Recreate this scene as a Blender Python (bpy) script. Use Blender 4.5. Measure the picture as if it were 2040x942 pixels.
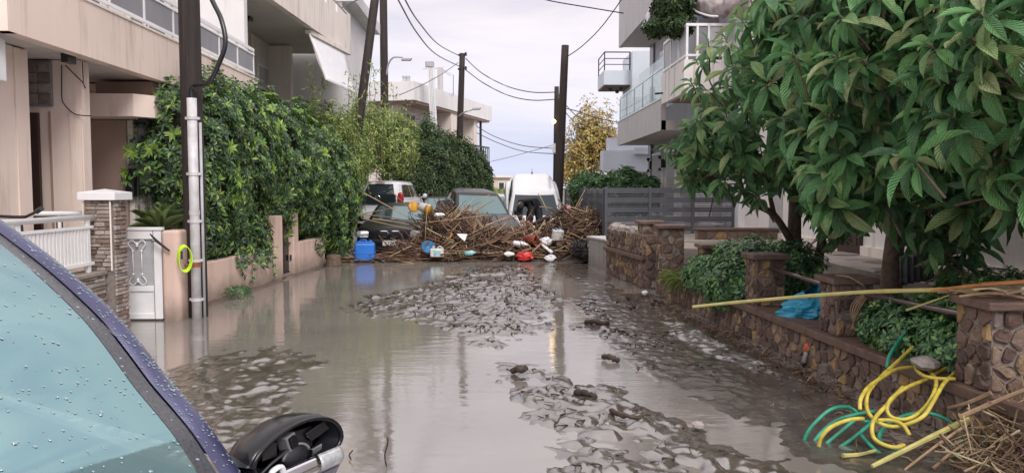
import bpy, math, random
import numpy as np
from mathutils import Vector, Matrix

for o in list(bpy.data.objects):
    bpy.data.objects.remove(o, do_unlink=True)
scn = bpy.context.scene
col = scn.collection
rnd = random.Random(7)
nrs = np.random.RandomState(11)
PI = math.pi

# ------------------------------------------------------------------ camera
F = 1541.0
PITCH = math.atan(93 / F)
YAW = math.atan(35 / F)
CAM_H = 1.65
cd = bpy.data.cameras.new('camera')
cam = bpy.data.objects.new('camera', cd)
col.objects.link(cam)
cam.location = (0, 0, CAM_H)
cam.rotation_euler = (PI / 2 - PITCH, 0, -YAW)
cd.sensor_width = 36
cd.lens = F / 2040 * 36
cd.clip_start = 0.05
cd.clip_end = 3000
scn.camera = cam

# ------------------------------------------------------------------ world: overcast evening sky
SUN_EL, SUN_AZ = 42.0, 157.0        # soft low sun behind the camera, a little to the right
w = bpy.data.worlds.new('World')
scn.world = w
w.use_nodes = True
nt = w.node_tree
for n in list(nt.nodes):
    nt.nodes.remove(n)
def wn(t, **k):
    n = nt.nodes.new(t)
    for a, b in k.items():
        setattr(n, a, b)
    return n
wout = wn('ShaderNodeOutputWorld')
wbg = wn('ShaderNodeBackground')
wbg.inputs['Strength'].default_value = 0.1
sky = wn('ShaderNodeTexSky', sky_type='NISHITA', sun_disc=False)
sky.sun_elevation = math.radians(SUN_EL)
sky.sun_rotation = math.radians(SUN_AZ)
tc = wn('ShaderNodeTexCoord')
mp = wn('ShaderNodeMapping')
mp.inputs['Scale'].default_value = (1.0, 1.0, 4.5)
nz = wn('ShaderNodeTexNoise')
nz.inputs['Scale'].default_value = 2.6
nz.inputs['Detail'].default_value = 7
nz.inputs['Roughness'].default_value = 0.55
nz.inputs['Distortion'].default_value = 0.4
cr = wn('ShaderNodeValToRGB')
cr.color_ramp.elements[0].position = 0.33
cr.color_ramp.elements[0].color = (0, 0, 0, 1)
cr.color_ramp.elements[1].position = 0.53
cr.color_ramp.elements[1].color = (1, 1, 1, 1)
sep = wn('ShaderNodeSeparateXYZ')
er = wn('ShaderNodeValToRGB')            # overcast sky by height: bluish low, pale mauve above
els = er.color_ramp.elements
els[0].position = 0.0;  els[0].color = (0.52, 0.58, 0.75, 1)
els[1].position = 1.0;  els[1].color = (1.32, 1.24, 1.22, 1)
e = els.new(0.10); e.color = (0.65, 0.635, 0.72, 1)
e = els.new(0.24); e.color = (0.725, 0.67, 0.69, 1)
dk = wn('ShaderNodeMix', data_type='RGBA', blend_type='MULTIPLY')
dk.inputs['Factor'].default_value = 1.0
cc = wn('ShaderNodeMix', data_type='RGBA')
cc.inputs['A'].default_value = (0.80, 0.82, 0.89, 1)
cc.inputs['B'].default_value = (1.04, 1.02, 1.01, 1)
sc10 = wn('ShaderNodeMix', data_type='RGBA', blend_type='MULTIPLY')
sc10.inputs['Factor'].default_value = 1.0
sc10.inputs['B'].default_value = (9.4, 9.4, 9.4, 1)
mixs = wn('ShaderNodeMix', data_type='RGBA')
mixs.inputs['Factor'].default_value = 0.93
L = nt.links.new
L(tc.outputs['Generated'], mp.inputs['Vector']); L(mp.outputs[0], nz.inputs['Vector'])
L(nz.outputs['Fac'], cr.inputs['Fac']); L(cr.outputs['Color'], cc.inputs['Factor'])
L(tc.outputs['Generated'], sep.inputs[0]); L(sep.outputs['Z'], er.inputs['Fac'])
L(er.outputs['Color'], dk.inputs['A']); L(cc.outputs['Result'], dk.inputs['B'])
L(dk.outputs['Result'], sc10.inputs['A'])
L(sky.outputs['Color'], mixs.inputs['A']); L(sc10.outputs['Result'], mixs.inputs['B'])
L(mixs.outputs['Result'], wbg.inputs['Color']); L(wbg.outputs[0], wout.inputs['Surface'])

sd = bpy.data.lights.new('sun', 'SUN')
sd.energy = 1.5
sd.angle = math.radians(22)
sd.color = (1.0, 0.95, 0.90)
sun = bpy.data.objects.new('sun', sd)
col.objects.link(sun)
_az, _el = math.radians(SUN_AZ), math.radians(SUN_EL)
_d = Vector((math.sin(_az) * math.cos(_el), math.cos(_az) * math.cos(_el), math.sin(_el)))
sun.rotation_euler = (-_d).to_track_quat('-Z', 'Y').to_euler()
scn.view_settings.view_transform = 'Standard'
scn.view_settings.look = 'None'
scn.view_settings.exposure = 0.60
scn.view_settings.gamma = 1.0
scn.view_settings.use_curve_mapping = False

# ------------------------------------------------------------------ placement helpers
_R = np.array(cam.rotation_euler.to_matrix())
_C = np.array([0, 0, CAM_H])
def ray(px, py):
    return _R @ np.array([(px - 1020) / F, -(py - 471) / F, -1.0])
def at(px, py, Y):
    d = ray(px, py); return Vector(_C + d * (Y / d[1]))
def gp(px, py, z=0.0):
    d = ray(px, py); return Vector(_C + d * ((z - CAM_H) / d[2]))
def atx(px, py, X):
    d = ray(px, py); return Vector(_C + d * (X / d[0]))

# ------------------------------------------------------------------ noise
_tab = np.random.RandomState(3).rand(256, 256)
def vn2(x, y):
    xi = np.floor(x).astype(int); yi = np.floor(y).astype(int)
    fx = x - xi; fy = y - yi
    fx = fx * fx * (3 - 2 * fx); fy = fy * fy * (3 - 2 * fy)
    a = _tab[xi & 255, yi & 255]; b = _tab[(xi + 1) & 255, yi & 255]
    c = _tab[xi & 255, (yi + 1) & 255]; d = _tab[(xi + 1) & 255, (yi + 1) & 255]
    return (a * (1 - fx) + b * fx) * (1 - fy) + (c * (1 - fx) + d * fx) * fy
def fbm(x, y, o=4, g=0.5):
    s = 0; a = 1; t = 0
    for i in range(o):
        s = s + a * vn2(x * 2 ** i + 17.3 * i, y * 2 ** i + 5.1 * i); t += a; a *= g
    return s / t

# ------------------------------------------------------------------ object helpers
def tag(o, label=None, cat=None, group=None, kind=None):
    if label: o['label'] = label
    if cat: o['category'] = cat
    if group: o['group'] = group
    if kind: o['kind'] = kind
    return o
def thing(name, label, cat, loc=(0, 0, 0), rz=0.0, group=None, rot=None):
    o = bpy.data.objects.new(name, None)
    o.empty_display_size = 0.2
    col.objects.link(o)
    o.location = loc
    o.rotation_euler = rot if rot else (0, 0, rz)
    return tag(o, label, cat, group)
def origin_of(p):
    v = Vector((0, 0, 0))
    while p:
        v = v + p.location; p = p.parent
    return v
def linkmesh(name, me, parent=None, mats=None):
    o = bpy.data.objects.new(name, me)
    col.objects.link(o)
    if parent: o.parent = parent
    return o
def arr_mesh(name, V, quads=None, tris=None, m=None, uv=None, smooth=False):
    """fast mesh from numpy arrays; uv is per-vertex"""
    me = bpy.data.meshes.new(name)
    V = np.asarray(V, dtype=np.float32)
    nq = 0 if quads is None else len(quads)
    ntv = 0 if tris is None else len(tris)
    me.vertices.add(len(V)); me.vertices.foreach_set('co', V.ravel())
    li = []; 
    if nq: li.append(np.asarray(quads, dtype=np.int32).ravel())
    if ntv: li.append(np.asarray(tris, dtype=np.int32).ravel())
    li = np.concatenate(li)
    me.loops.add(len(li)); me.loops.foreach_set('vertex_index', li)
    me.polygons.add(nq + ntv)
    st = np.concatenate([np.arange(nq) * 4, nq * 4 + np.arange(ntv) * 3]).astype(np.int32)
    me.polygons.foreach_set('loop_start', st)
    if smooth:
        me.polygons.foreach_set('use_smooth', np.ones(nq + ntv, dtype=bool))
    if uv is not None:
        u = me.uv_layers.new(name='uv')
        u.data.foreach_set('uv', np.asarray(uv, dtype=np.float32)[li].ravel())
    me.update(calc_edges=True); me.validate()
    if m: me.materials.append(m)
    return me

class MB:
    """mesh builder: collects shapes, build() links them as ONE mesh object"""
    def __init__(self): self.v = []; self.f = []
    def add(self, vs, fs):
        n = len(self.v)
        self.v += [tuple(a) for a in vs]
        self.f += [tuple(n + i for i in f) for f in fs]
        return self
    def box(self, a, b):
        x0, y0, z0 = [min(a[i], b[i]) for i in range(3)]
        x1, y1, z1 = [max(a[i], b[i]) for i in range(3)]
        return self.add([(x0,y0,z0),(x1,y0,z0),(x1,y1,z0),(x0,y1,z0),(x0,y0,z1),(x1,y0,z1),(x1,y1,z1),(x0,y1,z1)],
                        [(3,2,1,0),(4,5,6,7),(0,1,5,4),(1,2,6,5),(2,3,7,6),(3,0,4,7)])
    def obox(self, c, ax, ay, az):
        """box by centre and three half-axis vectors"""
        c = Vector(c); ax = Vector(ax); ay = Vector(ay); az = Vector(az)
        P = [c + sx*ax + sy*ay + sz*az for sz in (-1, 1) for sx, sy in ((-1,-1),(1,-1),(1,1),(-1,1))]
        return self.add(P, [(3,2,1,0),(4,5,6,7),(0,1,5,4),(1,2,6,5),(2,3,7,6),(3,0,4,7)])
    def prism(self, poly, z0, z1):
        """vertical prism over an (x,y) polygon (ccw)"""
        n = len(poly)
        vs = [(x, y, z0) for x, y in poly] + [(x, y, z1) for x, y in poly]
        fs = [tuple(range(n - 1, -1, -1)), tuple(range(n, 2 * n))]
        fs += [(i, (i + 1) % n, n + (i + 1) % n, n + i) for i in range(n)]
        return self.add(vs, fs)
    def ext(self, pts, d):
        """extrude a closed 3-D polygon by vector d"""
        n = len(pts); d = Vector(d)
        vs = [Vector(p) for p in pts] + [Vector(p) + d for p in pts]
        fs = [tuple(range(n - 1, -1, -1)), tuple(range(n, 2 * n))]
        fs += [(i, (i + 1) % n, n + (i + 1) % n, n + i) for i in range(n)]
        return self.add(vs, fs)
    def tube(self, pts, r, n=8, caps=True, closed=False):
        pts = [Vector(p) for p in pts]
        m = len(pts)
        rs = r if isinstance(r, (list, tuple)) else [r] * m
        up = Vector((0, 0, 1))
        t0 = (pts[1] - pts[0]).normalized()
        if abs(t0.dot(up)) > 0.95: up = Vector((1, 0, 0))
        u = (up - t0 * up.dot(t0)).normalized()
        vs = []
        for i in range(m):
            if closed: t = (pts[(i + 1) % m] - pts[i - 1]).normalized()
            else: t = (pts[min(i + 1, m - 1)] - pts[max(i - 1, 0)]).normalized()
            u = (u - t * u.dot(t))
            u = u.normalized() if u.length > 1e-6 else Vector((1, 0, 0))
            v = t.cross(u)
            for k in range(n):
                a = 2 * PI * k / n
                vs.append(pts[i] + (u * math.cos(a) + v * math.sin(a)) * rs[i])
        fs = []
        for i in range(m if closed else m - 1):
            j = (i + 1) % m
            for k in range(n):
                fs.append((i*n + k, i*n + (k+1) % n, j*n + (k+1) % n, j*n + k))
        if caps and not closed:
            fs.append(tuple(range(n - 1, -1, -1))); fs.append(tuple((m - 1) * n + k for k in range(n)))
        return self.add(vs, fs)
    def lathe(self, prof, c=(0, 0, 0), n=16, axis=None):
        """prof: list of (r, h) revolved about axis (default z) at c"""
        az = Vector(axis).normalized() if axis else Vector((0, 0, 1))
        ax = az.orthogonal().normalized(); ay = az.cross(ax); c = Vector(c)
        vs = []; fs = []
        for r, h in prof:
            for k in range(n):
                a = 2 * PI * k / n
                vs.append(c + az * h + (ax * math.cos(a) + ay * math.sin(a)) * r)
        for i in range(len(prof) - 1):
            for k in range(n):
                fs.append((i*n + k, i*n + (k+1) % n, (i+1)*n + (k+1) % n, (i+1)*n + k))
        fs.append(tuple(range(n - 1, -1, -1))); fs.append(tuple((len(prof) - 1) * n + k for k in range(n)))
        return self.add(vs, fs)
    def grid(self, fn, nu, nv):
        """surface patch fn(u,v), u,v in 0..1"""
        vs = [fn(i / nu, j / nv) for j in range(nv + 1) for i in range(nu + 1)]
        fs = [(j*(nu+1)+i, j*(nu+1)+i+1, (j+1)*(nu+1)+i+1, (j+1)*(nu+1)+i) for j in range(nv) for i in range(nu)]
        return self.add(vs, fs)
    def build(self, name, m, parent=None, local=False, smooth=False, bev=0, solid=0, sub=0):
        org = Vector((0, 0, 0)) if (local or not parent) else origin_of(parent)
        me = bpy.data.meshes.new(name)
        me.from_pydata([Vector(p) - org for p in self.v], [], self.f)
        me.update()
        if smooth:
            me.polygons.foreach_set('use_smooth', [True] * len(me.polygons))
        if m: me.materials.append(m)
        o = linkmesh(name, me, parent)
        if solid:
            k = o.modifiers.new('solid', 'SOLIDIFY'); k.thickness = solid; k.offset = -1
        if sub:
            k = o.modifiers.new('sub', 'SUBSURF'); k.levels = sub; k.render_levels = sub
        if bev:
            k = o.modifiers.new('bev', 'BEVEL'); k.width = bev; k.segments = 2; k.limit_method = 'ANGLE'
        return o
def solo(mb, name, m, label, cat, group=None, kind=None, **kw):
    o = mb.build(name, m, None, **kw)
    return tag(o, label, cat, group, kind)
def copy_tree(o, parent=None):
    c = o.copy(); col.objects.link(c)
    if parent: c.parent = parent
    for ch in list(o.children): copy_tree(ch, c)
    return c
def lerp(a, b, t): return a + (b - a) * t
def catenary(a, b, sag, n=18):
    a = Vector(a); b = Vector(b)
    return [a.lerp(b, i / n) - Vector((0, 0, sag * 4 * (i / n) * (1 - i / n))) for i in range(n + 1)]
def smooth_path(P, k=6):
    P = [Vector(p) for p in P]; out = []
    for i in range(len(P) - 1):
        p0 = P[max(i - 1, 0)]; p1 = P[i]; p2 = P[i + 1]; p3 = P[min(i + 2, len(P) - 1)]
        for j in range(k):
            t = j / k
            out.append(0.5 * ((2*p1) + (p2 - p0)*t + (2*p0 - 5*p1 + 4*p2 - p3)*t*t + (3*p1 - p0 - 3*p2 + p3)*t**3))
    out.append(P[-1])
    return out

# ------------------------------------------------------------------ materials
def newmat(name):
    m = bpy.data.materials.new(name); m.use_nodes = True
    t = m.node_tree
    return m, t, t.nodes['Principled BSDF'], t.links.new
def nd(t, ty, **k):
    n = t.nodes.new(ty)
    for a, b in k.items(): setattr(n, a, b)
    return n
def noise(t, scale, detail=5, rough=0.55, vec=None, stretch=None):
    g = nd(t, 'ShaderNodeNewGeometry')
    n = nd(t, 'ShaderNodeTexNoise')
    n.inputs['Scale'].default_value = scale; n.inputs['Detail'].default_value = detail
    n.inputs['Roughness'].default_value = rough
    if stretch:
        mpn = nd(t, 'ShaderNodeMapping'); mpn.inputs['Scale'].default_value = stretch
        t.links.new(g.outputs['Position'], mpn.inputs['Vector']); t.links.new(mpn.outputs[0], n.inputs['Vector'])
    else:
        t.links.new(g.outputs['Position'], n.inputs['Vector'])
    return n.outputs['Fac']
def ramp(t, fac, stops):
    r = nd(t, 'ShaderNodeValToRGB')
    e = r.color_ramp.elements
    e[0].position, e[0].color = stops[0][0], (*stops[0][1], 1)
    e[1].position, e[1].color = stops[-1][0], (*stops[-1][1], 1)
    for p, c in stops[1:-1]:
        k = e.new(p); k.color = (*c, 1)
    t.links.new(fac, r.inputs['Fac'])
    return r.outputs['Color']
def g3(v): return (v, v, v)
def mixc(t, fac, a, b, mode='MIX'):
    x = nd(t, 'ShaderNodeMix', data_type='RGBA', blend_type=mode)
    for s, v in (('Factor', fac), ('A', a), ('B', b)):
        if isinstance(v, (tuple, list)): x.inputs[s].default_value = (*v, 1) if len(v) == 3 else v
        elif isinstance(v, (int, float)): x.inputs[s].default_value = v
        else: t.links.new(v, x.inputs[s])
    return x.outputs['Result']
def bump(t, h, strength, dist, bsdf):
    b = nd(t, 'ShaderNodeBump')
    b.inputs['Strength'].default_value = strength; b.inputs['Distance'].default_value = dist
    t.links.new(h, b.inputs['Height']); t.links.new(b.outputs[0], bsdf.inputs['Normal'])
def M(name, c, rough=0.6, metal=0.0, var=0.12, scale=6, bumps=0.0, bscale=60, spec=0.5, coat=0.0):
    """plain procedural material: base colour with noise wear, optional fine relief"""
    m, t, b, l = newmat(name)
    lo = tuple(x * (1 - var) for x in c); hi = tuple(min(1, x * (1 + var)) for x in c)
    l(ramp(t, noise(t, scale), [(0.3, lo), (0.7, hi)]), b.inputs['Base Color'])
    b.inputs['Roughness'].default_value = rough; b.inputs['Metallic'].default_value = metal
    b.inputs['Specular IOR Level'].default_value = spec
    if coat: b.inputs['Coat Weight'].default_value = coat; b.inputs['Coat Roughness'].default_value = 0.04
    if bumps: bump(t, noise(t, bscale, 4), bumps, 0.01, b)
    return m
def plaster(name, c, stain=(0.45, 0.40, 0.36), amt=0.45, splash=0.0, splash_h=0.35, rough=0.85):
    """painted render: mottling, vertical rain streaks, optional mud line near the ground"""
    m, t, b, l = newmat(name)
    base = ramp(t, noise(t, 1.7, 6), [(0.3, tuple(x * 0.92 for x in c)), (0.7, c)])
    st = ramp(t, noise(t, 3.2, 6, 0.65, stretch=(1.6, 1.6, 0.16)), [(0.52, g3(0)), (0.74, g3(1))])
    k = nd(t, 'ShaderNodeMath', operation='MULTIPLY'); k.inputs[1].default_value = amt
    l(st, k.inputs[0])
    cc = mixc(t, k.outputs[0], base, tuple(x * s for x, s in zip(c, stain)))
    fine = ramp(t, noise(t, 24, 5, 0.7), [(0.62, g3(0)), (0.8, g3(1))])
    k2 = nd(t, 'ShaderNodeMath', operation='MULTIPLY'); k2.inputs[1].default_value = 0.35
    l(fine, k2.inputs[0])
    cc = mixc(t, k2.outputs[0], cc, tuple(x * 0.6 for x in c))
    if splash:
        g = nd(t, 'ShaderNodeNewGeometry'); s = nd(t, 'ShaderNodeSeparateXYZ'); l(g.outputs['Position'], s.inputs[0])
        nn = nd(t, 'ShaderNodeMath', operation='MULTIPLY_ADD'); l(noise(t, 5, 6), nn.inputs[0])
        nn.inputs[1].default_value = -0.35; l(s.outputs['Z'], nn.inputs[2])
        mr = nd(t, 'ShaderNodeMapRange'); l(nn.outputs[0], mr.inputs['Value'])
        mr.inputs['From Min'].default_value = splash_h - 0.17; mr.inputs['From Max'].default_value = -0.17
        mr.inputs['To Min'].default_value = 0; mr.inputs['To Max'].default_value = splash
        cc = mixc(t, mr.outputs[0], cc, (0.16, 0.125, 0.10))
    l(cc, b.inputs['Base Color'])
    b.inputs['Roughness'].default_value = rough
    bump(t, noise(t, 90, 4), 0.25, 0.004, b)
    return m
def leafmat(name, cols, rough=0.42, trans=0.22, veins=False, spec=0.45):
    """leaf: colour differs leaf by leaf, thin and partly translucent"""
    m, t, b, l = newmat(name)
    g = nd(t, 'ShaderNodeNewGeometry')
    c = ramp(t, g.outputs['Random Per Island'], cols)
    c = mixc(t, 0.45, c, ramp(t, noise(t, 3.0, 3), [(0.3, g3(0.6)), (0.7, (1.35, 1.3, 1.2))]), 'MULTIPLY')
    c = mixc(t, 0.5, c, ramp(t, noise(t, 45, 4, .6), [(0.35, (0.75, 0.72, 0.7)), (0.6, g3(1.1))]), 'MULTIPLY')
    if veins:
        uv = nd(t, 'ShaderNodeTexCoord'); s = nd(t, 'ShaderNodeSeparateXYZ'); l(uv.outputs['UV'], s.inputs[0])
        ab = nd(t, 'ShaderNodeMath', operation='SUBTRACT'); ab.inputs[1].default_value = 0.5; l(s.outputs['X'], ab.inputs[0])
        a2 = nd(t, 'ShaderNodeMath', operation='ABSOLUTE'); l(ab.outputs[0], a2.inputs[0])
        ma = nd(t, 'ShaderNodeMath', operation='MULTIPLY_ADD'); l(a2.outputs[0], ma.inputs[0]); ma.inputs[1].default_value = -0.55
        l(s.outputs['Y'], ma.inputs[2])
        mu = nd(t, 'ShaderNodeMath', operation='MULTIPLY'); mu.inputs[1].default_value = 78.0; l(ma.outputs[0], mu.inputs[0])
        si = nd(t, 'ShaderNodeMath', operation='SINE'); l(mu.outputs[0], si.inputs[0])
        bump(t, si.outputs[0], 0.9, 0.006, b)
        rib = ramp(t, a2.outputs[0], [(0.0, g3(1)), (0.045, g3(0))])
        c = mixc(t, rib, c, (0.22, 0.30, 0.11))
    l(c, b.inputs['Base Color'])
    b.inputs['Roughness'].default_value = rough
    b.inputs['Specular IOR Level'].default_value = spec
    tr = nd(t, 'ShaderNodeBsdfTranslucent'); l(c, tr.inputs['Color'])
    mx = nd(t, 'ShaderNodeMixShader'); mx.inputs[0].default_value = trans
    l(b.outputs[0], mx.inputs[1]); l(tr.outputs[0], mx.inputs[2])
    l(mx.outputs[0], t.nodes['Material Output'].inputs['Surface'])
    return m
def objramp(name, stops, rough=0.75, bumps=0.4, bscale=35, scale=14):
    """material whose colour differs object by object (stones, boards)"""
    m, t, b, l = newmat(name)
    oi = nd(t, 'ShaderNodeObjectInfo')
    c = ramp(t, oi.outputs['Random'], stops)
    c = mixc(t, 0.8, c, ramp(t, noise(t, scale, 6, 0.65), [(0.25, g3(0.5)), (0.75, g3(1.3))]), 'MULTIPLY')
    l(c, b.inputs['Base Color']); b.inputs['Roughness'].default_value = rough
    bump(t, noise(t, bscale, 6, 0.6), bumps, 0.02, b)
    return m
def islramp(name, stops, rough=0.7, bumps=0.0):
    """colour differs piece by piece inside one mesh (reeds, litter)"""
    m, t, b, l = newmat(name)
    g = nd(t, 'ShaderNodeNewGeometry')
    c = ramp(t, g.outputs['Random Per Island'], stops)
    c = mixc(t, 0.6, c, ramp(t, noise(t, 9, 4), [(0.25, g3(0.55)), (0.75, g3(1.25))]), 'MULTIPLY')
    l(c, b.inputs['Base Color']); b.inputs['Roughness'].default_value = rough
    return m
def glassmat(name, tint=(0.20, 0.42, 0.46), metal=0.85, rough=0.03, alpha=1.0):
    m, t, b, l = newmat(name)
    b.inputs['Base Color'].default_value = (*tint, 1)
    b.inputs['Metallic'].default_value = metal; b.inputs['Roughness'].default_value = rough
    bump(t, noise(t, 2.0, 2), 0.06, 0.02, b)
    return m

m_pink   = plaster('pink_render', (0.80, 0.665, 0.595), amt=.6)
m_pinkw  = plaster('pink_wall_render', (0.66, 0.49, 0.42), amt=0.55, splash=0.8, splash_h=0.38)
m_brown  = plaster('brown_render', (0.36, 0.26, 0.22), amt=0.2)
m_cream  = plaster('cream_render', (0.78, 0.74, 0.70), amt=0.65)
m_creamp = plaster('warm_cream_render', (0.80, 0.73, 0.675), amt=0.7)
m_white  = plaster('white_render', (0.80, 0.79, 0.80), amt=0.3)
m_greyr  = plaster('grey_render', (0.54, 0.52, 0.53), amt=0.55)
m_greyl  = plaster('light_grey_render', (0.64, 0.63, 0.65), amt=0.5)
m_bluew  = plaster('blue_white_render', (0.62, 0.67, 0.74), amt=0.15)
m_soffit = plaster('soffit_render', (0.60, 0.56, 0.54), amt=0.3)
m_conc   = plaster('cement', (0.33, 0.31, 0.30), amt=0.6, splash=0.5, splash_h=0.3)
m_dirtw  = plaster('dirty_white_render', (0.76, 0.73, 0.71), stain=(0.5, 0.42, 0.36), amt=0.6, splash=0.0)
m_wpaint = M('white_paint', (0.80, 0.80, 0.82), 0.35, var=0.05)
m_wplast = M('white_plastic', (0.78, 0.79, 0.82), 0.4, var=0.06)
m_gpanel = M('grey_balcony_panel', (0.20, 0.20, 0.22), 0.35, var=0.1, scale=3)
m_dark   = M('dark_metal', (0.03, 0.03, 0.034), 0.45)
m_black  = M('black_plastic', (0.014, 0.014, 0.018), 0.3, spec=0.6)
m_glossb = M('gloss_black', (0.008, 0.008, 0.011), 0.2, spec=0.4)
m_fence  = M('slate_grey_fence_paint', (0.092, 0.098, 0.114), 0.42, var=0.12, scale=5)
m_rail   = M('mauve_rail_paint', (0.20, 0.14, 0.15), 0.22, metal=0.55)
m_door   = M('brown_door_wood', (0.045, 0.024, 0.020), 0.5, bumps=0.2)
m_glassd = glassmat('dark_window_glass', (0.05, 0.06, 0.07), 0.3, 0.06)
m_glass  = glassmat('tinted_car_glass', (0.14, 0.205, 0.215), 0.85, 0.04)
m_glassc = glassmat('dark_car_glass', (0.035, 0.048, 0.055), 0.40, 0.04)
m_shut   = M('shutter_grey', (0.42, 0.42, 0.44), 0.5)
m_shutb  = M('shutter_brown', (0.13, 0.075, 0.06), 0.5)
# ================================================================== ground, mud and flood water
def sdpoly(X, Y, poly):
    """signed distance to polygon, positive inside"""
    d = np.full(X.shape, 1e9); ins = np.zeros(X.shape, bool)
    n = len(poly)
    for i in range(n):
        x0, y0 = poly[i]; x1, y1 = poly[(i + 1) % n]
        ex, ey = x1 - x0, y1 - y0
        t = np.clip(((X - x0) * ex + (Y - y0) * ey) / (ex * ex + ey * ey), 0, 1)
        d = np.minimum(d, np.hypot(X - x0 - t * ex, Y - y0 - t * ey))
        c = ((y0 > Y) != (y1 > Y))
        with np.errstate(divide='ignore', invalid='ignore'):
            ins ^= c & (X < ex * (Y - y0) / (ey if ey else 1e-9) + x0)
    return np.where(ins, d, -d)
def sstep(a, b, x):
    t = np.clip((x - a) / (b - a), 0, 1); return t * t * (3 - 2 * t)
_wr = np.random.RandomState(5).rand(256, 256, 3)
def worley(x, y):
    """clod pattern: distance to nearest scattered centre, its height, and gap to the second nearest"""
    xi = np.floor(x).astype(int); yi = np.floor(y).astype(int)
    f1 = np.full(x.shape, 9.0); f2 = np.full(x.shape, 9.0); hh = np.zeros(x.shape)
    for a in (-1, 0, 1):
        for b in (-1, 0, 1):
            r = _wr[(xi + a) & 255, (yi + b) & 255]
            d = np.hypot(xi + a + r[..., 0] - x, yi + b + r[..., 1] - y)
            nearer = d < f1
            f2 = np.where(nearer, f1, np.minimum(f2, d)); hh = np.where(nearer, r[..., 2], hh); f1 = np.where(nearer, d, f1)
    return f1, f2, hh
P_A = [(-3.8, 4.6), (-3.5, 7.4), (-2.8, 8.6), (-1.8, 8.3), (-1.25, 7.2), (-1.15, 6.0), (-1.3, 5.0), (-2.0, 3.6), (-3.0, 3.2)]
P_B = [(-2.6, 10.7), (-1.9, 12.8), (-1.3, 14.6), (-.6, 16.8), (.8, 17.6), (1.4, 14.0), (1.3, 11.2), (.9, 9.0), (.3, 8.3), (-.45, 8.3), (-1.0, 9.3), (-1.9, 10.0)]
P_C = [(-.55, 9.4), (-.35, 7.9), (-.15, 7.0), (-.08, 6.2), (-.02, 5.3), (.0, 4.4), (.0, 3.4), (2.2, 3.4), (2.1, 4.6), (1.75, 5.5), (1.2, 6.4), (.75, 6.9), (.45, 7.6), (.35, 8.4), (.5, 9.2)]
P_D = [(2.6, 15.0), (2.0, 12.5), (1.8, 10.8), (1.55, 8.8), (1.7, 7.4), (2.0, 6.5), (2.25, 5.6), (2.45, 4.6), (2.5, 3.0), (3.4, 3.0), (3.2, 6), (2.8, 12)]
P_F = [(1.4, 12.4), (.9, 11.2), (.85, 9.4), (1.05, 8.2), (.95, 7.2), (1.2, 6.4), (1.5, 5.4), (1.7, 4.4), (1.8, 3.2), (2.9, 3.2), (2.9, 8), (2.6, 12.4)]
P_E = [(.5, 17.6), (2.4, 17.8), (2.5, 12.6), (1.5, 11.0), (1.05, 11.6), (1.0, 13.8)]
ny_, nx_ = 620, 560
ys = 3.0 * np.exp(np.linspace(0, math.log(20.5 / 3.0), ny_))
xs = np.linspace(-4.75, 3.35, nx_)
GX, GY = np.meshgrid(xs, ys)
wob = (fbm(GX * 1.3, GY * 1.3, 4) - .42) * 0.55
wob2 = (fbm(GX * 5 + 9, GY * 5, 3) - .5) * 0.35
def msk(P, soft=.45): return sstep(-soft * .6, soft, sdpoly(GX, GY, P) + wob + wob2)
mA, mB, mC, mD, mE = msk(P_A, .75), msk(P_B, .8), msk(P_C, .8), sstep(-.1, .9, sdpoly(GX, GY, P_D) + wob * .25), msk(P_E, .7)
wx = GX + (fbm(GX * 3, GY * 3, 3) - .5) * .35; wy = GY + (fbm(GX * 3 + 40, GY * 3 + 3, 3) - .5) * .35
f1, f2, hh = worley(wx * 4.2, wy * 3.0)          # clods ~25 cm
g1, g2, gh = worley(wx * 11.0 + 31, wy * 6.6 + 7)  # small clods
clod = sstep(.0, .55, f2 - f1) * (hh * 1.2 - .42)
k1, k2, kh = worley(wx * 21 + 3, wy * 13 + 57)
clod2 = sstep(.0, .62, g2 - g1) * (gh * 1.25 - .45) + .40 * sstep(.0, .6, k2 - k1) * (kh - .4)
fine = fbm(GX * 22, GY * 22, 4) - .5
big = fbm(GX * .9 + 3, GY * .9, 3) - .5
mid = fbm(wx * 5.5, wy * 4.5, 4) - .5
Z = np.full(GX.shape, -0.045)
Z += mA * (0.053 + .014 * clod + .032 * clod2 + .020 * mid + .006 * fine + .015 * big)
Z = np.maximum(Z, -0.045 + mB * (0.053 + .022 * clod + .038 * clod2 + .042 * mid + .007 * fine + .02 * big))
Z = np.maximum(Z, -0.045 + mC * (0.060 + .034 * clod + .036 * clod2 + .080 * mid + .012 * fine + .02 * big))
Z = np.maximum(Z, -0.045 + mE * (0.052 + .010 * clod2 + .018 * mid + .012 * big + .004 * fine))
mF = msk(P_F, .5)
Z = np.maximum(Z, -0.045 + mF * (0.055 + .014 * clod2 + .014 * mid + .008 * fine + .02 * big))
bank = sstep(0, 1.1, sdpoly(GX, GY, P_D) + wob * .25)
Z = np.maximum(Z, -0.045 + mD * (0.060 + .085 * bank + .022 * mid + .026 * clod2 + .026 * fine))
# silt left along the pink wall and by the gate
lw = sstep(.35, 0, GX - (-4.14 + .073 * (GY - 11.2))) * sstep(10.4, 11.2, GY)
Z = np.maximum(Z, -.05 + lw * (.085 + .03 * mid + .02 * fine))
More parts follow.
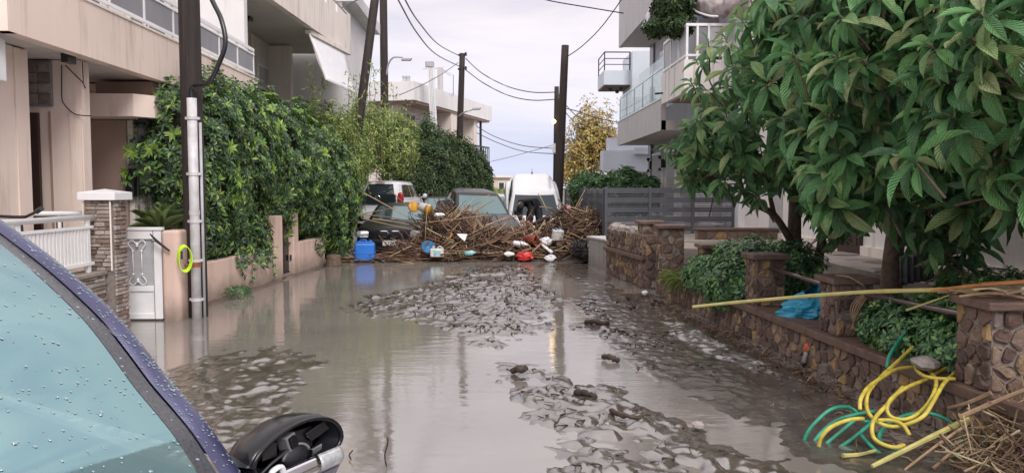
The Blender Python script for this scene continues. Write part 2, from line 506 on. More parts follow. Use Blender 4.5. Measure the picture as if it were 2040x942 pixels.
# wash against the debris dam
dam = sstep(17.0, 18.6, GY + wob) 
Z = np.maximum(Z, -.05 + dam * (.08 + .03 * mid))
for _ in range(3):                       # soft wet silt: round the clods off
    Zp = np.pad(Z, 1, mode='edge')
    Z = .4 * Z + .15 * (Zp[:-2, 1:-1] + Zp[2:, 1:-1] + Zp[1:-1, :-2] + Zp[1:-1, 2:])
Z += .0035 * fine * (Z > -.03)
V = np.stack([GX, GY, Z], -1).reshape(-1, 3)
ii = (np.arange(ny_ - 1)[:, None] * nx_ + np.arange(nx_ - 1)[None, :]).ravel()
Q = np.stack([ii, ii + 1, ii + nx_ + 1, ii + nx_], 1)

m_mud, t, b, l = newmat('wet_mud')
c = ramp(t, noise(t, 3.5, 7, 0.6), [(0.3, (0.048, 0.039, 0.034)), (0.7, (0.125, 0.104, 0.090))])
c = mixc(t, 0.5, c, ramp(t, noise(t, 40, 5, 0.7), [(0.3, g3(0.6)), (0.75, g3(1.35))]), 'MULTIPLY')
l(c, b.inputs['Base Color'])
l(ramp(t, noise(t, 6, 5), [(0.3, g3(0.05)), (0.7, g3(0.20))]), b.inputs['Roughness'])
b.inputs['IOR'].default_value = 2.7
bump(t, noise(t, 24, 5, 0.55), 0.35, 0.010, b)
mud = linkmesh('mud', arr_mesh('mud', V, quads=Q, m=m_mud, smooth=True))
tag(mud, kind='structure')

m_water, t, b, l = newmat('muddy_water')
l(ramp(t, noise(t, 0.8, 4), [(0.3, (0.182, 0.163, 0.148)), (0.7, (0.230, 0.209, 0.192))]), b.inputs['Base Color'])
b.inputs['Roughness'].default_value = 0.035
b.inputs['IOR'].default_value = 3.2
# ripples: broad lazy ones plus patches of fine wind ripples
n1 = noise(t, 1.0, 3, 0.5, stretch=(3.0, 8.0, 1))
n2 = noise(t, 1.0, 4, 0.6, stretch=(11.0, 26.0, 1))
pm = ramp(t, noise(t, 0.9, 3), [(0.42, g3(0.06)), (0.62, g3(1))])
mm = nd(t, 'ShaderNodeMath', operation='MULTIPLY'); l(n2, mm.inputs[0]); l(pm, mm.inputs[1])
ad = nd(t, 'ShaderNodeMath', operation='MULTIPLY_ADD'); l(mm.outputs[0], ad.inputs[0]); ad.inputs[1].default_value = 0.55; l(n1, ad.inputs[2])
bump(t, ad.outputs[0], 0.20, 0.012, b)
wt = MB().add([(-5.4, -6, 0), (3.25, -6, 0), (3.25, 60, 0), (-5.4, 60, 0)], [(0, 1, 2, 3)]).build('flood_water', m_water)
tag(wt, kind='structure')

m_earth, t, b, l = newmat('earth')
l(ramp(t, noise(t, 0.7, 8), [(0.3, (0.10, 0.085, 0.07)), (0.7, (0.19, 0.165, 0.14))]), b.inputs['Base Color'])
b.inputs['Roughness'].default_value = 0.8
gr = MB().add([(-1500, -400, -.09), (1500, -400, -.09), (1500, 2500, -.09), (-1500, 2500, -.09)], [(0, 1, 2, 3)]).build('ground', m_earth)
tag(gr, kind='structure')
m_pave = M('yard_paving', (0.30, 0.26, 0.23), 0.55, var=0.25, scale=3, bumps=0.3)
yd = MB().prism([(-14, 3.0), (-4.72, 3.0), (-4.72, 9.9), (-4.25, 10.3), (-4.2, 11.2), (-3.78, 17), (-3.6, 40), (-14, 40)], -.08, .06).build('yard', m_pave)
tag(yd, kind='structure')
m_soil = M('planter_soil', (0.085, 0.065, 0.05), 0.85, var=0.4, scale=12, bumps=0.8, bscale=40)
def rwx(y): return 2.6 + .07 * (11.9 - y)        # face line of the right-hand stone wall
ps = MB().prism([(rwx(2.5) + .22, 2.5), (5.58, 2.5), (5.58, 12.6), (2.85, 12.6), (rwx(11.9) + .22, 11.9)], -.08, .34).build('planter_soil', m_soil)
tag(ps, kind='structure')
tr = MB().prism([(4.55, 2.5), (5.62, 2.5), (5.62, 17.45), (3.2, 17.45), (3.2, 13.0), (4.55, 12.0)], -.07, .66).build('terrace', m_pave)
tag(tr, kind='structure')
fy = MB().prism([(2.75, 17.55), (5.5, 17.55), (5.5, 40), (3.0, 40)], -.07, .45).build('far_yard', m_pave)
tag(fy, kind='structure')
# flat flagstones on the terrace edge
m_flag = objramp('flagstone', [(0.0, (0.16, 0.12, 0.105)), (0.5, (0.24, 0.19, 0.165)), (1.0, (0.30, 0.26, 0.24))])
for k in range(26):
    x = rnd.uniform(4.6, 5.4); y = 6.2 + k * .42
    n = 6; a0 = rnd.random() * 6
    poly = [(x + math.cos(a0 + i * 2 * PI / n) * rnd.uniform(.17, .3), y + math.sin(a0 + i * 2 * PI / n) * rnd.uniform(.15, .22)) for i in range(n)]
    MB().prism(poly, .655, .664 + rnd.random() * .016).build('flagstone', m_flag, tr)
# ================================================================== left: pink apartment house
root = thing('pink_apartment_house', 'pink rendered apartment house with long balcony beside the wooden pole', 'house', (-7, 11, 0))
def bx(a, b, name, m, parent=None, bev=0):
    return MB().box(a, b).build(name, m, parent or root, bev=bev)
w0 = bx((-9, 2.0, 0), (-5.25, 8.9, 3.21), 'ground_floor_wall', m_pink)
bx((-5.249, 8.66, .1), (-5.23, 8.895, 3.2), 'corner_pilaster', m_pink)
bx((-9, 9.62, 0), (-5.02, 9.80, 3.215), 'entrance_wall', m_pink)
bx((-5.42, 9.60, 0.06), (-5.40, 9.619, 2.6), 'wall_joint', m_brown)
bx((-5.16, 9.59, 0.06), (-5.03, 9.618, 2.62), 'entrance_jamb', m_pink)
d = bx((-6.6, 9.56, .06), (-5.53, 9.61, 2.58), 'door', m_door)
MB().tube([(-5.62, 9.5, 1.0), (-5.62, 9.5, 1.25)], .012).build('door_handle', m_dark, d)
tn = bx((-5.66, 9.57, 2.66), (-5.36, 9.615, 3.2), 'transom', m_gpanel)
for i in range(4):
    for j in range(2):
        m_tb = objramp('transom_block', [(0, (.16, .13, .12)), (1, (.30, .26, .25))]) if (i, j) == (0, 0) else m_tb
        MB().box((-5.645 + j * .145, 9.55, 2.69 + i * .125), (-5.51 + j * .145, 9.572, 2.80 + i * .125)).build('block', m_tb, tn)
bx((-9, 11.6, 0), (-4.98, 16.2, 3.2), 'rear_wall', m_pink)
bx((-5.86, 11.2, .06), (-5.245, 11.5, 2.64), 'porch_wall', m_brown)
bx((-5.94, 11.18, .06), (-5.87, 11.52, 2.64), 'porch_jamb', m_wpaint)
bx((-5.243, 11.25, .06), (-5.17, 11.5, 2.64), 'porch_jamb', m_cream)
bx((-5.7, 11.3, 2.96), (-4.9, 11.58, 3.19), 'porch_recess', m_brown)
cn = MB().prism([(-5.78, 10.75), (-4.92, 10.75), (-4.74, 11.0), (-4.74, 12.4), (-5.78, 12.4)], 2.65, 2.955).build('entrance_canopy', m_pink, root)
MB().box((-4.98, 11.0, 2.60), (-4.86, 11.12, 2.648)).build('canopy_lamp', m_dark, cn)
st = bx((-5.165, 11.4, .06), (-4.985, 11.55, 2.64), 'stone_strip', m_gpanel)
m_strip = objramp('strip_stone', [(0, (.22, .20, .19)), (0.5, (.36, .33, .31)), (1, (.46, .43, .40))])
z = .08
while z < 2.6:
    h = rnd.uniform(.09, .22); k = rnd.uniform(.06, .12)
    for a, b2 in ((-5.16, -5.16 + k), (-5.154 + k, -4.99)):
        MB().box((a, 11.385, z), (b2, 11.405, min(z + h - .008, 2.63))).build('stone', m_strip, st)
    z += h
bx((-4.98, 11.52, .06), (-4.4, 11.75, 1.9), 'side_wall', m_pink)
mb_ = bx((-5.24, 11.12, 1.55), (-5.12, 11.24, 1.95), 'mailbox', m_black, bev=.008)
MB().box((-5.22, 11.114, 1.86), (-5.14, 11.119, 1.875)).build('mail_slot', m_dark, mb_)
bx((-5.235, 11.2, 2.02), (-5.175, 11.245, 2.14), 'bell_plate', m_wplast)
# balcony
bal = bx((-4.9, 7.8, 3.2), (-4.75, 15.8, 3.84), 'balcony_parapet', m_pink)
bx((-9, 7.78, 3.2), (-4.752, 7.93, 5.2), 'balcony_end_wall', m_pink)
bx((-9, 7.94, 3.225), (-4.91, 15.78, 3.40), 'balcony_slab', m_soffit)
bx((-4.94, 7.95, 3.842), (-4.735, 15.82, 3.872), 'parapet_cap', m_creamp)
bx((-9, 8.0, 3.41), (-6.2, 15.7, 6.6), 'upper_wall', m_cream)
bx((-6.4, 15.6, 3.41), (-4.93, 15.8, 5.48), 'partition_wall', m_white)
rl = MB()
for zz, r in ((4.43, .028), (4.34, .016), (3.965, .020)):
    rl.box((-4.85, 7.95, zz - r), (-4.80, 15.8, zz + r))
rl = rl.build('balcony_rail', m_wpaint, root)
for k in range(9):
    y = 8.0 + k * .97
    MB().box((-4.842, y, 3.872), (-4.808, y + .035, 4.402)).build('post', m_wpaint, rl)
    if k < 8:
        MB().box((-4.834, y + .06, 3.99), (-4.816, y + .945, 4.322)).build('panel', m_gpanel, rl)
for k in range(3):   # glazed doors behind the balcony
    y = 8.6 + k * 2.4
    g = bx((-6.21, y, 3.42), (-6.17, y + 1.5, 5.5), 'balcony_door', m_wpaint)
    MB().box((-6.172, y + .08, 3.5), (-6.16, y + .70, 5.42)).build('pane', m_glassd, g)
    MB().box((-6.172, y + .78, 3.5), (-6.16, y + 1.42, 5.42)).build('pane', m_glassd, g)
for k, yy in enumerate((9.15, 12.6)):
    p = MB().box((-5.0, yy, 3.12), (-4.92, yy + .18, 3.224)).build('soffit_lamp', m_black, root)
# cables stapled to the porch
for pts in ([at(130, 130, 9.55), at(150, 150, 9.55), at(165, 165, 9.6), at(172, 178, 9.8), at(185, 183, 10.6)],
            [at(123, 130, 9.56), at(123, 190, 9.56), at(128, 208, 9.56), at(150, 228, 9.56), at(182, 231, 9.56)],
            [at(164, 124, 9.3), at(166, 165, 9.56)]):
    MB().tube(smooth_path(pts, 5), .007, 5).build('cable', m_black, root)
# air conditioner on the wall
ac = thing('air_conditioner', 'white air conditioner outdoor unit hung under the pink balcony', 'air conditioner', (-5.1, 7.6, 2.72))
MB().box((-5.23, 7.2, 2.74), (-4.95, 8.06, 3.17)).build('casing', m_wplast, ac, bev=.012)
gl = MB().box((-4.949, 7.26, 2.79), (-4.944, 7.92, 3.13)).build('fan_grille', m_gpanel, ac)
for k in range(9):
    MB().box((-4.943, 7.27, 2.80 + k * .037), (-4.938, 7.91, 2.812 + k * .037)).build('louver', m_wplast, gl)
MB().box((-5.25, 7.3, 2.69), (-4.95, 7.34, 2.735)).box((-5.25, 7.9, 2.69), (-4.95, 7.94, 2.735)).build('bracket', m_black, ac)

# ---------------------------------------------- cream house behind the hedge
root = thing('cream_house', 'cream two storey house with awning rising behind the big green hedge', 'house', (-6.5, 19, 0))
bx((-11, 16.3, 0), (-6.0, 26, 5.52), 'wall', m_cream)
# upper balcony box
PB = [(-9, 16.0), (-4.5, 16.0), (-4.15, 21.7), (-4.1, 22.4), (-9, 22.4)]
MB().prism(PB, 5.5, 5.75).build('balcony_slab', m_soffit, root)
dx, dy = (-4.15 + 4.5), 5.7
nrm = Vector((dy, -dx, 0)).normalized()
def pface(y): return Vector((-4.5 + (y - 16.0) * dx / dy, y, 0))
seg = MB()
a = pface(16.0); bb = pface(22.4)
pp = MB()
for (y0, y1, z0, z1) in ((16.0, 22.4, 5.47, 6.35), (16.0, 18.75, 6.35, 7.0), (18.95, 19.75, 6.35, 6.9), (19.95, 20.8, 6.35, 6.75), (21.0, 22.4, 6.35, 6.6)):
    p0 = pface(y0); p1 = pface(y1)
    q = [p0 + nrm * .03, p1 + nrm * .03, p1 - nrm * .12, p0 - nrm * .12]
    pp.prism([(v.x, v.y) for v in q], z0, z1 - .001)
pp.build('balcony_parapet', m_creamp, root)
pc = MB()
for (y0, y1, z1) in ((18.75, 18.95, 7.0), (19.75, 19.95, 6.9), (20.8, 21.0, 6.75)):
    pass
MB().box((-9, 15.9, 5.47), (-4.48, 16.0, 7.2)).build('balcony_end_wall', m_creamp, root)
MB().box((-5.6, 17.55, 5.42), (-5.42, 17.8, 5.495)).build('ceiling_lamp', m_black, root)
for (y0, y1, z0, z1, nm) in ((17.0, 17.55, 2.9, 5.0, 'door'), (18.3, 19.0, 2.9, 4.6, 'opening'), (19.9, 20.75, 3.6, 4.85, 'window')):
    f = bx((-6.02, y0, z0), (-5.95, y1, z1), nm, m_wpaint)
    MB().box((-5.956, y0 + .07, z0 + .07), (-5.935, y1 - .07, (z0 + z1) / 2)).build('pane', m_glassd, f)
    MB().box((-5.956, y0 + .07, (z0 + z1) / 2 + .05), (-5.935, y1 - .07, z1 - .07)).build('shutter' if nm == 'window' else 'panel', m_shut, f)
MB().tube([(-5.95, 19.4, 5.45), (-5.95, 19.4, 3.6)], .03).build('drain_pipe', m_creamp, root)
bx((-6.0, 20.9, 2.5), (-5.4, 21.1, 5.45), 'partition_wall', m_creamp)
# drop awning
aw = thing('drop_awning', 'white drop awning lowered from the cream balcony edge', 'awning', (-4.2, 20.5, 3.5))
a0, a1 = at(614, 64, 18.8), at(690, 104, 21.5)
MB().obox((a0 + a1) / 2, (a1 - a0) / 2, Vector((.07, 0, 0)), Vector((0, 0, .05))).build('cassette', m_creamp, aw)
b0, b1 = at(650, 160, 18.6), at(712, 190, 21.4)
fab = MB().grid(lambda u, v: a0.lerp(a1, u * .98 + .01).lerp(b0.lerp(b1, u), v) + Vector((0, 0, -.12 * math.sin(v * PI))), 8, 8)
fab.build('fabric', m_wplast, aw, smooth=True, solid=.006)
MB().tube([a0 + Vector((.03, -.03, -.05)), a0.lerp(b0, .5) + Vector((.03, -.05, 0)), b0], .028).build('arm', m_cream, aw)
# roof-level neighbour wall right of it
root = thing('white_house', 'white rendered house edge beyond the cream balcony and awning', 'house', (-7, 25, 0))
bx((-12, 22.6, 0), (-4.35, 27, 7.0), 'wall', m_white)
bx((-12, 22.45, 7.0), (-3.95, 27.3, 7.35), 'roof_slab', m_greyl)

# ---------------------------------------------- veneer stone wall, pillar, railing
m_mort = M('mortar', (0.20, 0.17, 0.155), 0.9, var=0.3, scale=20)
m_ven = objramp('ledge_stone', [(0.0, (0.16, 0.115, 0.095)), (0.35, (0.27, 0.20, 0.165)), (0.6, (0.36, 0.30, 0.265)), (0.8, (0.44, 0.39, 0.36)), (1.0, (0.25, 0.22, 0.215))], bumps=0.6)
vw = thing('stone_veneer_wall', 'low ledge-stone wall carrying white railing beside the dark blue car', 'wall', (-4.6, 7, 0))
MB().box((-4.72, 3.2, 0), (-4.5, 8.99, .68)).build('core', m_mort, vw)
MB().box((-4.76, 3.2, .68), (-4.46, 8.99, .72)).build('coping', m_flag, vw, bev=.006)
def unit_box():
    return MB().box((-.5, -.5, -.5), (.5, .5, .5))
_ub = unit_box().build('tmp', m_ven); ub_me = _ub.data; bpy.data.objects.remove(_ub)
_bm = MB().add([(-.5,-.5,-.5),(.5,-.5,-.5),(.5,.5,-.5),(-.5,.5,-.5),(-.44,-.42,.5),(.44,-.42,.5),(.44,.42,.5),(-.44,.42,.5)], [(3,2,1,0),(4,5,6,7),(0,1,5,4),(1,2,6,5),(2,3,7,6),(3,0,4,7)])
_t = _bm.build('tmp', m_ven); stone_me = _t.data; bpy.data.objects.remove(_t)
def strip_stones(parent, o, u, length, n, z0, z1, name='ledge_stone', rh=(.035, .06), rl=(.09, .24), me=None):
    """rows of thin ledge stones on a face: o start point, u along, n outward"""
    o = Vector(o); u = Vector(u).normalized(); n = Vector(n).normalized(); org = origin_of(parent)
    z = z0
    while z < z1 - .012:
        h = min(rnd.uniform(*rh), z1 - z); s = 0
        while s < length - .01:
            w_ = min(rnd.uniform(*rl), length - s)
            if length - s - w_ < .05: w_ = length - s
            dp = rnd.uniform(.012, .03)
            ob = bpy.data.objects.new(name, me or stone_me); col.objects.link(ob); ob.parent = parent
            R3 = Matrix((u, Vector((0, 0, 1)), n)).transposed()
            ob.matrix_local = Matrix.Translation(o + u * (s + w_ / 2) + n * (dp / 2) + Vector((0, 0, z + h / 2)) - org) @ R3.to_4x4() @ Matrix.Diagonal((w_ - .006, h - .006, dp, 1))
            s += w_
        z += h
strip_stones(vw, (-4.5, 6.6, 0), (0, 1, 0), 2.38, (1, 0, 0), 0.01, .675)
pl = thing('stone_veneer_pillar', 'ledge-stone gate pillar with white cap beside the white gate', 'pillar', (-4.55, 9.16, 0))
MB().box((-4.71, 9.0, 0), (-4.39, 9.32, 1.53)).build('core', m_mort, pl)
MB().add([(-4.76, 8.94, 1.53), (-4.335, 8.94, 1.53), (-4.335, 9.38, 1.53), (-4.76, 9.38, 1.53), (-4.76, 8.94, 1.62), (-4.335, 8.94, 1.62), (-4.335, 9.38, 1.62), (-4.76, 9.38, 1.62), (-4.55, 9.16, 1.66)],
         [(3, 2, 1, 0), (0, 1, 5, 4), (1, 2, 6, 5), (2, 3, 7, 6), (3, 0, 4, 7), (4, 5, 8), (5, 6, 8), (6, 7, 8), (7, 4, 8)]).build('cap', m_wpaint, pl, bev=.006)
strip_stones(pl, (-4.70, 9.0, 0), (1, 0, 0), .29, (0, -1, 0), 0.72, 1.52, rl=(.08, .18))
strip_stones(pl, (-4.39, 9.01, 0), (0, 1, 0), .30, (1, 0, 0), 0.01, 1.52, rl=(.08, .18))
for x, y in ((-4.405, 8.975), (-4.715, 8.98)):
    MB().box((x - .008, y - .006, .72), (x + .008, y + .006, 1.52)).build('corner_bead', m_creamp, pl)
rr = thing('white_railing', 'white slatted metal railing on top of the ledge-stone wall', 'railing', (-4.58, 7, .72))
MB().tube([(-4.58, 3.3, 1.34), (-4.58, 8.93, 1.34)], .03, 10).build('top_rail', m_wpaint, rr, smooth=True)
MB().box((-4.60, 3.3, 1.215), (-4.56, 8.9, 1.245)).build('upper_rail', m_wpaint, rr)
MB().box((-4.60, 3.3, .80), (-4.56, 8.9, .835)).build('lower_rail', m_wpaint, rr)
_t = MB().box((-.008, -.019, 0), (.008, .019, .38)).build('tmp', m_wpaint); slat_me = _t.data; bpy.data.objects.remove(_t)
for k in range(50):
    y = 5.45 + k * .0685
    ob = linkmesh('slat', slat_me, rr); ob.location = Vector((-4.58, y, .835)) - origin_of(rr)
for y in (6.2, 7.5, 8.78):
    MB().box((-4.605, y, .72), (-4.57, y + .06, 1.32)).build('post', m_wpaint, rr)
hr = thing('white_handrail', 'single white handrail behind the slatted railing by the steps', 'handrail', (-5, 8.8, 0))
MB().tube([(-7.6, 8.0, 1.40), (-4.73, 9.15, 1.37)], .03, 8).build('rail', m_wpaint, hr, smooth=True)
for t_ in (.1, .5, .9):
    p = Vector((-7.6, 8.0, 1.40)).lerp(Vector((-4.73, 9.15, 1.37)), t_)
    MB().tube([(p.x, p.y, .05), p], .02, 8).build('post', m_wpaint, hr)
# bicycle behind the railing: only the handlebar shows
bk = thing('bicycle', 'bicycle parked behind the white railing, only its black handlebar showing', 'bicycle', (-5.05, 8.2, .06))
def wheel(y):
    return MB().tube([(-5.05, y + .32 * math.cos(a), .40 + .32 * math.sin(a)) for a in np.linspace(0, 2 * PI, 25)[:-1]], .022, 6, closed=True)
for y in (7.55, 8.55):
    wh = wheel(y).build('wheel', m_black, bk)
    sp = MB()
    for a in np.linspace(0, PI, 7)[:-1]:
        sp.tube([(-5.05, y + .31 * math.cos(a), .40 + .31 * math.sin(a)), (-5.05, y - .31 * math.cos(a), .40 - .31 * math.sin(a))], .003, 4)
    sp.build('spokes', m_wplast, wh)
MB().tube([(-5.05, 7.55, .4), (-5.05, 7.75, .95), (-5.05, 8.4, .98), (-5.05, 8.05, .42), (-5.05, 7.75, .95)], .018, 6).tube([(-5.05, 8.05, .42), (-5.05, 7.55, .4)], .014, 6).build('frame', m_dark, bk)
MB().tube([(-5.05, 8.55, .4), (-5.05, 8.4, .98), (-5.05, 8.36, 1.34)], .018, 6).build('fork', m_dark, bk)
MB().tube([(-5.32, 8.22, 1.38), (-5.1, 8.34, 1.36), (-5.0, 8.36, 1.36), (-4.82, 8.26, 1.42)], .017, 6).build('handlebar', m_black, bk)
MB().tube([(-4.82, 8.26, 1.42), (-4.74, 8.21, 1.455)], .027, 8).build('grip', m_black, bk)
MB().box((-5.12, 7.6, .98), (-4.98, 7.85, 1.03)).build('saddle', m_black, bk, bev=.02)
# dark bench by the entrance
bn = thing('bench', 'dark bench against the pink entrance wall, mostly behind the railing', 'bench', (-5.35, 9.3, .06))
MB().box((-5.6, 9.05, 1.33), (-5.0, 9.12, 1.40)).build('backrest', m_door, bn)
MB().box((-5.6, 9.1, .5), (-5.0, 9.5, .55)).build('seat', m_door, bn)
for x in (-5.57, -5.07):
    MB().box((x, 9.06, .06), (x + .05, 9.11, 1.33)).build('leg', m_door, bn)
    MB().box((x, 9.42, .06), (x + .05, 9.47, .5)).build('leg', m_door, bn)

# ---------------------------------------------- white ornamental gate
gt = thing('white_gate', 'white metal garden gate with scroll grille and grey mesh', 'gate', (-4.6, 9.8, 0))
gx0, gx1, gy = -5.02, -4.19, 9.8
MB().box((gx0, gy, .02), (gx0 + .09, gy + .05, 1.14)).box((gx1 - .11, gy, .02), (gx1, gy + .05, 1.14)).box((gx0 + .09, gy, 1.03), (gx1 - .11, gy + .05, 1.14)).box((gx0 + .09, gy, .37), (gx1 - .11, gy + .05, .44)).box((gx0 + .09, gy, .02), (gx1 - .11, gy + .05, .09)).build('frame', m_wpaint, gt, bev=.006)
MB().box((gx0 - .02, gy - .015, 1.142), (gx1 + .02, gy + .065, 1.18)).build('top_cap', m_wpaint, gt, bev=.005)
MB().box((gx0 + .09, gy + .02, .09), (gx1 - .11, gy + .035, .37)).build('lower_panel', m_wplast, gt)
MB().box((gx0 + .09, gy + .03, .44), (gx1 - .11, gy + .04, 1.03)).build('mesh_panel', m_shut, gt)
MB().box((gx1 - .10, gy - .004, .02), (gx1 - .095, gy - .001, 1.14)).build('leaf_gap', m_dark, gt)
def scroll(cx, sgn, zz, up):
    P = []
    for k in range(15):
        a = math.radians(lerp(-100, 190, k / 14))
        P.append((cx + sgn * (.035 + .035 * math.cos(a)) - sgn * .035, gy - .004, zz + up * (.05 * math.sin(a) + .0)))
    return P
for cx in (gx1 - .30, gx1 - .62):
    gi = MB()
    for s in (-1, 1):
        x = cx + s * .055
        gi.tube([(x, gy - .004, .57), (x, gy - .004, .90)], .0065, 6)
        gi.lathe([(.010, -.012), (.017, 0), (.010, .012)], (x, gy - .004, .88), 8).lathe([(.010, -.012), (.017, 0), (.010, .012)], (x, gy - .004, .59), 8)
        for zz, up in ((.90, 1), (.57, -1)):
            P = [(x, gy - .004, zz), (x + s * .035, gy - .004, zz + up * .04), (x + s * .05, gy - .004, zz + up * .075), (x + s * .03, gy - .004, zz + up * .11), (x - s * .01, gy - .004, zz + up * .11), (x - s * .035, gy - .004, zz + up * .08), (x - s * .055, gy - .004, zz + up * .045)]
            gi.tube(smooth_path(P, 4), .0065, 6)
    for zz in (.96, .51):
        gi.lathe([(.008, -.03), (.02, -.012), (.014, 0), (.02, .012), (.008, .03)], (cx, gy - .004, zz), 8)
    gi.build('scroll', m_wpaint, gt, smooth=True)
# pink stub post at the gate
solo(MB().prism([(-4.165, 9.75), (-3.99, 9.75), (-3.95, 9.79), (-3.95, 10.1), (-4.165, 10.1)], -.05, 1.14), 'gate_post', m_pinkw, 'pink rendered gate post between white gate and wooden pole', 'post', bev=.035)

# ---------------------------------------------- pink street wall with black gate
def wxl(y): return -4.14 + .073 * (y - 11.2)
def wall_seg(y0, y1, h, name='wall_panel', th=.18):
    return MB().prism([(wxl(y0), y0), (wxl(y1), y1), (wxl(y1) - th, y1), (wxl(y0) - th, y0)], -.06, h)
solo(wall_seg(10.5, 14.05, .60), 'pink_garden_wall', m_pinkw, 'low pink garden wall between wooden pole and black gate', 'wall', bev=.012)
solo(wall_seg(15.25, 17.0, .62), 'pink_garden_wall', m_pinkw, 'low pink garden wall beyond the black gate, near the tree stump', 'wall', bev=.012)
solo(wall_seg(14.06, 14.35, 1.18, th=.24), 'gate_pillar', m_pinkw, 'slim pink pillar on near side of the black gate', 'pillar', bev=.01)
solo(wall_seg(14.97, 15.24, 1.2, th=.24), 'gate_pillar', m_pinkw, 'slim pink pillar on far side of the black gate', 'pillar', bev=.01)
bg = thing('black_gate', 'black sheet metal gate standing between two slim pink pillars', 'gate', (wxl(14.7) - .1, 14.7, 0))
MB().prism([(wxl(14.36) - .1, 14.36), (wxl(14.96) - .1, 14.96), (wxl(14.96) - .14, 14.96), (wxl(14.36) - .14, 14.36)], .03, 1.15).build('panel', m_glossb, bg)
fr = MB()
for z0, z1 in ((.03, .09), (.60, .65), (1.1, 1.16)):
    fr.prism([(wxl(14.36) - .085, 14.36), (wxl(14.96) - .085, 14.96), (wxl(14.96) - .155, 14.96), (wxl(14.36) - .155, 14.36)], z0, z1)
fr.build('frame', m_dark, bg)
for zz in (.3, .95):
    MB().tube([(wxl(14.95) - .06, 14.95, zz), (wxl(14.95) - .06, 14.95, zz + .1)], .02, 8).build('hinge', m_dark, bg)
# stump
m_bark = M('bark', (0.12, 0.085, 0.06), 0.85, var=0.4, scale=18, bumps=0.9, bscale=30)
solo(MB().lathe([(.20, -.05), (.17, .05), (.15, .16), (.155, .24), (.05, .26)], gp(665, 530) + Vector((0, 0, 0)), 12), 'tree_stump', m_bark, 'short cut tree stump at the foot of the hedge', 'stump', smooth=True)

# ---------------------------------------------- wooden utility pole with conduits
m_wood = M('creosoted_pole_wood', (0.050, 0.034, 0.030), 0.75, var=0.45, scale=4, bumps=0.7, bscale=22)
m_wood2, t, b, l = newmat('pole_grain')
l(ramp(t, noise(t, 1, 6, .65, stretch=(38, 38, 1.2)), [(0.3, (0.013, 0.009, 0.009)), (0.7, (0.046, 0.032, 0.029))]), b.inputs['Base Color'])
b.inputs['Roughness'].default_value = 0.7
bump(t, noise(t, 1, 5, .6, stretch=(60, 60, 1.5)), 0.8, 0.02, b)
def pole(name, label, base, top, r0, r1, n=14):
    base = Vector(base); top = Vector(top)
    P = [base.lerp(top, i / 10) for i in range(11)]
    t_ = thing(name, label, 'utility pole', base)
    MB().tube(P, [lerp(r0, r1, i / 10) for i in range(11)], n).build('shaft', m_wood2, t_, smooth=True)
    return t_
p1 = pole('utility_pole', 'thick dark wooden utility pole with white conduit, beside the white gate', (-3.885, 10.12, -.1), (-3.90, 10.12, 8.5), .137, .125)
cx, cyy = -3.815, 9.93
def knob_tube(x, y, z0, z1, r):
    return MB().tube([(x, y, z0), (x, y, z1)], r, 14)
m_pipe = M('weathered_white_pipe', (.55, .54, .56), .45, var=.2, scale=7)
wc = knob_tube(cx, cyy, -.05, 2.80, .060).build('conduit', m_pipe, p1, smooth=True)
for zz in (.25, .75, 1.25, 1.85, 2.55):
    MB().lathe([(.062, -.02), (.070, -.02), (.070, .02), (.062, .02)], (cx, cyy, zz), 14).box((cx - .09, cyy + .0, zz - .015), (cx + .09, cyy + .03, zz + .015)).build('clamp', m_pipe, wc)
MB().lathe([(.06, 0), (.066, 0), (.066, .06), (.06, .06)], (cx, cyy, 1.33), 14).build('coupling', m_pipe, wc)
knob_tube(-3.735, 9.98, -.05, 2.50, .018).build('thin_conduit', m_shut, p1, smooth=True)
MB().tube(smooth_path([(cx, cyy, 2.75), (cx + .02, cyy, 2.95), at(415, 165, 9.85), at(437, 125, 9.8), at(449, 85, 9.8), at(441, 40, 9.85), at(424, 4, 9.95), at(405, -40, 10.0)], 6), .030, 10).build('power_cable', m_black, p1, smooth=True)
m_orange = M('rusty_strap', (0.30, 0.10, 0.035), 0.8, var=.4)
MB().lathe([(.061, -.05), (.068, -.05), (.068, .05), (.061, .05)], (cx, cyy, .72), 14).build('strap', m_orange, p1)
MB().tube([(cx - .06, cyy - .03, .70), (cx - .14, cyy - .02, .69), (cx - .18, cyy, .75)], .012, 6).build('strap_tail', m_orange, p1)
m_hiviz = M('hi_vis_yellow', (0.55, 0.85, 0.02), 0.5, var=0.1)
hv = thing('hi_vis_loop', 'fluorescent yellow green loop strap hanging on the wooden pole', 'strap', at(368, 515, 9.68))
rg = []
for a in np.linspace(0, 2 * PI, 25)[:-1]:
    rg.append(Vector(at(368, 515, 9.68)) + Vector((.058 * math.cos(a), .05 * math.cos(a), .155 * math.sin(a))))
fl = MB()
vs = []; 
for p in rg:
    vs += [p + Vector((-.02, .02, .012)), p + Vector((.02, -.02, -.012))]
n_ = len(rg)
fl.add(vs, [(2*i, 2*i+1, (2*i+3) % (2*n_), (2*i+2) % (2*n_)) for i in range(n_)])
fl.build('band', m_hiviz, hv, solid=.008)
MB().obox(at(362, 508, 9.60), (.012, 0, 0), (0, .005, 0), (0, 0, .05)).build('printed_mark', m_dark, hv)
m_twig = M('dark_twig', (0.035, 0.025, 0.022), 0.8, var=.3)
solo(MB().tube([at(299, 466, 9.7), at(312, 480, 9.68), at(338, 500, 9.7)], [.009, .02, .014], 6).tube([at(312, 480, 9.68), at(302, 482, 9.7)], .007, 5), 'broken_branch', m_twig, 'short dark broken branch stuck across the white gate corner', 'branch')
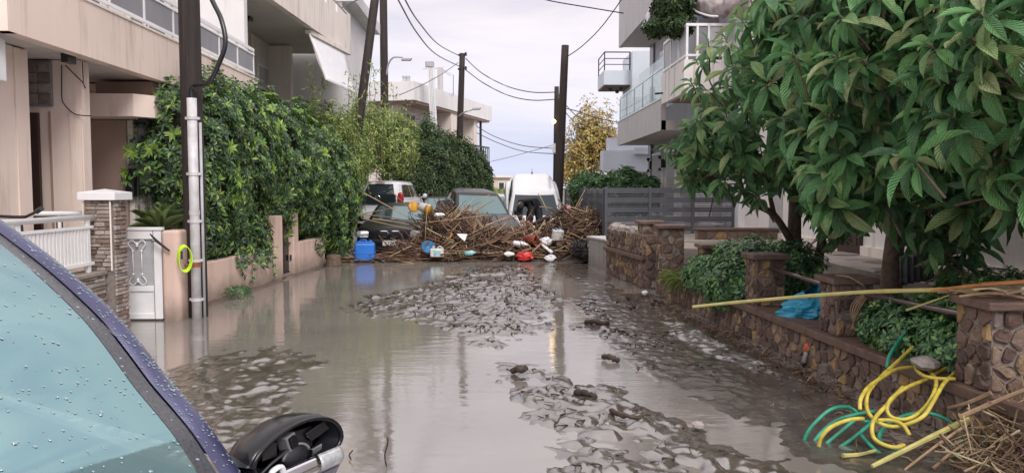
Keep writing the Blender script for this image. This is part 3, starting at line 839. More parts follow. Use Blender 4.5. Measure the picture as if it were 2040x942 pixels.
# ================================================================== right: houses
root = thing('grey_white_house', 'pale grey house with glass balcony and shutters behind the slate fence', 'house', (7, 22, 0))
bx((5.45, 17.52, 0), (12, 27.0, 9.6), 'wall', m_greyl)
MB().box((4.35, 20.2, 3.2), (5.44, 27.2, 3.45)).build('balcony_slab', m_soffit, root)
MB().box((4.33, 20.2, 3.19), (4.47, 27.22, 4.0)).build('balcony_parapet', m_greyr, root)
MB().box((4.47, 27.1, 3.46), (5.44, 27.22, 4.0)).build('balcony_end_parapet', m_greyr, root)
MB().box((4.31, 20.2, 4.0), (4.49, 27.24, 4.03)).build('parapet_cap', m_wpaint, root)
m_balg, t, b, l = newmat('balcony_glass')
b.inputs['Base Color'].default_value = (0.62, 0.80, 0.82, 1); b.inputs['Roughness'].default_value = 0.04
b.inputs['Alpha'].default_value = 0.42; b.inputs['Specular IOR Level'].default_value = 0.9
for k in range(5):
    y = 20.25 + k * 1.38
    MB().box((4.385, y, 4.04), (4.397, y + 1.34, 4.88)).build('glass_pane', m_balg, root)
    MB().box((4.375, y + 1.345, 4.03), (4.407, y + 1.375, 4.78)).build('glass_clamp', m_shut, root)
MB().box((4.41, 27.15, 4.04), (5.43, 27.162, 4.88)).build('glass_pane', m_balg, root)
MB().tube([(4.39, 20.25, 4.80), (4.39, 27.15, 4.80)], .012, 6).build('handrail', m_shut, root)
MB().box((5.0, 20.3, 4.04), (5.03, 26.8, 5.6)).build('balcony_screen', m_balg, root)
# second floor slab
MB().box((4.35, 18.9, 6.58), (5.44, 27.15, 6.8)).build('upper_slab', m_soffit, root)
MB().box((4.33, 18.9, 6.57), (4.47, 27.17, 9.3)).build('upper_parapet', m_greyr, root)
MB().box((4.47, 27.0, 6.81), (5.44, 27.17, 9.3)).build('upper_end_parapet', m_greyr, root)
bx((5.38, 26.4, 4.0), (5.446, 26.98, 6.57), 'corner_strip', m_gpanel)
bx((5.36, 26.55, .4), (5.446, 26.98, 3.19), 'corner_strip', m_gpanel)
w1 = bx((5.40, 23.6, 4.3), (5.446, 25.4, 6.1), 'window', m_wpaint)
MB().box((5.385, 23.7, 4.4), (5.398, 24.5, 6.0)).build('pane', m_glassd, w1)
MB().box((5.385, 24.58, 4.4), (5.398, 25.3, 6.0)).build('pane', m_glassd, w1)
m_shl = M('roller_shutter', (0.36, 0.35, 0.36), 0.5)
for (y0, y1) in ((25.0, 26.25), (23.0, 24.0), (20.6, 22.0), (18.1, 18.9)):
    f = bx((5.36, y0 - .07, .8), (5.446, y1 + .07, 2.86), 'shutter_frame', m_wpaint)
    for k in range(32):
        z0 = .88 + k * .06
        if z0 > 2.74: break
        MB().box((5.345, y0, z0), (5.362, y1, z0 + .052)).build('slat', m_shl, f)
for y in (26.45, 24.6, 22.45):
    lp = MB().box((5.30, y, 2.35), (5.44, y + .09, 2.62)).build('wall_lamp', m_black, root)
    MB().lathe([(.03, 0), (.07, .1)], (5.27, y + .045, 2.62), 8).lathe([(.07, 0), (.03, .1)], (5.27, y + .045, 2.25), 8).build('lamp_shade', m_black, lp)
# neighbour's old balcony
root = thing('old_balcony_house', 'white house with peeling balcony, awnings and hanging vine above the loquat tree', 'house', (7, 14, 0))
bx((5.60, 2.0, 0), (13, 17.5, 6.6), 'wall', m_dirtw)
bx((5.46, 17.2, .6), (5.62, 17.49, 3.6), 'pilaster', m_wpaint)
m_peel = plaster('peeling_white_render', (0.80, 0.77, 0.75), stain=(0.45, 0.36, 0.31), amt=1.0)
bp = MB().box((4.32, 17.7, 3.85), (4.44, 20.1, 4.60)).box((4.441, 17.7, 3.85), (5.75, 17.84, 4.60)).build('balcony_parapet', m_peel, root)
MB().box((4.44, 17.85, 3.88), (5.44, 20.1, 4.05)).build('balcony_slab', m_brown, root)
MB().tube([(4.34, 19.9, 4.12), (4.12, 19.95, 4.10)], .022, 8).build('drain_spout', m_black, bp)
rlb = MB().box((4.36, 17.72, 5.36), (4.42, 20.1, 5.42)).box((4.42, 17.72, 5.36), (5.7, 17.78, 5.42)).box((4.36, 17.72, 4.68), (4.42, 20.1, 4.73)).box((4.42, 17.72, 4.68), (5.7, 17.78, 4.73)).build('balcony_rail', m_wpaint, root)
for k, y in enumerate((17.73, 18.5, 19.3, 20.05)):
    MB().box((4.365, y, 4.6), (4.415, y + .05, 5.36)).build('post', m_wpaint, rlb)
    if k < 3:
        MB().box((4.383, y + .06, 4.735), (4.397, y + .72, 5.355)).build('panel', m_shut, rlb)
for k, x in enumerate((4.60, 4.86, 5.2, 5.5)):
    MB().box((x, 17.725, 4.6), (x + .05, 17.775, 5.36)).build('post', m_wpaint, rlb)
for x0, x1 in ((4.66, 4.85), (4.92, 5.19), (5.26, 5.49)):
    MB().box((x0, 17.745, 4.735), (x1, 17.757, 5.355)).build('panel', m_gpanel if x0 < 4.7 else m_shut, rlb)
bx((4.95, 18.9, 4.05), (5.44, 20.0, 6.55), 'upper_wall', m_gpanel)
# rolled awnings
m_cloth = M('faded_awning_cloth', (0.42, 0.36, 0.36), 0.85, var=.2, scale=10, bumps=.4, bscale=16)
m_cloths = M('grey_striped_cloth', (0.55, 0.53, 0.54), 0.85, var=.2)
aw = thing('bundled_awning', 'bundled faded awning cloth hanging over the old balcony railing', 'awning', at(1430, 10, 17.6))
P = [at(1372, 2, 18.6), at(1395, 12, 18.2), at(1425, 16, 17.8), at(1460, 8, 17.5), at(1500, 2, 17.3)]
sp = smooth_path(P, 6)
bm_ = MB(); n_ = 14; vs = []; fs = []
for i, p in enumerate(sp):
    for k in range(n_):
        a = 2 * PI * k / n_
        r = .20 + .05 * math.sin(5 * a + i * .9) + .04 * math.sin(3 * a - i * 1.7) + .03 * rnd.random()
        vs.append(p + Vector((0, math.cos(a) * r, math.sin(a) * r)))
for i in range(len(sp) - 1):
    for k in range(n_): fs.append((i*n_+k, i*n_+(k+1) % n_, (i+1)*n_+(k+1) % n_, (i+1)*n_+k))
bm_.add(vs, fs).build('cloth', m_cloth, aw, smooth=True)
MB().tube(smooth_path([at(1370, 2, 18.7), at(1385, 22, 18.2), at(1412, 32, 17.7), at(1430, 33, 17.5)], 5), .025, 8).build('arm', m_wpaint, aw)
aw = thing('striped_awning', 'folded grey striped awning with white arm beside the hanging vine', 'awning', at(1300, 30, 19.5))
q = [at(1318, -30, 19.3), at(1327, -20, 19.0), at(1302, 45, 19.0), at(1280, 55, 19.6)]
MB().grid(lambda u, v: q[0].lerp(q[1], u).lerp(q[3].lerp(q[2], u), v) + Vector((0, 0, .05 * math.sin(v * 9))), 4, 10).build('cloth', m_cloths, aw, smooth=True, solid=.02)
MB().tube(smooth_path([at(1281, 52, 19.5), at(1295, 68, 19.2), at(1318, 72, 18.9), at(1335, 72, 18.7)], 5), .028, 8).build('arm', m_wpaint, aw)
MB().tube([at(1316, -30, 19.4), at(1280, 54, 19.6)], .03, 8).build('front_bar', m_wpaint, aw)
# ground floor of the white house behind the trees
root = bpy.data.objects['old_balcony_house']
for (y0, y1, z1) in ((11.6, 12.35, 2.8), (9.75, 10.25, 2.8)):
    f = bx((5.54, y0, .66), (5.605, y1, z1), 'door', m_door)
    MB().box((5.53, y0 + .08, .8), (5.542, y1 - .08, z1 - .1)).build('door_panel', m_door, f)
f = bx((5.55, 8.85, .95), (5.605, 9.65, 2.0), 'window', m_gpanel)
MB().box((5.535, 8.93, 1.02), (5.552, 9.57, 1.93)).build('pane', m_glassd, f)
lv = bx((5.56, 9.66, .75), (5.605, 9.74, 2.0), 'louver_frame', m_door)
for k in range(14):
    MB().box((5.55, 9.665, .78 + k * .085), (5.562, 9.735, .82 + k * .085)).build('louver', m_wpaint, lv)
bx((5.57, 16.2, 1.25), (5.605, 16.6, 1.75), 'meter_box', m_shut)
bx((5.58, 14.9, .66), (5.605, 15.6, 2.3), 'grey_panel', m_shut)
bx((5.55, 2.5, .66), (5.606, 17.18, .80), 'plinth', m_creamp)

# blue-white modern house further on
root = thing('blue_white_house', 'modern pale blue house with projecting balcony beside the yellow tree', 'house', (7, 35, 0))
bx((5.6, 31.6, 0), (12, 34.0, 7.25), 'wall', m_bluew)
bx((4.5, 32.0, 5.95), (5.61, 33.9, 6.53), 'balcony_box', m_bluew)
bx((4.52, 32.02, 5.90), (5.6, 33.88, 5.949), 'balcony_soffit', m_door)
rlb = MB().tube([(5.6, 32.05, 7.28), (4.53, 32.05, 7.28), (4.53, 33.85, 7.28)], .025, 6).tube([(5.6, 32.05, 7.02), (4.53, 32.05, 7.02), (4.53, 33.85, 7.02)], .018, 6).tube([(5.6, 32.05, 6.78), (4.53, 32.05, 6.78), (4.53, 33.85, 6.78)], .018, 6).build('balcony_rail', m_dark, root)
for x, y in ((4.53, 32.05), (4.53, 33.85), (5.57, 32.05)):
    MB().tube([(x, y, 6.53), (x, y, 7.28)], .025, 6).build('post', m_dark, rlb)
for x, y in ((4.9, 32.9), (5.3, 32.6), (5.3, 33.6)):
    MB().lathe([(.09, 0), (.07, -.1)], (x, y, 5.90), 10).build('downlight', m_black, root)
bx((4.3, 30.6, 2.36), (6.9, 31.5, 3.2), 'lower_balcony', m_bluew)
bx((4.55, 31.0, 3.2), (6.9, 31.55, 3.72), 'upper_block', m_bluew)
bx((5.5, 30.4, 3.05), (6.9, 31.1, 3.3), 'ledge', m_bluew)
bx((4.6, 31.2, 0), (6.9, 31.58, 2.36), 'ground_wall', m_creamp)
f = bx((5.95, 31.1, .4), (6.35, 31.2, 2.2), 'door', m_door)

# ---------------------------------------------- slate grey slat fence
def fence(name, label, posts, z0, z1, dense=True):
    base = posts[0]
    rt = thing(name, label, 'fence', (base[0], base[1], z0))
    org = origin_of(rt)
    for (x, y) in posts:
        MB().box((x - .03, y - .03, z0), (x + .03, y + .03, z1 + .02)).build('post', m_fence, rt)
    pat = []
    H = z1 - z0
    n = 5; pitch = H / n
    for k in range(n):
        b0 = z0 + k * pitch
        pat += [(b0 + pitch * .38, pitch * .58), (b0 + pitch * .02, pitch * .09), (b0 + pitch * .20, pitch * .09)]
    for i in range(len(posts) - 1):
        a = Vector((*posts[i], 0)); c2 = Vector((*posts[i + 1], 0)); u = (c2 - a); Ln = u.length - .06; u.normalize()
        nn = Vector((-u.y, u.x, 0))
        for zz, h in pat:
            ob = bpy.data.objects.new('slat', fence_me); col.objects.link(ob); ob.parent = rt
            ctr = (a + c2) / 2 + Vector((0, 0, zz + h / 2)) - org
            R3 = Matrix((u, nn, Vector((0, 0, 1)))).transposed()
            ob.matrix_local = Matrix.Translation(ctr) @ R3.to_4x4() @ Matrix.Diagonal((Ln, .022, h, 1))
    return rt
_t = MB().box((-.5, -.5, -.5), (.5, .5, .5)).build('tmp', m_fence); fence_me = _t.data; bpy.data.objects.remove(_t)
fence('slat_fence', 'slate grey horizontal slat fence facing the street camera beside white pilaster', [(2.53, 17.5), (3.53, 17.5), (4.51, 17.5), (5.44, 17.5)], .62, 1.70)
ft = fence('slat_fence', 'slate grey slat fence running back along the street past the debris', [(2.50, 17.62), (2.53, 18.9), (2.56, 20.2), (2.59, 21.6), (2.62, 23.0), (2.66, 25.0), (2.70, 27.2), (2.75, 30.0)], .62, 1.68)
for k in range(46):
    y = 17.7 + k * .267
    MB().box((2.505 + .02 * (y - 17.6) - .035, y, .64), (2.515 + .02 * (y - 17.6) - .035, y + .010, 1.66)).build('wire', m_fence, ft)
solo(MB().box((2.42, 17.38, -.06), (2.72, 30, .60)), 'fence_base_wall', m_conc, 'grey cement base wall under the long slat fence', 'wall')
solo(MB().box((2.73, 17.40, -.05), (5.44, 17.62, .605)), 'fence_base_wall', m_conc, 'grey cement base wall under the front slat fence', 'wall')

# ---------------------------------------------- rubble stone walls
m_stone = objramp('rubble_stone', [(0.0, (0.090, 0.056, 0.045)), (0.30, (0.145, 0.090, 0.070)), (0.60, (0.19, 0.130, 0.100)), (0.78, (0.25, 0.180, 0.132)), (0.90, (0.37, 0.235, 0.10)), (0.95, (0.30, 0.25, 0.22)), (1.0, (0.15, 0.11, 0.10))], rough=.68, bumps=0.8, bscale=26, scale=16)
m_mort2 = M('dark_mortar', (0.20, 0.17, 0.155), 0.9, var=0.35, scale=18, bumps=.6, bscale=50)
m_cop = M('brown_coping', (0.135, 0.085, 0.068), 0.55, var=0.3, scale=9, bumps=0.5, bscale=40)
def clip(poly, px, py, nx, ny):
    out = []
    for i in range(len(poly)):
        a = poly[i]; c = poly[(i + 1) % len(poly)]
        da = (a[0] - px) * nx + (a[1] - py) * ny; dc = (c[0] - px) * nx + (c[1] - py) * ny
        if da <= 0: out.append(a)
        if (da < 0) != (dc < 0):
            t = da / (da - dc); out.append((a[0] + (c[0] - a[0]) * t, a[1] + (c[1] - a[1]) * t))
    return out
def rubble(parent, o, u, length, n, z0, z1, cw, ch, gap=.008, name='stone'):
    """irregular stones (Voronoi cells) standing proud of a mortar face"""
    o = Vector(o); u = Vector(u).normalized(); n = Vector(n).normalized(); org = origin_of(parent)
    nc = max(1, round(length / cw)); nr = max(1, round((z1 - z0) / ch))
    S = []
    for j in range(nr):
        for i in range(nc):
            S.append(((i + .5 + (.25 if j % 2 else -.25) + rnd.uniform(-.36, .36)) * length / nc, z0 + (j + .5 + rnd.uniform(-.36, .36)) * (z1 - z0) / nr))
    for k, (sx, sy) in enumerate(S):
        poly = [(0.004, z0 + .004), (length - .004, z0 + .004), (length - .004, z1 - .004), (0.004, z1 - .004)]
        for q, (tx, ty) in enumerate(S):
            if q == k or abs(tx - sx) > 3.2 * cw or abs(ty - sy) > 3.2 * ch: continue
            dx_, dy_ = tx - sx, ty - sy; dl = math.hypot(dx_, dy_)
            if dl < 1e-4: continue
            nx_u, ny_u = dx_ / dl, dy_ / dl
            poly = clip(poly, (sx + tx) / 2 - nx_u * gap, (sy + ty) / 2 - ny_u * gap, nx_u, ny_u)
            if len(poly) < 3: break
        if len(poly) < 3: continue
        mx_ = sum(p[0] for p in poly) / len(poly); my_ = sum(p[1] for p in poly) / len(poly)
        # rounded, jittered outline
        pts = []
        for i in range(len(poly)):
            a = poly[i]; c = poly[(i + 1) % len(poly)]
            e_ = math.hypot(c[0] - a[0], c[1] - a[1])
            if e_ < .012: continue
            for f_ in ((.18, .82) if e_ > .04 else (.5,)):
                pts.append((lerp(a[0], c[0], f_) + rnd.uniform(-.006, .006), lerp(a[1], c[1], f_) + rnd.uniform(-.006, .006)))
        if len(pts) < 3: continue
        dp = rnd.uniform(.008, .026)
        def W(x, y, d): return o + u * x + Vector((0, 0, y)) + n * d - org
        tlx, tly = rnd.uniform(-.6, .6), rnd.uniform(-.6, .6)
        m_ = len(pts); vs = [W(x, y, -.01) for x, y in pts]
        vs += [W(lerp(mx_, x, .96), lerp(my_, y, .96), dp * .8) for x, y in pts]
        vs += [W(lerp(mx_, x, .74), lerp(my_, y, .74), dp * (1.05 + tlx * (x - mx_) / cw + tly * (y - my_) / ch) + rnd.uniform(-.007, .007)) for x, y in pts]
        fs = [(i, (i + 1) % m_, m_ + (i + 1) % m_, m_ + i) for i in range(m_)] + [(m_ + i, m_ + (i + 1) % m_, 2 * m_ + (i + 1) % m_, 2 * m_ + i) for i in range(m_)]
        fs.append(tuple(2 * m_ + i for i in range(m_)))
        mb = MB().add(vs, fs)
        if u.cross(Vector((0, 0, 1))).dot(n) < 0: mb.f = [tuple(reversed(f)) for f in mb.f]
        mb.build(name, m_stone, parent, local=True)
# low wall
def rpt(y, off=0.0): return Vector((rwx(y) + off, y, 0))
lw_ = thing('stone_garden_wall', 'long low rubble stone wall with brown coping along the right of the road', 'wall', (3, 8, 0))
y0, y1 = 2.6, 11.85
MB().prism([(rwx(y0), y0), (rwx(y0) + .22, y0), (rwx(y1) + .22, y1), (rwx(y1), y1)], -.06, .30).build('core', m_mort2, lw_)
uu = (rpt(y0) - rpt(y1)); ul = uu.length; uu.normalize(); nn_ = Vector((-1, -.07, 0)).normalized()
rubble(lw_, rpt(y1), uu, ul, nn_, .0, .30, .125, .10)
yy = y1
while yy > y0:
    ye = max(yy - rnd.uniform(.8, 1.1), y0)
    a = rpt(yy, -.055); c = rpt(ye + .006, -.055)
    MB().prism([(c.x, c.y), (c.x + .31, c.y), (a.x + .31, a.y), (a.x, a.y)], .301, .375 + rnd.uniform(-.003, .003)).build('coping_slab', m_cop, lw_, bev=.008)
    yy = ye
def stone_post(label, y_near, h, size=.35, z0=.376, x=None, dz=.055, cs=.105):
    x0 = (rwx(y_near) - .02) if x is None else x
    pt = thing('stone_post', label, 'post', (x0 + size / 2, y_near + size / 2, z0))
    i_ = .03
    MB().box((x0 + i_, y_near + i_, z0), (x0 + size, y_near + size, h - dz)).build('core', m_mort2, pt)
    MB().box((x0 - .03, y_near - .03, h - dz), (x0 + size + .03, y_near + size + .03, h)).build('cap', m_cop, pt, bev=.01)
    rubble(pt, (x0 + i_, y_near + size, 0), (0, -1, 0), size - i_, (-1, 0, 0), z0, h - dz, cs, cs)
    rubble(pt, (x0 + i_, y_near + i_, 0), (1, 0, 0), size - i_, (0, -1, 0), z0, h - dz, cs, cs)
    return pt
stone_post('nearest rubble stone post at the right edge, reeds lying on its cap', 4.70, .955, .38, cs=.10)
stone_post('middle rubble stone post between blue bag and the green bush', 6.60, .885, .35)
stone_post('rubble stone post left of the blue bag, beside the leafy shrub', 8.33, .945, .35)
stone_post('small brown capped stone post behind the leafy shrub', 10.5, .90, .35, x=2.86, z0=.3)
# railing tubes
def tube_rail(label, a, b_, r=.022):
    o = MB().tube([a, b_], r, 10)
    return solo(o, 'metal_rail', m_rail, label, 'rail', smooth=True)
tube_rail('mauve metal rail tube between the near stone post and the middle one', (rwx(5.08) + .16, 5.06, .80), (rwx(6.6) + .16, 6.62, .76))
tube_rail('mauve metal rail tube above the blue bag', (rwx(6.95) + .16, 6.93, .76), (rwx(8.33) + .16, 8.35, .80))
tube_rail('pale metal rail tube half hidden in the leafy shrub', (rwx(8.7) + .16, 8.67, .80), (3.03, 10.5, .78), .018)
# taller wall with ledge
tw = thing('stone_wall', 'tall rubble stone wall with mid ledge next to the cement pillar', 'wall', (2.4, 14, 0))
A = Vector((2.22, 15.2, 0)); B_ = Vector((2.52, 12.8, 0)); uu = (B_ - A).normalized(); nn_ = Vector((-abs(uu.y), -abs(uu.x), 0)).normalized()
back = -nn_ * .30
MB().prism([(A.x, A.y), (B_.x, B_.y), (B_.x + back.x, B_.y + back.y + .0), (A.x + back.x, A.y + back.y)], -.06, .90).build('core', m_mort2, tw)
rubble(tw, A, uu, (B_ - A).length, nn_, 0, .47, .10, .13)
rubble(tw, A, uu, (B_ - A).length, nn_, .54, .90, .10, .11)
mid_ = A.lerp(B_, .5); MB().obox(mid_ + nn_ * .03 + Vector((0, 0, .505)), uu * ((B_ - A).length / 2), nn_ * .05, Vector((0, 0, .032))).build('ledge', m_cop, tw, bev=.006)
rubble(tw, B_, (1, .0, 0), .30, (0, -1, 0), 0, .90, .15, .15)
m_grst = M('grey_rock', (0.30, 0.27, 0.25), 0.8, var=.35, scale=12, bumps=.8, bscale=25)
def rock(name, c, r, m=None, seed=0, flat=.7, par=None):
    rs = np.random.RandomState(seed); mb = MB(); nlat, nlon = 5, 8; vs = []
    for i in range(1, nlat):
        for k in range(nlon):
            th = PI * i / nlat; ph = 2 * PI * k / nlon; q = r * rs.uniform(.8, 1.15)
            vs.append(Vector(c) + Vector((q * math.sin(th) * math.cos(ph), q * math.sin(th) * math.sin(ph), flat * q * math.cos(th))))
    vs += [Vector(c) + Vector((0, 0, flat * r)), Vector(c) - Vector((0, 0, flat * r))]
    tI = len(vs) - 2; fs = []
    for i in range(nlat - 2):
        for k in range(nlon): fs.append((i*nlon+k, (i+1)*nlon+k, (i+1)*nlon+(k+1) % nlon, i*nlon+(k+1) % nlon))
    for k in range(nlon):
        fs.append((tI, k, (k+1) % nlon)); fs.append((tI + 1, (nlat-2)*nlon+(k+1) % nlon, (nlat-2)*nlon+k))
    return mb.add(vs, fs).build(name, m or m_grst, par, bev=0)
for k in range(6):
    p = A.lerp(B_, .06 + k * .16) + back * .5
    rock('top_stone', (p.x, p.y, .93), rnd.uniform(.09, .15), None, k, .6, tw)
def pillar2(label, x0, y0, w_, h, cs=.115):
    pt = thing('stone_pillar', label, 'pillar', (x0 + w_ / 2, y0 + w_ / 2, 0))
    MB().box((x0 + .03, y0 + .03, -.05), (x0 + w_, y0 + w_, h - .055)).build('core', m_mort2, pt)
    MB().box((x0 - .03, y0 - .03, h - .055), (x0 + w_ + .04, y0 + w_ + .03, h)).build('cap', m_cop, pt, bev=.01)
    rubble(pt, (x0 + .03, y0 + w_, 0), (0, -1, 0), w_ - .03, (-1, 0, 0), 0, h - .055, cs, cs * 1.2)
    rubble(pt, (x0 + .03, y0 + .03, 0), (1, 0, 0), w_ - .03, (0, -1, 0), 0, h - .055, cs, cs * 1.2)
pillar2('rubble gate pillar with brown cap at the end of the tall stone wall', 2.44, 12.83, .36, 1.13)
pillar2('rubble gate pillar with brown cap, nearer one of the pair', 2.58, 11.95, .38, 1.10)
# back garden wall
bw = thing('stone_back_wall', 'low rubble stone wall across the yard below the slat fence', 'wall', (4.7, 15, 0))
MB().box((3.98, 15.03, 0), (5.55, 15.25, .86)).build('core', m_mort2, bw)
rubble(bw, (3.98, 15.03, 0), (1, 0, 0), 1.57, (0, -1, 0), .3, .84, .2, .17)
MB().box((3.94, 14.98, .86), (5.56, 15.28, .90)).build('coping', m_cop, bw, bev=.008)
solo(MB().box((3.35, 14.2, .3), (5.5, 14.5, .52)).box((3.35, 14.5, .3), (5.5, 15.0, .68)), 'garden_steps', m_pave, 'grey paved garden steps in front of the stone back wall', 'steps', bev=.01)
# cement pillar at the dam
cp = thing('cement_pillar', 'weathered grey cement pillar between debris heap and stone wall', 'pillar', (2.2, 16.4, 0))
MB().prism([(2.06, 16.85), (2.28, 15.75), (2.62, 15.80), (2.45, 16.95)], -.06, .60).build('shaft', m_conc, cp)
MB().prism([(2.02, 16.92), (2.26, 15.70), (2.67, 15.76), (2.48, 17.0)], .60, .64).build('cap', m_greyr, cp, bev=.006)
MB().box((2.36, 15.55, -.05), (2.6, 15.74, .20)).build('foot_block', m_conc, cp, bev=.008)
# ================================================================== far buildings, poles, wires
root = thing('flat_roof_house', 'cream flat roofed two storey house behind dark hedge, brown shutters', 'house', (-2.5, 38, 0))
C0 = Vector((-3.2, 32.0, 0)); C1 = Vector((-.13, 41.7, 0)); uf = (C1 - C0).normalized(); nf_ = Vector((uf.y, -uf.x, 0))
def fb(s0, s1, d0, d1, z0, z1, name, m, parent=None):
    q = [C0 + uf * s0 + nf_ * d0, C0 + uf * s1 + nf_ * d0, C0 + uf * s1 + nf_ * d1, C0 + uf * s0 + nf_ * d1]
    if d1 < d0: q = [q[0], q[3], q[2], q[1]]
    mb = MB().prism([(v.x, v.y) for v in q], z0, z1)
    return mb.build(name, m, parent or root)
LT = (C1 - C0).length
fb(.5, LT - 1.6, -.9, -6, 0, 5.3, 'wall', m_creamp)
fb(-.2, LT, 0, -6.5, 5.3, 6.05, 'roof_slab', m_white)
fb(.1, LT - .3, -.05, -6, 5.2, 5.3, 'soffit', m_brown)
fb(LT * .42, LT * .50, -.1, -.9, 3.2, 5.25, 'pier', m_creamp)
fb(LT - 2.2, LT - 1.65, -.25, -.9, 3.2, 5.25, 'pier', m_creamp)
for s0, s1 in ((.9, 1.9), (3.0, 4.2), (5.9, 7.4)):
    f = fb(s0, s1, -.85, -.95, 3.3, 4.95, 'window', m_wpaint)
    fb(s0 + .1, (s0 + s1) / 2 - .03, -.82, -.86, 3.4, 4.85, 'shutter', m_shutb, f)
    fb((s0 + s1) / 2 + .03, s1 - .1, -.82, -.86, 3.4, 4.85, 'shutter', m_shutb, f)
fb(-.1, LT, -.1, -.9, 2.75, 3.0, 'balcony_slab', m_white)
fb(LT - 1.2, LT - 1.1, -.2, -.3, 3.0, 5.2, 'post', m_dark)
brl = fb(-.1, LT - .05, -.12, -.16, 3.85, 3.92, 'balcony_rail', m_dark)
for k in range(30):
    s = LT - .1 - k * .3
    fb(s, s + .04, -.12, -.16, 3.0, 3.85, 'baluster', m_dark, brl)
fb(LT - 1.5, LT, -.1, -.5, 2.0, 2.75, 'lower_parapet', m_white)
# spiral stair ladder at the end
sl = thing('metal_stair', 'narrow dark red metal stair at the end of the flat roofed house', 'stair', (-.2, 41.3, 0))
for x in (975, 963):
    MB().tube([at(x, 390, 41.2), at(x, 322, 41.2)], .03, 6).build('stringer', m_door, sl)
for k in range(11):
    y = 328 + k * 5.8
    MB().obox(at(969, y, 41.1), (.17, 0, 0), (0, .1, 0), (0, 0, .022)).build('tread', m_door, sl)
# chimney stack and roof clutter
ch = thing('white_chimney', 'tall white square chimney flue in front of the flat roofed house', 'chimney', at(866, 270, 32))
c0, c1 = at(866, 280, 31.8), at(858, 134, 31.8)
MB().obox((c0 + c1) / 2, (.13, 0, 0), (0, .13, 0), (c1 - c0) / 2).build('flue', m_wpaint, ch)
for dx_ in (-.06, .0, .06):
    MB().obox((c0 + c1) / 2 + Vector((dx_, -.135, 0)), (.008, 0, 0), (0, .006, 0), (c1 - c0) / 2 * .98).build('rib', m_shut, ch)
MB().obox(at(856, 129, 31.8), (.17, 0, 0), (0, .17, 0), (0, 0, .10)).build('cap', m_shut, ch)
rp = thing('roof_post', 'grey concrete roof post with aerial wires on the flat roof', 'post', at(877, 182, 35))
MB().obox(at(877, 160, 35), (.12, 0, 0), (0, .12, 0), (0, 0, .55)).build('shaft', m_greyr, rp)
MB().tube([at(842, 138, 35), at(877, 136, 35), at(903, 150, 35), at(903, 190, 36)], .018, 5).tube([at(880, 140, 35), at(898, 152, 35)], .014, 5).build('aerial_arm', m_shut, rp)
for k, x in enumerate((806, 813)):
    solo(MB().lathe([(.09, 0), (.09, .45), (.11, .45), (.11, .52)], at(x, 176, 34), 10), 'roof_vent', m_shut, ['left', 'right'][k] + ' one of two short grey vent pipes on the flat roof', 'vent', smooth=False)
# distant buildings
m_far = plaster('far_cream', (0.62, 0.52, 0.44), amt=.3)
def far_house(px0, px1, py0, Y, label, h0=0, m=None):
    a = at(px0, py0, Y); b_ = at(px1, py0, Y)
    rt = thing('distant_house', label, 'house', (a.x, Y, 0))
    MB().box((a.x, Y, 0), (b_.x, Y + 8, a.z)).build('wall', m or m_far, rt)
    MB().box((a.x - .3, Y - .4, a.z), (b_.x + .3, Y + 8.3, a.z + .35)).build('roof_slab', m_cream, rt)
    n = max(1, int((b_.x - a.x) / 2.4))
    for k in range(n):
        x = a.x + (k + .35) * (b_.x - a.x) / n
        f = MB().box((x, Y - .05, a.z - 1.9), (x + .9, Y, a.z - .6)).build('window', m_wpaint, rt)
        MB().box((x + .1, Y - .08, a.z - 1.8), (x + .8, Y - .05, a.z - .7)).build('pane', m_glassd, f)
far_house(980, 1016, 354, 110, 'small cream house far down the road left of white car')
far_house(1014, 1040, 361, 130, 'low cream house far behind the white car', m=m_creamp)
far_house(940, 985, 366, 150, 'low pale house at the far end of the road, half hidden', m=m_creamp)

# utility poles further on
p2 = pole('utility_pole', 'leaning dark wooden pole propping the upright one behind the hedge', at(684, 330, 22.2) - Vector((0, 0, 2.0)), at(752, -40, 23.4), .14, .125)
p3 = pole('utility_pole', 'upright dark wooden pole with lamp arm above the pale bush', at(768, 360, 28.4) - Vector((0, 0, 2)), at(763, -60, 28.4), .155, .135)
def lamp_arm(parent, pts, hx, m=None):
    a = MB().tube(smooth_path(pts, 5), .03, 8).build('lamp_arm', m_shut, parent, smooth=True)
    MB().obox(hx, (.17, 0, 0), (0, .09, 0), (.03, 0, .045)).build('lamp_head', m_shut, parent, bev=.02)
lamp_arm(p3, [at(770, 150, 28.3), at(774, 128, 28.2), at(784, 115, 28.1), at(802, 115, 28)], at(810, 119, 28))
p4 = pole('utility_pole', 'dark wooden pole with street lamp standing over the dark hedge', at(910, 400, 33.4) - Vector((0, 0, 1.2)), at(921, 107, 33.4), .16, .12)
lamp_arm(p4, [at(914, 232, 33.3), at(925, 224, 31.3), at(940, 219, 31.2)], at(949, 217, 31.2))
for y_ in (112, 140):
    MB().lathe([(.03, 0), (.06, .04), (.03, .08), (.06, .12), (.02, .16)], at(928, y_, 33.3), 8).lathe([(.03, 0), (.06, .04), (.03, .08)], at(914, y_, 33.3), 8).build('insulator', m_black, p4)
p5 = pole('utility_pole', 'thick dark pole standing right behind the white car', at(1108, 440, 25.5) - Vector((0, 0, 1.0)), at(1126, 91, 25.5), .155, .12)
p6 = pole('utility_pole', 'thinner dark pole with lit lamp beside the thick one', at(1106, 420, 31) - Vector((0, 0, 1.0)), at(1109, 173, 31), .12, .09)
m_lit, t, b, l = newmat('lit_lamp')
b.inputs['Base Color'].default_value = (1, .8, .5, 1)
b.inputs['Emission Color'].default_value = (1, .66, .25, 1); b.inputs['Emission Strength'].default_value = 14
MB().lathe([(.02, 0), (.08, .03), (.09, .09), (.03, .15)], at(1103, 246, 30.6), 10).build('lit_bulb', m_lit, p6, smooth=True)
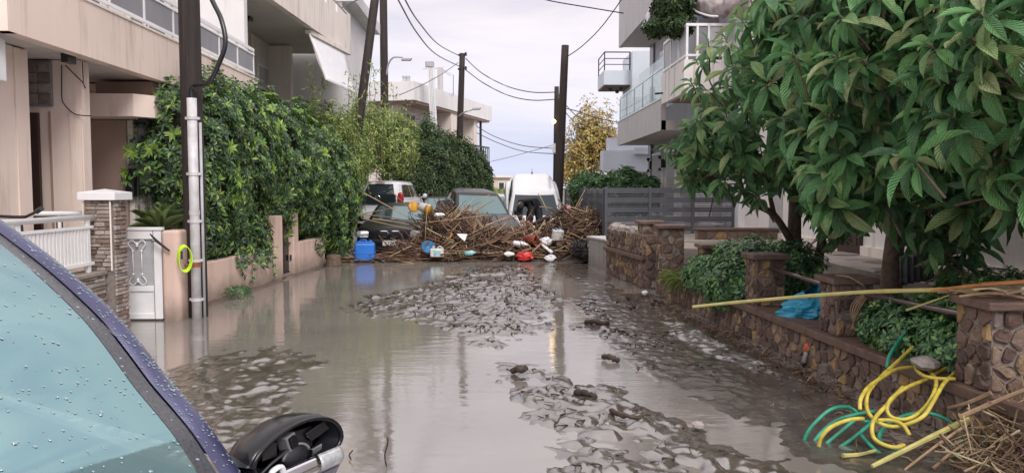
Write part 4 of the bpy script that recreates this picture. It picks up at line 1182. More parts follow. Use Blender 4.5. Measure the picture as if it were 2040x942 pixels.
MB().tube([at(1108, 240, 31), at(1104, 240, 30.7)], .02, 6).build('lamp_bracket', m_dark, p6)
MB().obox(at(1104, 295, 30.8), (.05, 0, 0), (0, .04, 0), (0, 0, .18)).build('notice_plate', m_wplast, p6)
def wire(label, a, b_, sag, r=.016):
    solo(MB().tube(catenary(a, b_, sag), r, 5), 'overhead_cable', m_black, label, 'cable', 'overhead cables')
def wirep(label, pts, r=.016):
    solo(MB().tube(smooth_path(pts, 6), r, 5), 'overhead_cable', m_black, label, 'cable', 'overhead cables')
wirep('upper of two cables sweeping down from the left to the lamp pole', [at(740, -150, 16), at(807, 0, 19), at(840, 52, 22), at(875, 90, 26), at(916, 112, 33.3)], .020)
wirep('lower of two cables sweeping down from the left to the lamp pole', [at(725, -130, 16), at(793, 0, 19), at(830, 65, 22), at(868, 108, 26), at(914, 132, 33.3)], .020)
wirep('upper of two sagging cables between lamp pole and right poles', [at(928, 117, 33.3), at(960, 146, 31.3), at(1010, 172, 31.2), at(1060, 184, 31.1), at(1108, 184, 31)], .020)
wirep('lower of two sagging cables between lamp pole and right poles', [at(926, 138, 33.3), at(962, 165, 31.3), at(1012, 190, 31.2), at(1060, 200, 31.1), at(1108, 198, 31)], .020)
wirep('upper of two low cables from flat roofed house to right poles', [at(950, 252, 39), at(985, 272, 37), at(1040, 290, 34), at(1105, 296, 31)], .018)
wirep('lower of two low cables from flat roofed house to right poles', [at(950, 265, 39), at(990, 284, 37), at(1045, 302, 33), at(1122, 307, 25.5)], .018)
wirep('service cable rising from thick right pole to the grey house', [at(1127, 115, 25.5), at(1160, 92, 25), at(1200, 52, 24), at(1245, -10, 23)], .016)
wirep('cable crossing the top of the sky to the grey house', [at(1060, -8, 22), at(1100, 3, 22.5), at(1170, 15, 23), at(1242, 27, 23.5)], .018)
wirep('cable dropping from thick pole past the yellow tree', [at(1120, 215, 25.5), at(1150, 222, 27), at(1190, 236, 29), at(1245, 246, 31)], .018)
wirep('thin cable from thin pole descending behind yellow tree', [at(1110, 185, 31), at(1132, 215, 33), at(1160, 238, 36), at(1215, 262, 42)], .02)
wirep('second thin cable from thin pole into the yellow tree', [at(1110, 200, 31), at(1130, 228, 33), at(1155, 256, 36)], .018)
wirep('stay cable from lamp pole down to the pale bush', [at(913, 125, 33.3), at(880, 148, 29), at(840, 170, 27), at(795, 190, 25)], .014)
wirep('thick cable crossing the cream balcony top corner', [at(655, -10, 15), at(672, 8, 16.5), at(690, 28, 18)], .018)
wirep('cable leaving the cream house corner towards the upper right', [at(680, 16, 18), at(700, 6, 18.5), at(722, -4, 19)], .016)
wirep('faint thin cable low between flat roofed house and thin pole', [at(978, 322, 41), at(1020, 312, 38), at(1106, 288, 31)], .013)
# ================================================================== vegetation
def template_oval(seg=2, droop=.18, fold=.10, wide=.55):
    """leaf template: x across (-.5...5), y along 0..1, z up"""
    vs = []; uv = []
    for i in range(seg + 1):
        v = i / seg
        wv = math.sin(PI * min(1, v ** .8 * .98 + .02)) ** .8 if 0 < i < seg else 0.03
        z = -droop * v * v
        vs += [(-.5 * wv, v, z + fold * wv), (0, v, z), (.5 * wv, v, z + fold * wv)]
        uv += [(.5 - .5 * wv, v), (.5, v), (.5 + .5 * wv, v)]
    q = []
    for i in range(seg):
        a = i * 3
        q += [(a, a + 1, a + 4, a + 3), (a + 1, a + 2, a + 5, a + 4)]
    return np.array(vs), np.array(q), np.array(uv)
def leaf_arrays(pos, fwd, up, ln, wd, tpl):
    tv, tq, tu = tpl
    fwd = fwd / np.linalg.norm(fwd, axis=1, keepdims=True)
    side = np.cross(fwd, up); side /= (np.linalg.norm(side, axis=1, keepdims=True) + 1e-9)
    up2 = np.cross(side, fwd)
    V = pos[:, None, :] + (tv[None, :, 0:1] * wd[:, None, None]) * side[:, None, :] + (tv[None, :, 1:2] * ln[:, None, None]) * fwd[:, None, :] + (tv[None, :, 2:3] * ln[:, None, None]) * up2[:, None, :]
    n, k = len(pos), len(tv)
    Q = tq[None] + (np.arange(n) * k)[:, None, None]
    return V.reshape(-1, 3), Q.reshape(-1, 4), np.tile(tu, (n, 1))
def leaf_obj(name, pos, fwd, up, ln, wd, tpl, m, parent):
    V, Q, U = leaf_arrays(pos, fwd, up, ln, wd, tpl)
    org = np.array(origin_of(parent)) if parent else 0
    return linkmesh(name, arr_mesh(name, V - org, quads=Q, m=m, uv=U, smooth=True), parent)
def unit(v): return v / (np.linalg.norm(v, axis=-1, keepdims=True) + 1e-9)
def ell_points(ells, n, rs, r0=.78, r1=1.06, bump_=.12, zmin=None):
    """points in the outer shell of a union of ellipsoids, with outward normals"""
    A = np.array([(e[1][0]*e[1][1] + e[1][0]*e[1][2] + e[1][1]*e[1][2]) for e in ells])
    idx = rs.choice(len(ells), n * 2, p=A / A.sum())
    C = np.array([e[0] for e in ells])[idx]; Rr = np.array([e[1] for e in ells])[idx]
    d = unit(rs.normal(size=(n * 2, 3)))
    lump = 1 + bump_ * (np.sin(d[:, 0] * 7 + C[:, 1] * 3) * np.sin(d[:, 2] * 6 + C[:, 0] * 5) + .7 * np.sin(d[:, 1] * 11 + d[:, 2] * 9))
    rad = rs.uniform(r0, r1, n * 2) * lump
    P = C + d * Rr * rad[:, None]
    keep = np.ones(len(P), bool)
    for j, e in enumerate(ells):
        q = np.linalg.norm((P - np.array(e[0])) / np.array(e[1]), axis=1)
        keep &= ~((q < r0 * .9) & (idx != j))
    if zmin is not None: keep &= P[:, 2] > zmin
    P = P[keep][:n]; N = unit((d / Rr)[keep][:n])
    return P, N
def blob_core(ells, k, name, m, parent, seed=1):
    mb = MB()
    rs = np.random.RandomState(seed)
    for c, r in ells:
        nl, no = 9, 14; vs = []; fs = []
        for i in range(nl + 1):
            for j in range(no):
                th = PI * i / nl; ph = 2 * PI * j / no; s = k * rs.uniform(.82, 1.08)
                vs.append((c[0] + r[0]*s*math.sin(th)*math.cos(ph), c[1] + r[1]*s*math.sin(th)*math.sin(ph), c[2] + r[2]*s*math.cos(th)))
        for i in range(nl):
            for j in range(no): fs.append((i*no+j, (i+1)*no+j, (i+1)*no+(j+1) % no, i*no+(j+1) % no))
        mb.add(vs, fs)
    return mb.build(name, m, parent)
m_core = M('twig_brown_core', (0.045, 0.042, 0.028), 0.95, var=.5, scale=14, bumps=1.0, bscale=18)  # twig-brown tone for the solid core added inside the bushes
def bush(name, label, cat, ells, n, per, ln, wd, m, seed, tpl, spread=1.0, core=.74, group=None, r0=.80, r1=1.06, bump_=.12, trunk=None, zmin=None, part='leaves', light=.0):
    rs = np.random.RandomState(seed)
    c0 = ells[0][0]
    rt = thing(name, label, cat, (c0[0], c0[1], max(0, min(e[0][2] - e[1][2] for e in ells))), group=group)
    P, N = ell_points(ells, n, rs, r0, r1, bump_, zmin)
    if per > 1:
        N = unit(N + np.array([0, 0, .35]) + rs.normal(scale=.25, size=N.shape))
        a0 = rs.rand(len(P)) * 6.28
        t1 = unit(np.cross(N, np.array([.3, .2, .93]))); t2 = np.cross(N, t1)
        pos = []; fw = []; up = []; 
        for k in range(per):
            a = a0 + k * 2 * PI / per + rs.normal(scale=.15, size=len(P))
            dr = t1 * np.cos(a)[:, None] + t2 * np.sin(a)[:, None]
            f = unit(dr * spread + N * .35 + rs.normal(scale=.12, size=N.shape))
            pos.append(P + f * ln * .12); fw.append(f); up.append(N)
        pos = np.concatenate(pos); fw = np.concatenate(fw); up = np.concatenate(up)
    else:
        pos = P; fw = unit(N * .5 + rs.normal(scale=.6, size=P.shape) + np.array([0, 0, .1])); up = unit(N + rs.normal(scale=.4, size=P.shape))
    s = rs.uniform(.7, 1.25, len(pos))
    leaf_obj(part, pos, fw, up, ln * s, wd * s, tpl, m, rt)
    if core: blob_core(ells, core, 'light_block_core', m_core, rt, seed)  # solid dark blob added inside the foliage to block light leaking through
    if trunk:
        for (a, b_, r) in trunk:
            a = Vector(a); b_ = Vector(b_)
            MB().tube([a, a.lerp(b_, .4) + Vector((rs.normal() * .04, rs.normal() * .04, 0)), b_], [r, r * .8, r * .5], 8).build('trunk', m_bark, rt, smooth=True)
    return rt
T2 = template_oval(2, .22, .12); T3 = template_oval(3, .25, .10); T1 = template_oval(2, .1, .18)
m_sch = leafmat('umbrella_leaf', [(0.0, (0.043, 0.080, 0.050)), (0.45, (0.070, 0.138, 0.067)), (0.75, (0.110, 0.221, 0.077)), (0.92, (0.228, 0.404, 0.085)), (1.0, (0.419, 0.475, 0.118))], rough=.36)
m_pale = leafmat('pale_shrub_leaf', [(0.0, (0.121, 0.197, 0.065)), (0.5, (0.253, 0.352, 0.105)), (0.85, (0.423, 0.524, 0.172)), (1.0, (0.600, 0.600, 0.282))], rough=.5)
m_ever = leafmat('evergreen_leaf', [(0.0, (0.027, 0.057, 0.030)), (0.6, (0.054, 0.107, 0.044)), (0.9, (0.105, 0.177, 0.057)), (1.0, (0.220, 0.254, 0.068))], rough=.5)
m_yel  = leafmat('autumn_leaf', [(0.0, (0.168, 0.145, 0.050)), (0.4, (0.371, 0.254, 0.076)), (0.75, (0.538, 0.398, 0.126)), (1.0, (0.538, 0.566, 0.234))], rough=.55)
m_shrb = leafmat('glossy_shrub_leaf', [(0.0, (0.046, 0.115, 0.062)), (0.5, (0.094, 0.218, 0.094)), (0.85, (0.177, 0.361, 0.136)), (1.0, (0.352, 0.559, 0.186))], rough=.36)

H1 = [((-4.66, 12.0, 2.1), (.80, .95, 1.30)), ((-4.70, 13.5, 2.15), (.92, 1.2, 1.42)), ((-4.52, 15.3, 2.05), (.95, 1.3, 1.42)), ((-4.35, 17.0, 1.85), (.98, 1.3, 1.55)), ((-3.95, 18.2, 1.50), (.72, .9, 1.45))]
bush('umbrella_shrub_hedge', 'huge rounded dark green hedge of umbrella leaves behind the wooden pole', 'hedge', H1, 11500, 7, .096, .042, m_sch, 21, T2, spread=1.0, core=.78, r0=.80, bump_=.15, trunk=[((-4.75, 12.3, 0), (-4.7, 12.4, 1.6), .08), ((-4.6, 14.6, 0), (-4.6, 14.6, 1.5), .08), ((-4.3, 17, 0), (-4.3, 17, 1.2), .07)])
# bright new shoots on the same hedge, low creeper over the wall
m_new = leafmat('new_shoot_leaf', [(0.0, (0.143, 0.286, 0.058)), (0.6, (0.247, 0.403, 0.078)), (1.0, (0.377, 0.533, 0.130))], rough=.38)
rs = np.random.RandomState(4)
hd = bpy.data.objects['umbrella_shrub_hedge']
P, N = ell_points(H1, 330, rs, 1.02, 1.10, .15)
pos = []; fw = []; up = []
for k in range(9):
    a = k * 2 * PI / 9 + rs.rand(len(P))
    t1 = unit(np.cross(N, np.array([.3, .2, .93]))); t2 = np.cross(N, t1)
    f = unit(t1 * np.cos(a)[:, None] + t2 * np.sin(a)[:, None] + N * .5)
    pos.append(P); fw.append(f); up.append(N)
leaf_obj('new_shoots', np.concatenate(pos), np.concatenate(fw), np.concatenate(up), rs.uniform(.10, .15, 9 * len(P)), rs.uniform(.042, .058, 9 * len(P)), T2, m_new, hd)
bush('creeper_shrub', 'dark leafy creeper spilling over the low pink wall beside the pole', 'shrub', [((-4.36, 11.9, .98), (.30, .7, .40)), ((-4.16, 12.9, .80), (.22, .5, .28)), ((-4.08, 13.5, .84), (.19, .4, .34))], 520, 5, .10, .045, m_sch, 31, T2, core=.6)
rs = np.random.RandomState(8)
vn = thing('hanging_vine', 'thin leafy vine strands hanging down the low pink wall', 'vine', (wxl(13.2) + .03, 13.2, .2))
st_ = MB(); lp = []
for k in range(9):
    y = 12.2 + k * .19 + rs.uniform(-.05, .05); x = wxl(y) + .025; z = .64; zl = rs.uniform(.15, .45)
    pts = [Vector((x + rs.uniform(0, .03), y + rs.uniform(-.04, .04), z - i * (z - zl) / 5)) for i in range(6)]
    st_.tube(pts, .004, 4); lp += [np.array(p) for p in pts for _ in range(3)]
st_.build('stems', m_twig, vn)
lp = np.array(lp)
leaf_obj('leaves', lp, unit(rs.normal(size=lp.shape) + np.array([.8, -.5, -.4])), np.tile([.6, -.6, .5], (len(lp), 1)), rs.uniform(.06, .11, len(lp)), rs.uniform(.04, .06, len(lp)), T2, m_sch, vn)
bush('weed_clump', 'small muddy weed clump at the foot of the pink wall', 'weed', [((wxl(11.9) + .14, 11.9, .07), (.16, .26, .10))], 70, 4, .08, .02, m_shrb, 33, T2, core=0)

# pale airy shrub with tall sprigs
PB_ = [((-4.35, 20.2, 2.15), (.85, 1.2, 1.45)), ((-4.45, 24.6, 3.15), (.95, 1.2, 1.15)), ((-3.5, 26.4, 3.2), (.85, 1.0, 1.05)), ((-4.5, 22.4, 2.4), (.8, 1.2, 1.3))]
pb = bush('pale_shrub', 'pale yellow green airy shrub with tall sprigs between hedge and white hatchback', 'shrub', PB_, 7000, 4, .15, .048, m_pale, 41, T2, core=.70, r0=.74, r1=1.12, bump_=.16)
rs = np.random.RandomState(42); stm = MB(); pos = []; fw = []
for (px, py0, py1, Y) in ((618, 250, 135, 18.6), (628, 255, 178, 18.8), (640, 250, 165, 19), (660, 260, 200, 19.3), (690, 265, 150, 20), (715, 250, 160, 20), (735, 240, 128, 20.3), (748, 250, 140, 20.4), (760, 260, 175, 21), (785, 270, 175, 21.3), (800, 270, 205, 21.5), (820, 290, 240, 22), (672, 260, 215, 19.6), (705, 260, 195, 20)):
    a = at(px, py0 + 60, Y); b_ = at(px + rs.uniform(-6, 10), py1, Y - .1)
    pts = [a.lerp(b_, i / 8) + Vector((rs.normal() * .02, rs.normal() * .02, 0)) for i in range(9)]
    stm.tube(pts, [.012 - i * .001 for i in range(9)], 5)
    for p in pts[2:]:
        for q in range(7):
            pos.append(np.array(p) + rs.normal(scale=.05, size=3)); fw.append(rs.normal(size=3) + np.array([0, -.2, .5]))
stm.build('stems', m_bark, pb)
pos = np.array(pos); fw = np.array(fw)
leaf_obj('sprig_leaves', pos, unit(fw), unit(rs.normal(size=pos.shape) + np.array([0, -.5, .8])), rs.uniform(.10, .18, len(pos)), rs.uniform(.03, .045, len(pos)), T2, m_pale, pb)
for k, (e, lab) in enumerate(((((-2.75, 30.6, 2.15), (1.15, 1.2, 2.15)), 'dark evergreen hedge tree directly behind the white hatchback'),
                              (((-1.8, 32.6, 2.0), (1.05, 1.2, 1.9)), 'dark evergreen hedge tree below the lamp pole'),
                              (((-.98, 34.6, 1.75), (.88, 1.2, 1.72)), 'darkest evergreen hedge tree at the road end'))):
    bush('evergreen_tree', lab, 'tree', [e], 5200, 3, .13, .055, m_ever, 51 + k, T1, core=.80, r0=.8, bump_=.10, group='evergreens along the road', trunk=[((e[0][0], e[0][1], 0), e[0], .1)])
bush('yellow_tree', 'yellowing autumn tree behind the right poles and blue-white house', 'tree', [((5.7, 45, 4.9), (1.35, 1.3, 1.7)), ((5.0, 45, 3.6), (1.2, 1.2, 1.2)), ((6.4, 45.3, 3.9), (1.3, 1.2, 1.4)), ((4.5, 44.6, 2.6), (.9, .9, 1.0))], 2700, 3, .20, .10, m_yel, 61, T1, core=0, r0=.35, r1=1.18, bump_=.22, trunk=[((5.6, 45, 0), (5.6, 45, 5.4), .16), ((5.6, 45, 1.6), (4.8, 45, 3.8), .08), ((5.6, 45, 2.2), (6.5, 45, 4.4), .08), ((5.6, 45, 2.6), (6.0, 45, 5.8), .06)])
bush('yard_shrub', 'dark green shrub showing over the long slat fence', 'shrub', [((3.0, 24.5, 1.55), (.55, 1.0, .62)), ((3.6, 24.8, 1.5), (.6, .8, .55))], 1500, 4, .14, .05, m_shrb, 71, T1, core=.75)
bush('yard_shrub', 'brighter green shrub behind the slat fence corner', 'shrub', [((4.3, 25.5, 1.55), (.75, .8, .72)), ((4.9, 25.2, 1.5), (.5, .6, .55))], 1900, 4, .15, .05, m_shrb, 72, T1, core=.75)
bush('roadside_scrub', 'dry yellow green scrub far down the road below the cream house', 'scrub', [((-.4, 62, .8), (1.6, 2, 1.0)), ((.9, 66, .8), (1.3, 2, .9)), ((-1.6, 58, 1.0), (1.2, 2, 1.3))], 2600, 3, .22, .05, m_pale, 73, T1, core=.7)
bush('hanging_vine', 'dark ivy mass hanging over the old balcony below the awnings', 'vine', [(tuple(at(1335, 22, 18.9)), (.42, .5, .52)), (tuple(at(1312, 55, 18.8)), (.34, .4, .22)), (tuple(at(1352, 50, 18.3)), (.35, .4, .24)), (tuple(at(1350, 5, 18.4)), (.4, .5, .4))], 1500, 4, .10, .05, m_ever, 74, T1, core=.75)

# planter shrubs on the right
bush('leafy_shrub', 'bright leafy shrub growing over the low stone wall coping', 'shrub', [((3.25, 9.75, .58), (.46, .75, .42)), ((2.95, 10.35, .48), (.36, .6, .30)), ((2.86, 9.3, .50), (.28, .5, .30)), ((3.55, 9.3, .66), (.4, .5, .36))], 1900, 5, .085, .040, m_shrb, 81, T2, core=.72)
bush('leafy_shrub', 'dark leafy shrub in the planter below the mauve rail, hose in front', 'shrub', [((3.32, 6.0, .52), (.30, .55, .26)), ((3.40, 5.45, .50), (.30, .45, .26)), ((3.65, 5.7, .62), (.35, .6, .30))], 2100, 5, .060, .028, m_shrb, 82, T2, core=.7)
bush('leafy_shrub', 'low green shrub behind the near stone post under the reeds', 'shrub', [((3.75, 5.6, .74), (.4, .5, .22)), ((4.2, 6.4, .72), (.4, .6, .25))], 800, 5, .07, .03, m_shrb, 83, T2, core=.7)
# grass tuft over the wall end
rs = np.random.RandomState(85)
gt_ = thing('grass_tuft', 'dry yellowish grass tuft hanging over the low wall end', 'grass', (2.62, 11.0, .38))
n = 200; P = np.stack([rs.uniform(2.55, 2.7, n), rs.uniform(10.5, 11.4, n), rs.uniform(.36, .42, n)], 1)
leaf_obj('blades', P, unit(np.stack([rs.normal(-.6, .35, n), rs.normal(-.2, .4, n), rs.normal(.3, .5, n)], 1)), np.tile([0, 0, 1.], (n, 1)), rs.uniform(.10, .22, n), rs.uniform(.005, .009, n), template_oval(4, .9, .1), m_pale, gt_)
# agave behind the gate
ag = thing('agave', 'spiky light green agave rosette behind the white gate', 'plant', at(322, 462, 10.9))
rs = np.random.RandomState(90); n = 34
a = rs.rand(n) * 2 * PI; el = rs.uniform(.1, 1.2, n)
fw = np.stack([np.cos(a) * np.cos(el), np.sin(a) * np.cos(el), np.sin(el)], 1)
m_agv = leafmat('agave_leaf', [(0, (.10, .16, .06)), (.6, (.20, .28, .10)), (1, (.34, .40, .18))], rough=.45)
leaf_obj('leaves', np.tile(np.array(at(322, 462, 10.9)), (n, 1)), fw, np.tile([0, 0, 1.], (n, 1)), rs.uniform(.34, .5, n), rs.uniform(.045, .06, n), template_oval(5, .12, .25), m_agv, ag)
MB().lathe([(.05, -1.0), (.07, 0), (.03, .06)], at(322, 462, 10.9), 8).build('stem', m_bark, ag)

# ---------------------------------------------------------------- loquat trees
m_loq = leafmat('loquat_leaf', [(0.0, (0.090, 0.227, 0.110)), (0.40, (0.160, 0.392, 0.167)), (0.72, (0.265, 0.598, 0.217)), (0.92, (0.466, 0.600, 0.275)), (1.0, (0.504, 0.600, 0.316))], rough=.30, trans=.26, veins=True, spec=.75)
TL = template_oval(7, .34, .16)
# loquat leaf outline: widest beyond the middle, long tapering base
tv, tq, tu = TL
for i in range(8):
    v = i / 7; wv = (math.sin(PI * v ** 1.25) ** .75 if 0 < i < 7 else .02)
    for s, k in ((-.5, 0), (0, 1), (.5, 2)):
        tv[i*3+k] = (s * wv, v, -.30 * v ** 2.2 + .16 * wv * (k != 1) * .8 + .012 * math.sin(v * 40) * (k != 1))
        tu[i*3+k] = (.5 + s, v)
TL = (tv, tq, tu)
def loquat(name, label, base, ells, limbs, n, seed, ln=(.19, .29)):
    rs = np.random.RandomState(seed)
    rt = thing(name, label, 'tree', base, group='loquat trees in the right planter')
    P, N = ell_points(ells, n, rs, .70, 1.08, .14)
    wood = MB()
    for pts, r0, r1 in limbs:
        pts = smooth_path(pts, 4)
        wood.tube(pts, [lerp(r0, r1, i / (len(pts) - 1)) for i in range(len(pts))], 10)
    wood.build('trunk', m_bark, rt, smooth=True)
    D = unit(N * .8 + np.array([0, 0, .55]) + rs.normal(scale=.28, size=N.shape))
    tw_ = MB()
    for p, d_ in zip(P, D):
        q0 = Vector(p - d_ * rs.uniform(.25, .45)) - Vector((0, 0, .08))
        tw_.tube([q0, Vector(p - d_ * .1), Vector(p)], [.009, .008, .006], 5)
    tw_.build('twigs', m_bark, rt, smooth=True)['kind'] = 'stuff'
    t1 = unit(np.cross(D, np.array([.21, .35, .2]))); t2 = np.cross(D, t1)
    pos = []; fw = []; up = []; L_ = []
    per = 12
    for k in range(per):
        ring = k / per                         # lower leaves stand out and droop, upper ones point along the shoot
        a = k * 2.4 + rs.rand(len(P)) * .6
        el = np.where(np.full(len(P), ring) < .75, lerp(-.35, .75, ring), 1.15) + rs.normal(scale=.16, size=len(P))
        dr = t1 * np.cos(a)[:, None] + t2 * np.sin(a)[:, None]
        f = unit(dr * np.cos(el)[:, None] + D * np.sin(el)[:, None] + np.array([0, 0, -.36]))
        pos.append(P - D * (.11 * (1 - ring))[..., None] if False else P - D * (.11 * (1 - ring)))
        fw.append(f); up.append(unit(D + np.array([0, 0, .6]) + rs.normal(scale=.15, size=D.shape)))
        L_.append(rs.uniform(*ln, len(P)) * rs.choice([.62, .85, 1.0, 1.1], len(P)) * (1.0 if ring < .75 else .7))
    pos = np.concatenate(pos); fw = np.concatenate(fw); up = np.concatenate(up); L_ = np.concatenate(L_)
    leaf_obj('leaves', pos, fw, up, L_, L_ * rs.uniform(.27, .36, len(L_)), TL, m_loq, rt)
    # brown flower panicles
    fl_ = MB(); idx = rs.choice(len(P), max(6, len(P) // 16), replace=False)
    for i in idx:
        for k in range(14):
            c = Vector(P[i] + D[i] * .03 + rs.normal(scale=.028, size=3)); r = rs.uniform(.006, .012)
            fl_.add([c + Vector(q) * r for q in ((1,0,0),(-1,0,0),(0,1,0),(0,-1,0),(0,0,1),(0,0,-1))], [(0,2,4),(2,1,4),(1,3,4),(3,0,4),(2,0,5),(1,2,5),(3,1,5),(0,3,5)])
    fl_.build('flower_buds', m_budc, rt)['kind'] = 'stuff'
    return rt
m_budc = islramp('loquat_buds', [(0, (.16, .09, .03)), (.6, (.30, .20, .07)), (1, (.42, .34, .16))])
EA = [((3.25, 8.6, 2.55), (1.15, 1.1, .95)), ((3.95, 8.3, 3.35), (1.22, 1.2, .85)), ((2.75, 8.7, 2.15), (.75, .8, .55)), ((4.3, 9.2, 2.7), (1.0, 1.0, 1.1)), ((3.75, 8.3, 1.9), (.5, .6, .5)), ((4.0, 9.2, 1.35), (.3, .35, .38))]
loquat('loquat_tree', 'loquat tree on the left of the pair, branches reaching over the road', (3.72, 9.5, .34), EA,
       [([(3.72, 9.5, .3), (3.70, 9.45, .9), (3.66, 9.35, 1.5), (3.6, 9.2, 2.4)], .105, .06), ([(3.70, 9.45, .95), (3.35, 9.2, 1.35), (2.95, 9.0, 1.55), (2.75, 8.8, 2.0)], .05, .02), ([(3.66, 9.35, 1.4), (4.1, 9.2, 2.0), (4.4, 9.2, 2.8)], .06, .03),
        ([(3.9, 9.3, .3), (3.93, 9.2, 1.0), (3.95, 8.9, 1.8), (3.9, 8.5, 2.8)], .06, .03), ([(3.35, 9.2, 1.36), (3.2, 9.0, 1.8), (3.2, 8.8, 2.5)], .03, .015)], 520, 101, (.17, .26))
EB = [((3.45, 6.0, 2.75), (1.0, 1.05, .95)), ((3.55, 4.7, 2.45), (.95, .95, .85)), ((3.75, 6.3, 1.55), (.42, .5, .62)), ((2.95, 6.3, 2.10), (.55, .65, .70)), ((4.3, 5.6, 2.3), (.9, 1.0, .9)), ((3.2, 7.1, 3.0), (.9, .9, .9)), ((4.15, 4.9, 1.75), (.5, .5, .55))]
loquat('loquat_tree', 'big leaved loquat tree at the right edge, crown close to the viewer', (3.70, 7.1, .34), EB,
       [([(3.70, 7.1, .3), (3.68, 7.05, .9), (3.66, 6.9, 1.5), (3.6, 6.5, 2.4), (3.5, 6.2, 3.0)], .105, .05), ([(3.67, 7.0, 1.2), (3.4, 6.8, 1.6), (3.05, 6.5, 2.1)], .05, .02), ([(3.66, 6.9, 1.5), (3.8, 6.0, 2.0), (3.7, 5.0, 2.4)], .05, .02), ([(3.66, 6.9, 1.4), (4.1, 6.3, 1.9), (4.3, 5.7, 2.4)], .05, .02)], 560, 102, (.22, .34))
# ================================================================== cars
m_pblack = M('black_car_paint', (0.010, 0.010, 0.013), 0.32, var=.4, scale=8, spec=.3, coat=.12)
m_pdgrey = M('charcoal_car_paint', (0.014, 0.014, 0.018), 0.34, var=.4, scale=8, spec=.3, coat=.12)
m_pwhite = M('white_car_paint', (0.60, 0.61, 0.64), 0.22, var=.06, scale=5, coat=.7)
m_psilv  = M('silver_car_paint', (0.42, 0.45, 0.48), 0.25, metal=.4, var=.1, coat=.6)
m_tyre   = M('tyre_rubber', (0.018, 0.017, 0.017), 0.85, bumps=.3)
m_rim    = M('wheel_rim', (0.36, 0.36, 0.37), 0.35, metal=.8)
m_lens   = M('lamp_lens', (0.52, 0.54, 0.56), 0.12, metal=.35, var=.35, scale=30)
m_redl   = M('tail_lamp_red', (0.36, 0.02, 0.025), 0.2, var=.3, scale=20)
m_plate  = M('number_plate', (0.74, 0.74, 0.72), 0.5, var=.05)
m_grille = M('grille_black', (0.010, 0.010, 0.012), 0.35)
m_chrome = M('chrome', (0.62, 0.63, 0.66), 0.15, metal=1.0)
def text_mesh(txt, size, m, depth=.002):
    cu = bpy.data.curves.new('txt', 'FONT'); cu.body = txt; cu.size = size; cu.extrude = depth
    cu.align_x = 'CENTER'; cu.align_y = 'CENTER'
    o = bpy.data.objects.new('txt', cu); col.objects.link(o)
    bpy.context.view_layer.update()
    me = bpy.data.meshes.new_from_object(o.evaluated_get(bpy.context.evaluated_depsgraph_get()))
    bpy.data.objects.remove(o); me.materials.clear(); me.materials.append(m)
    return me
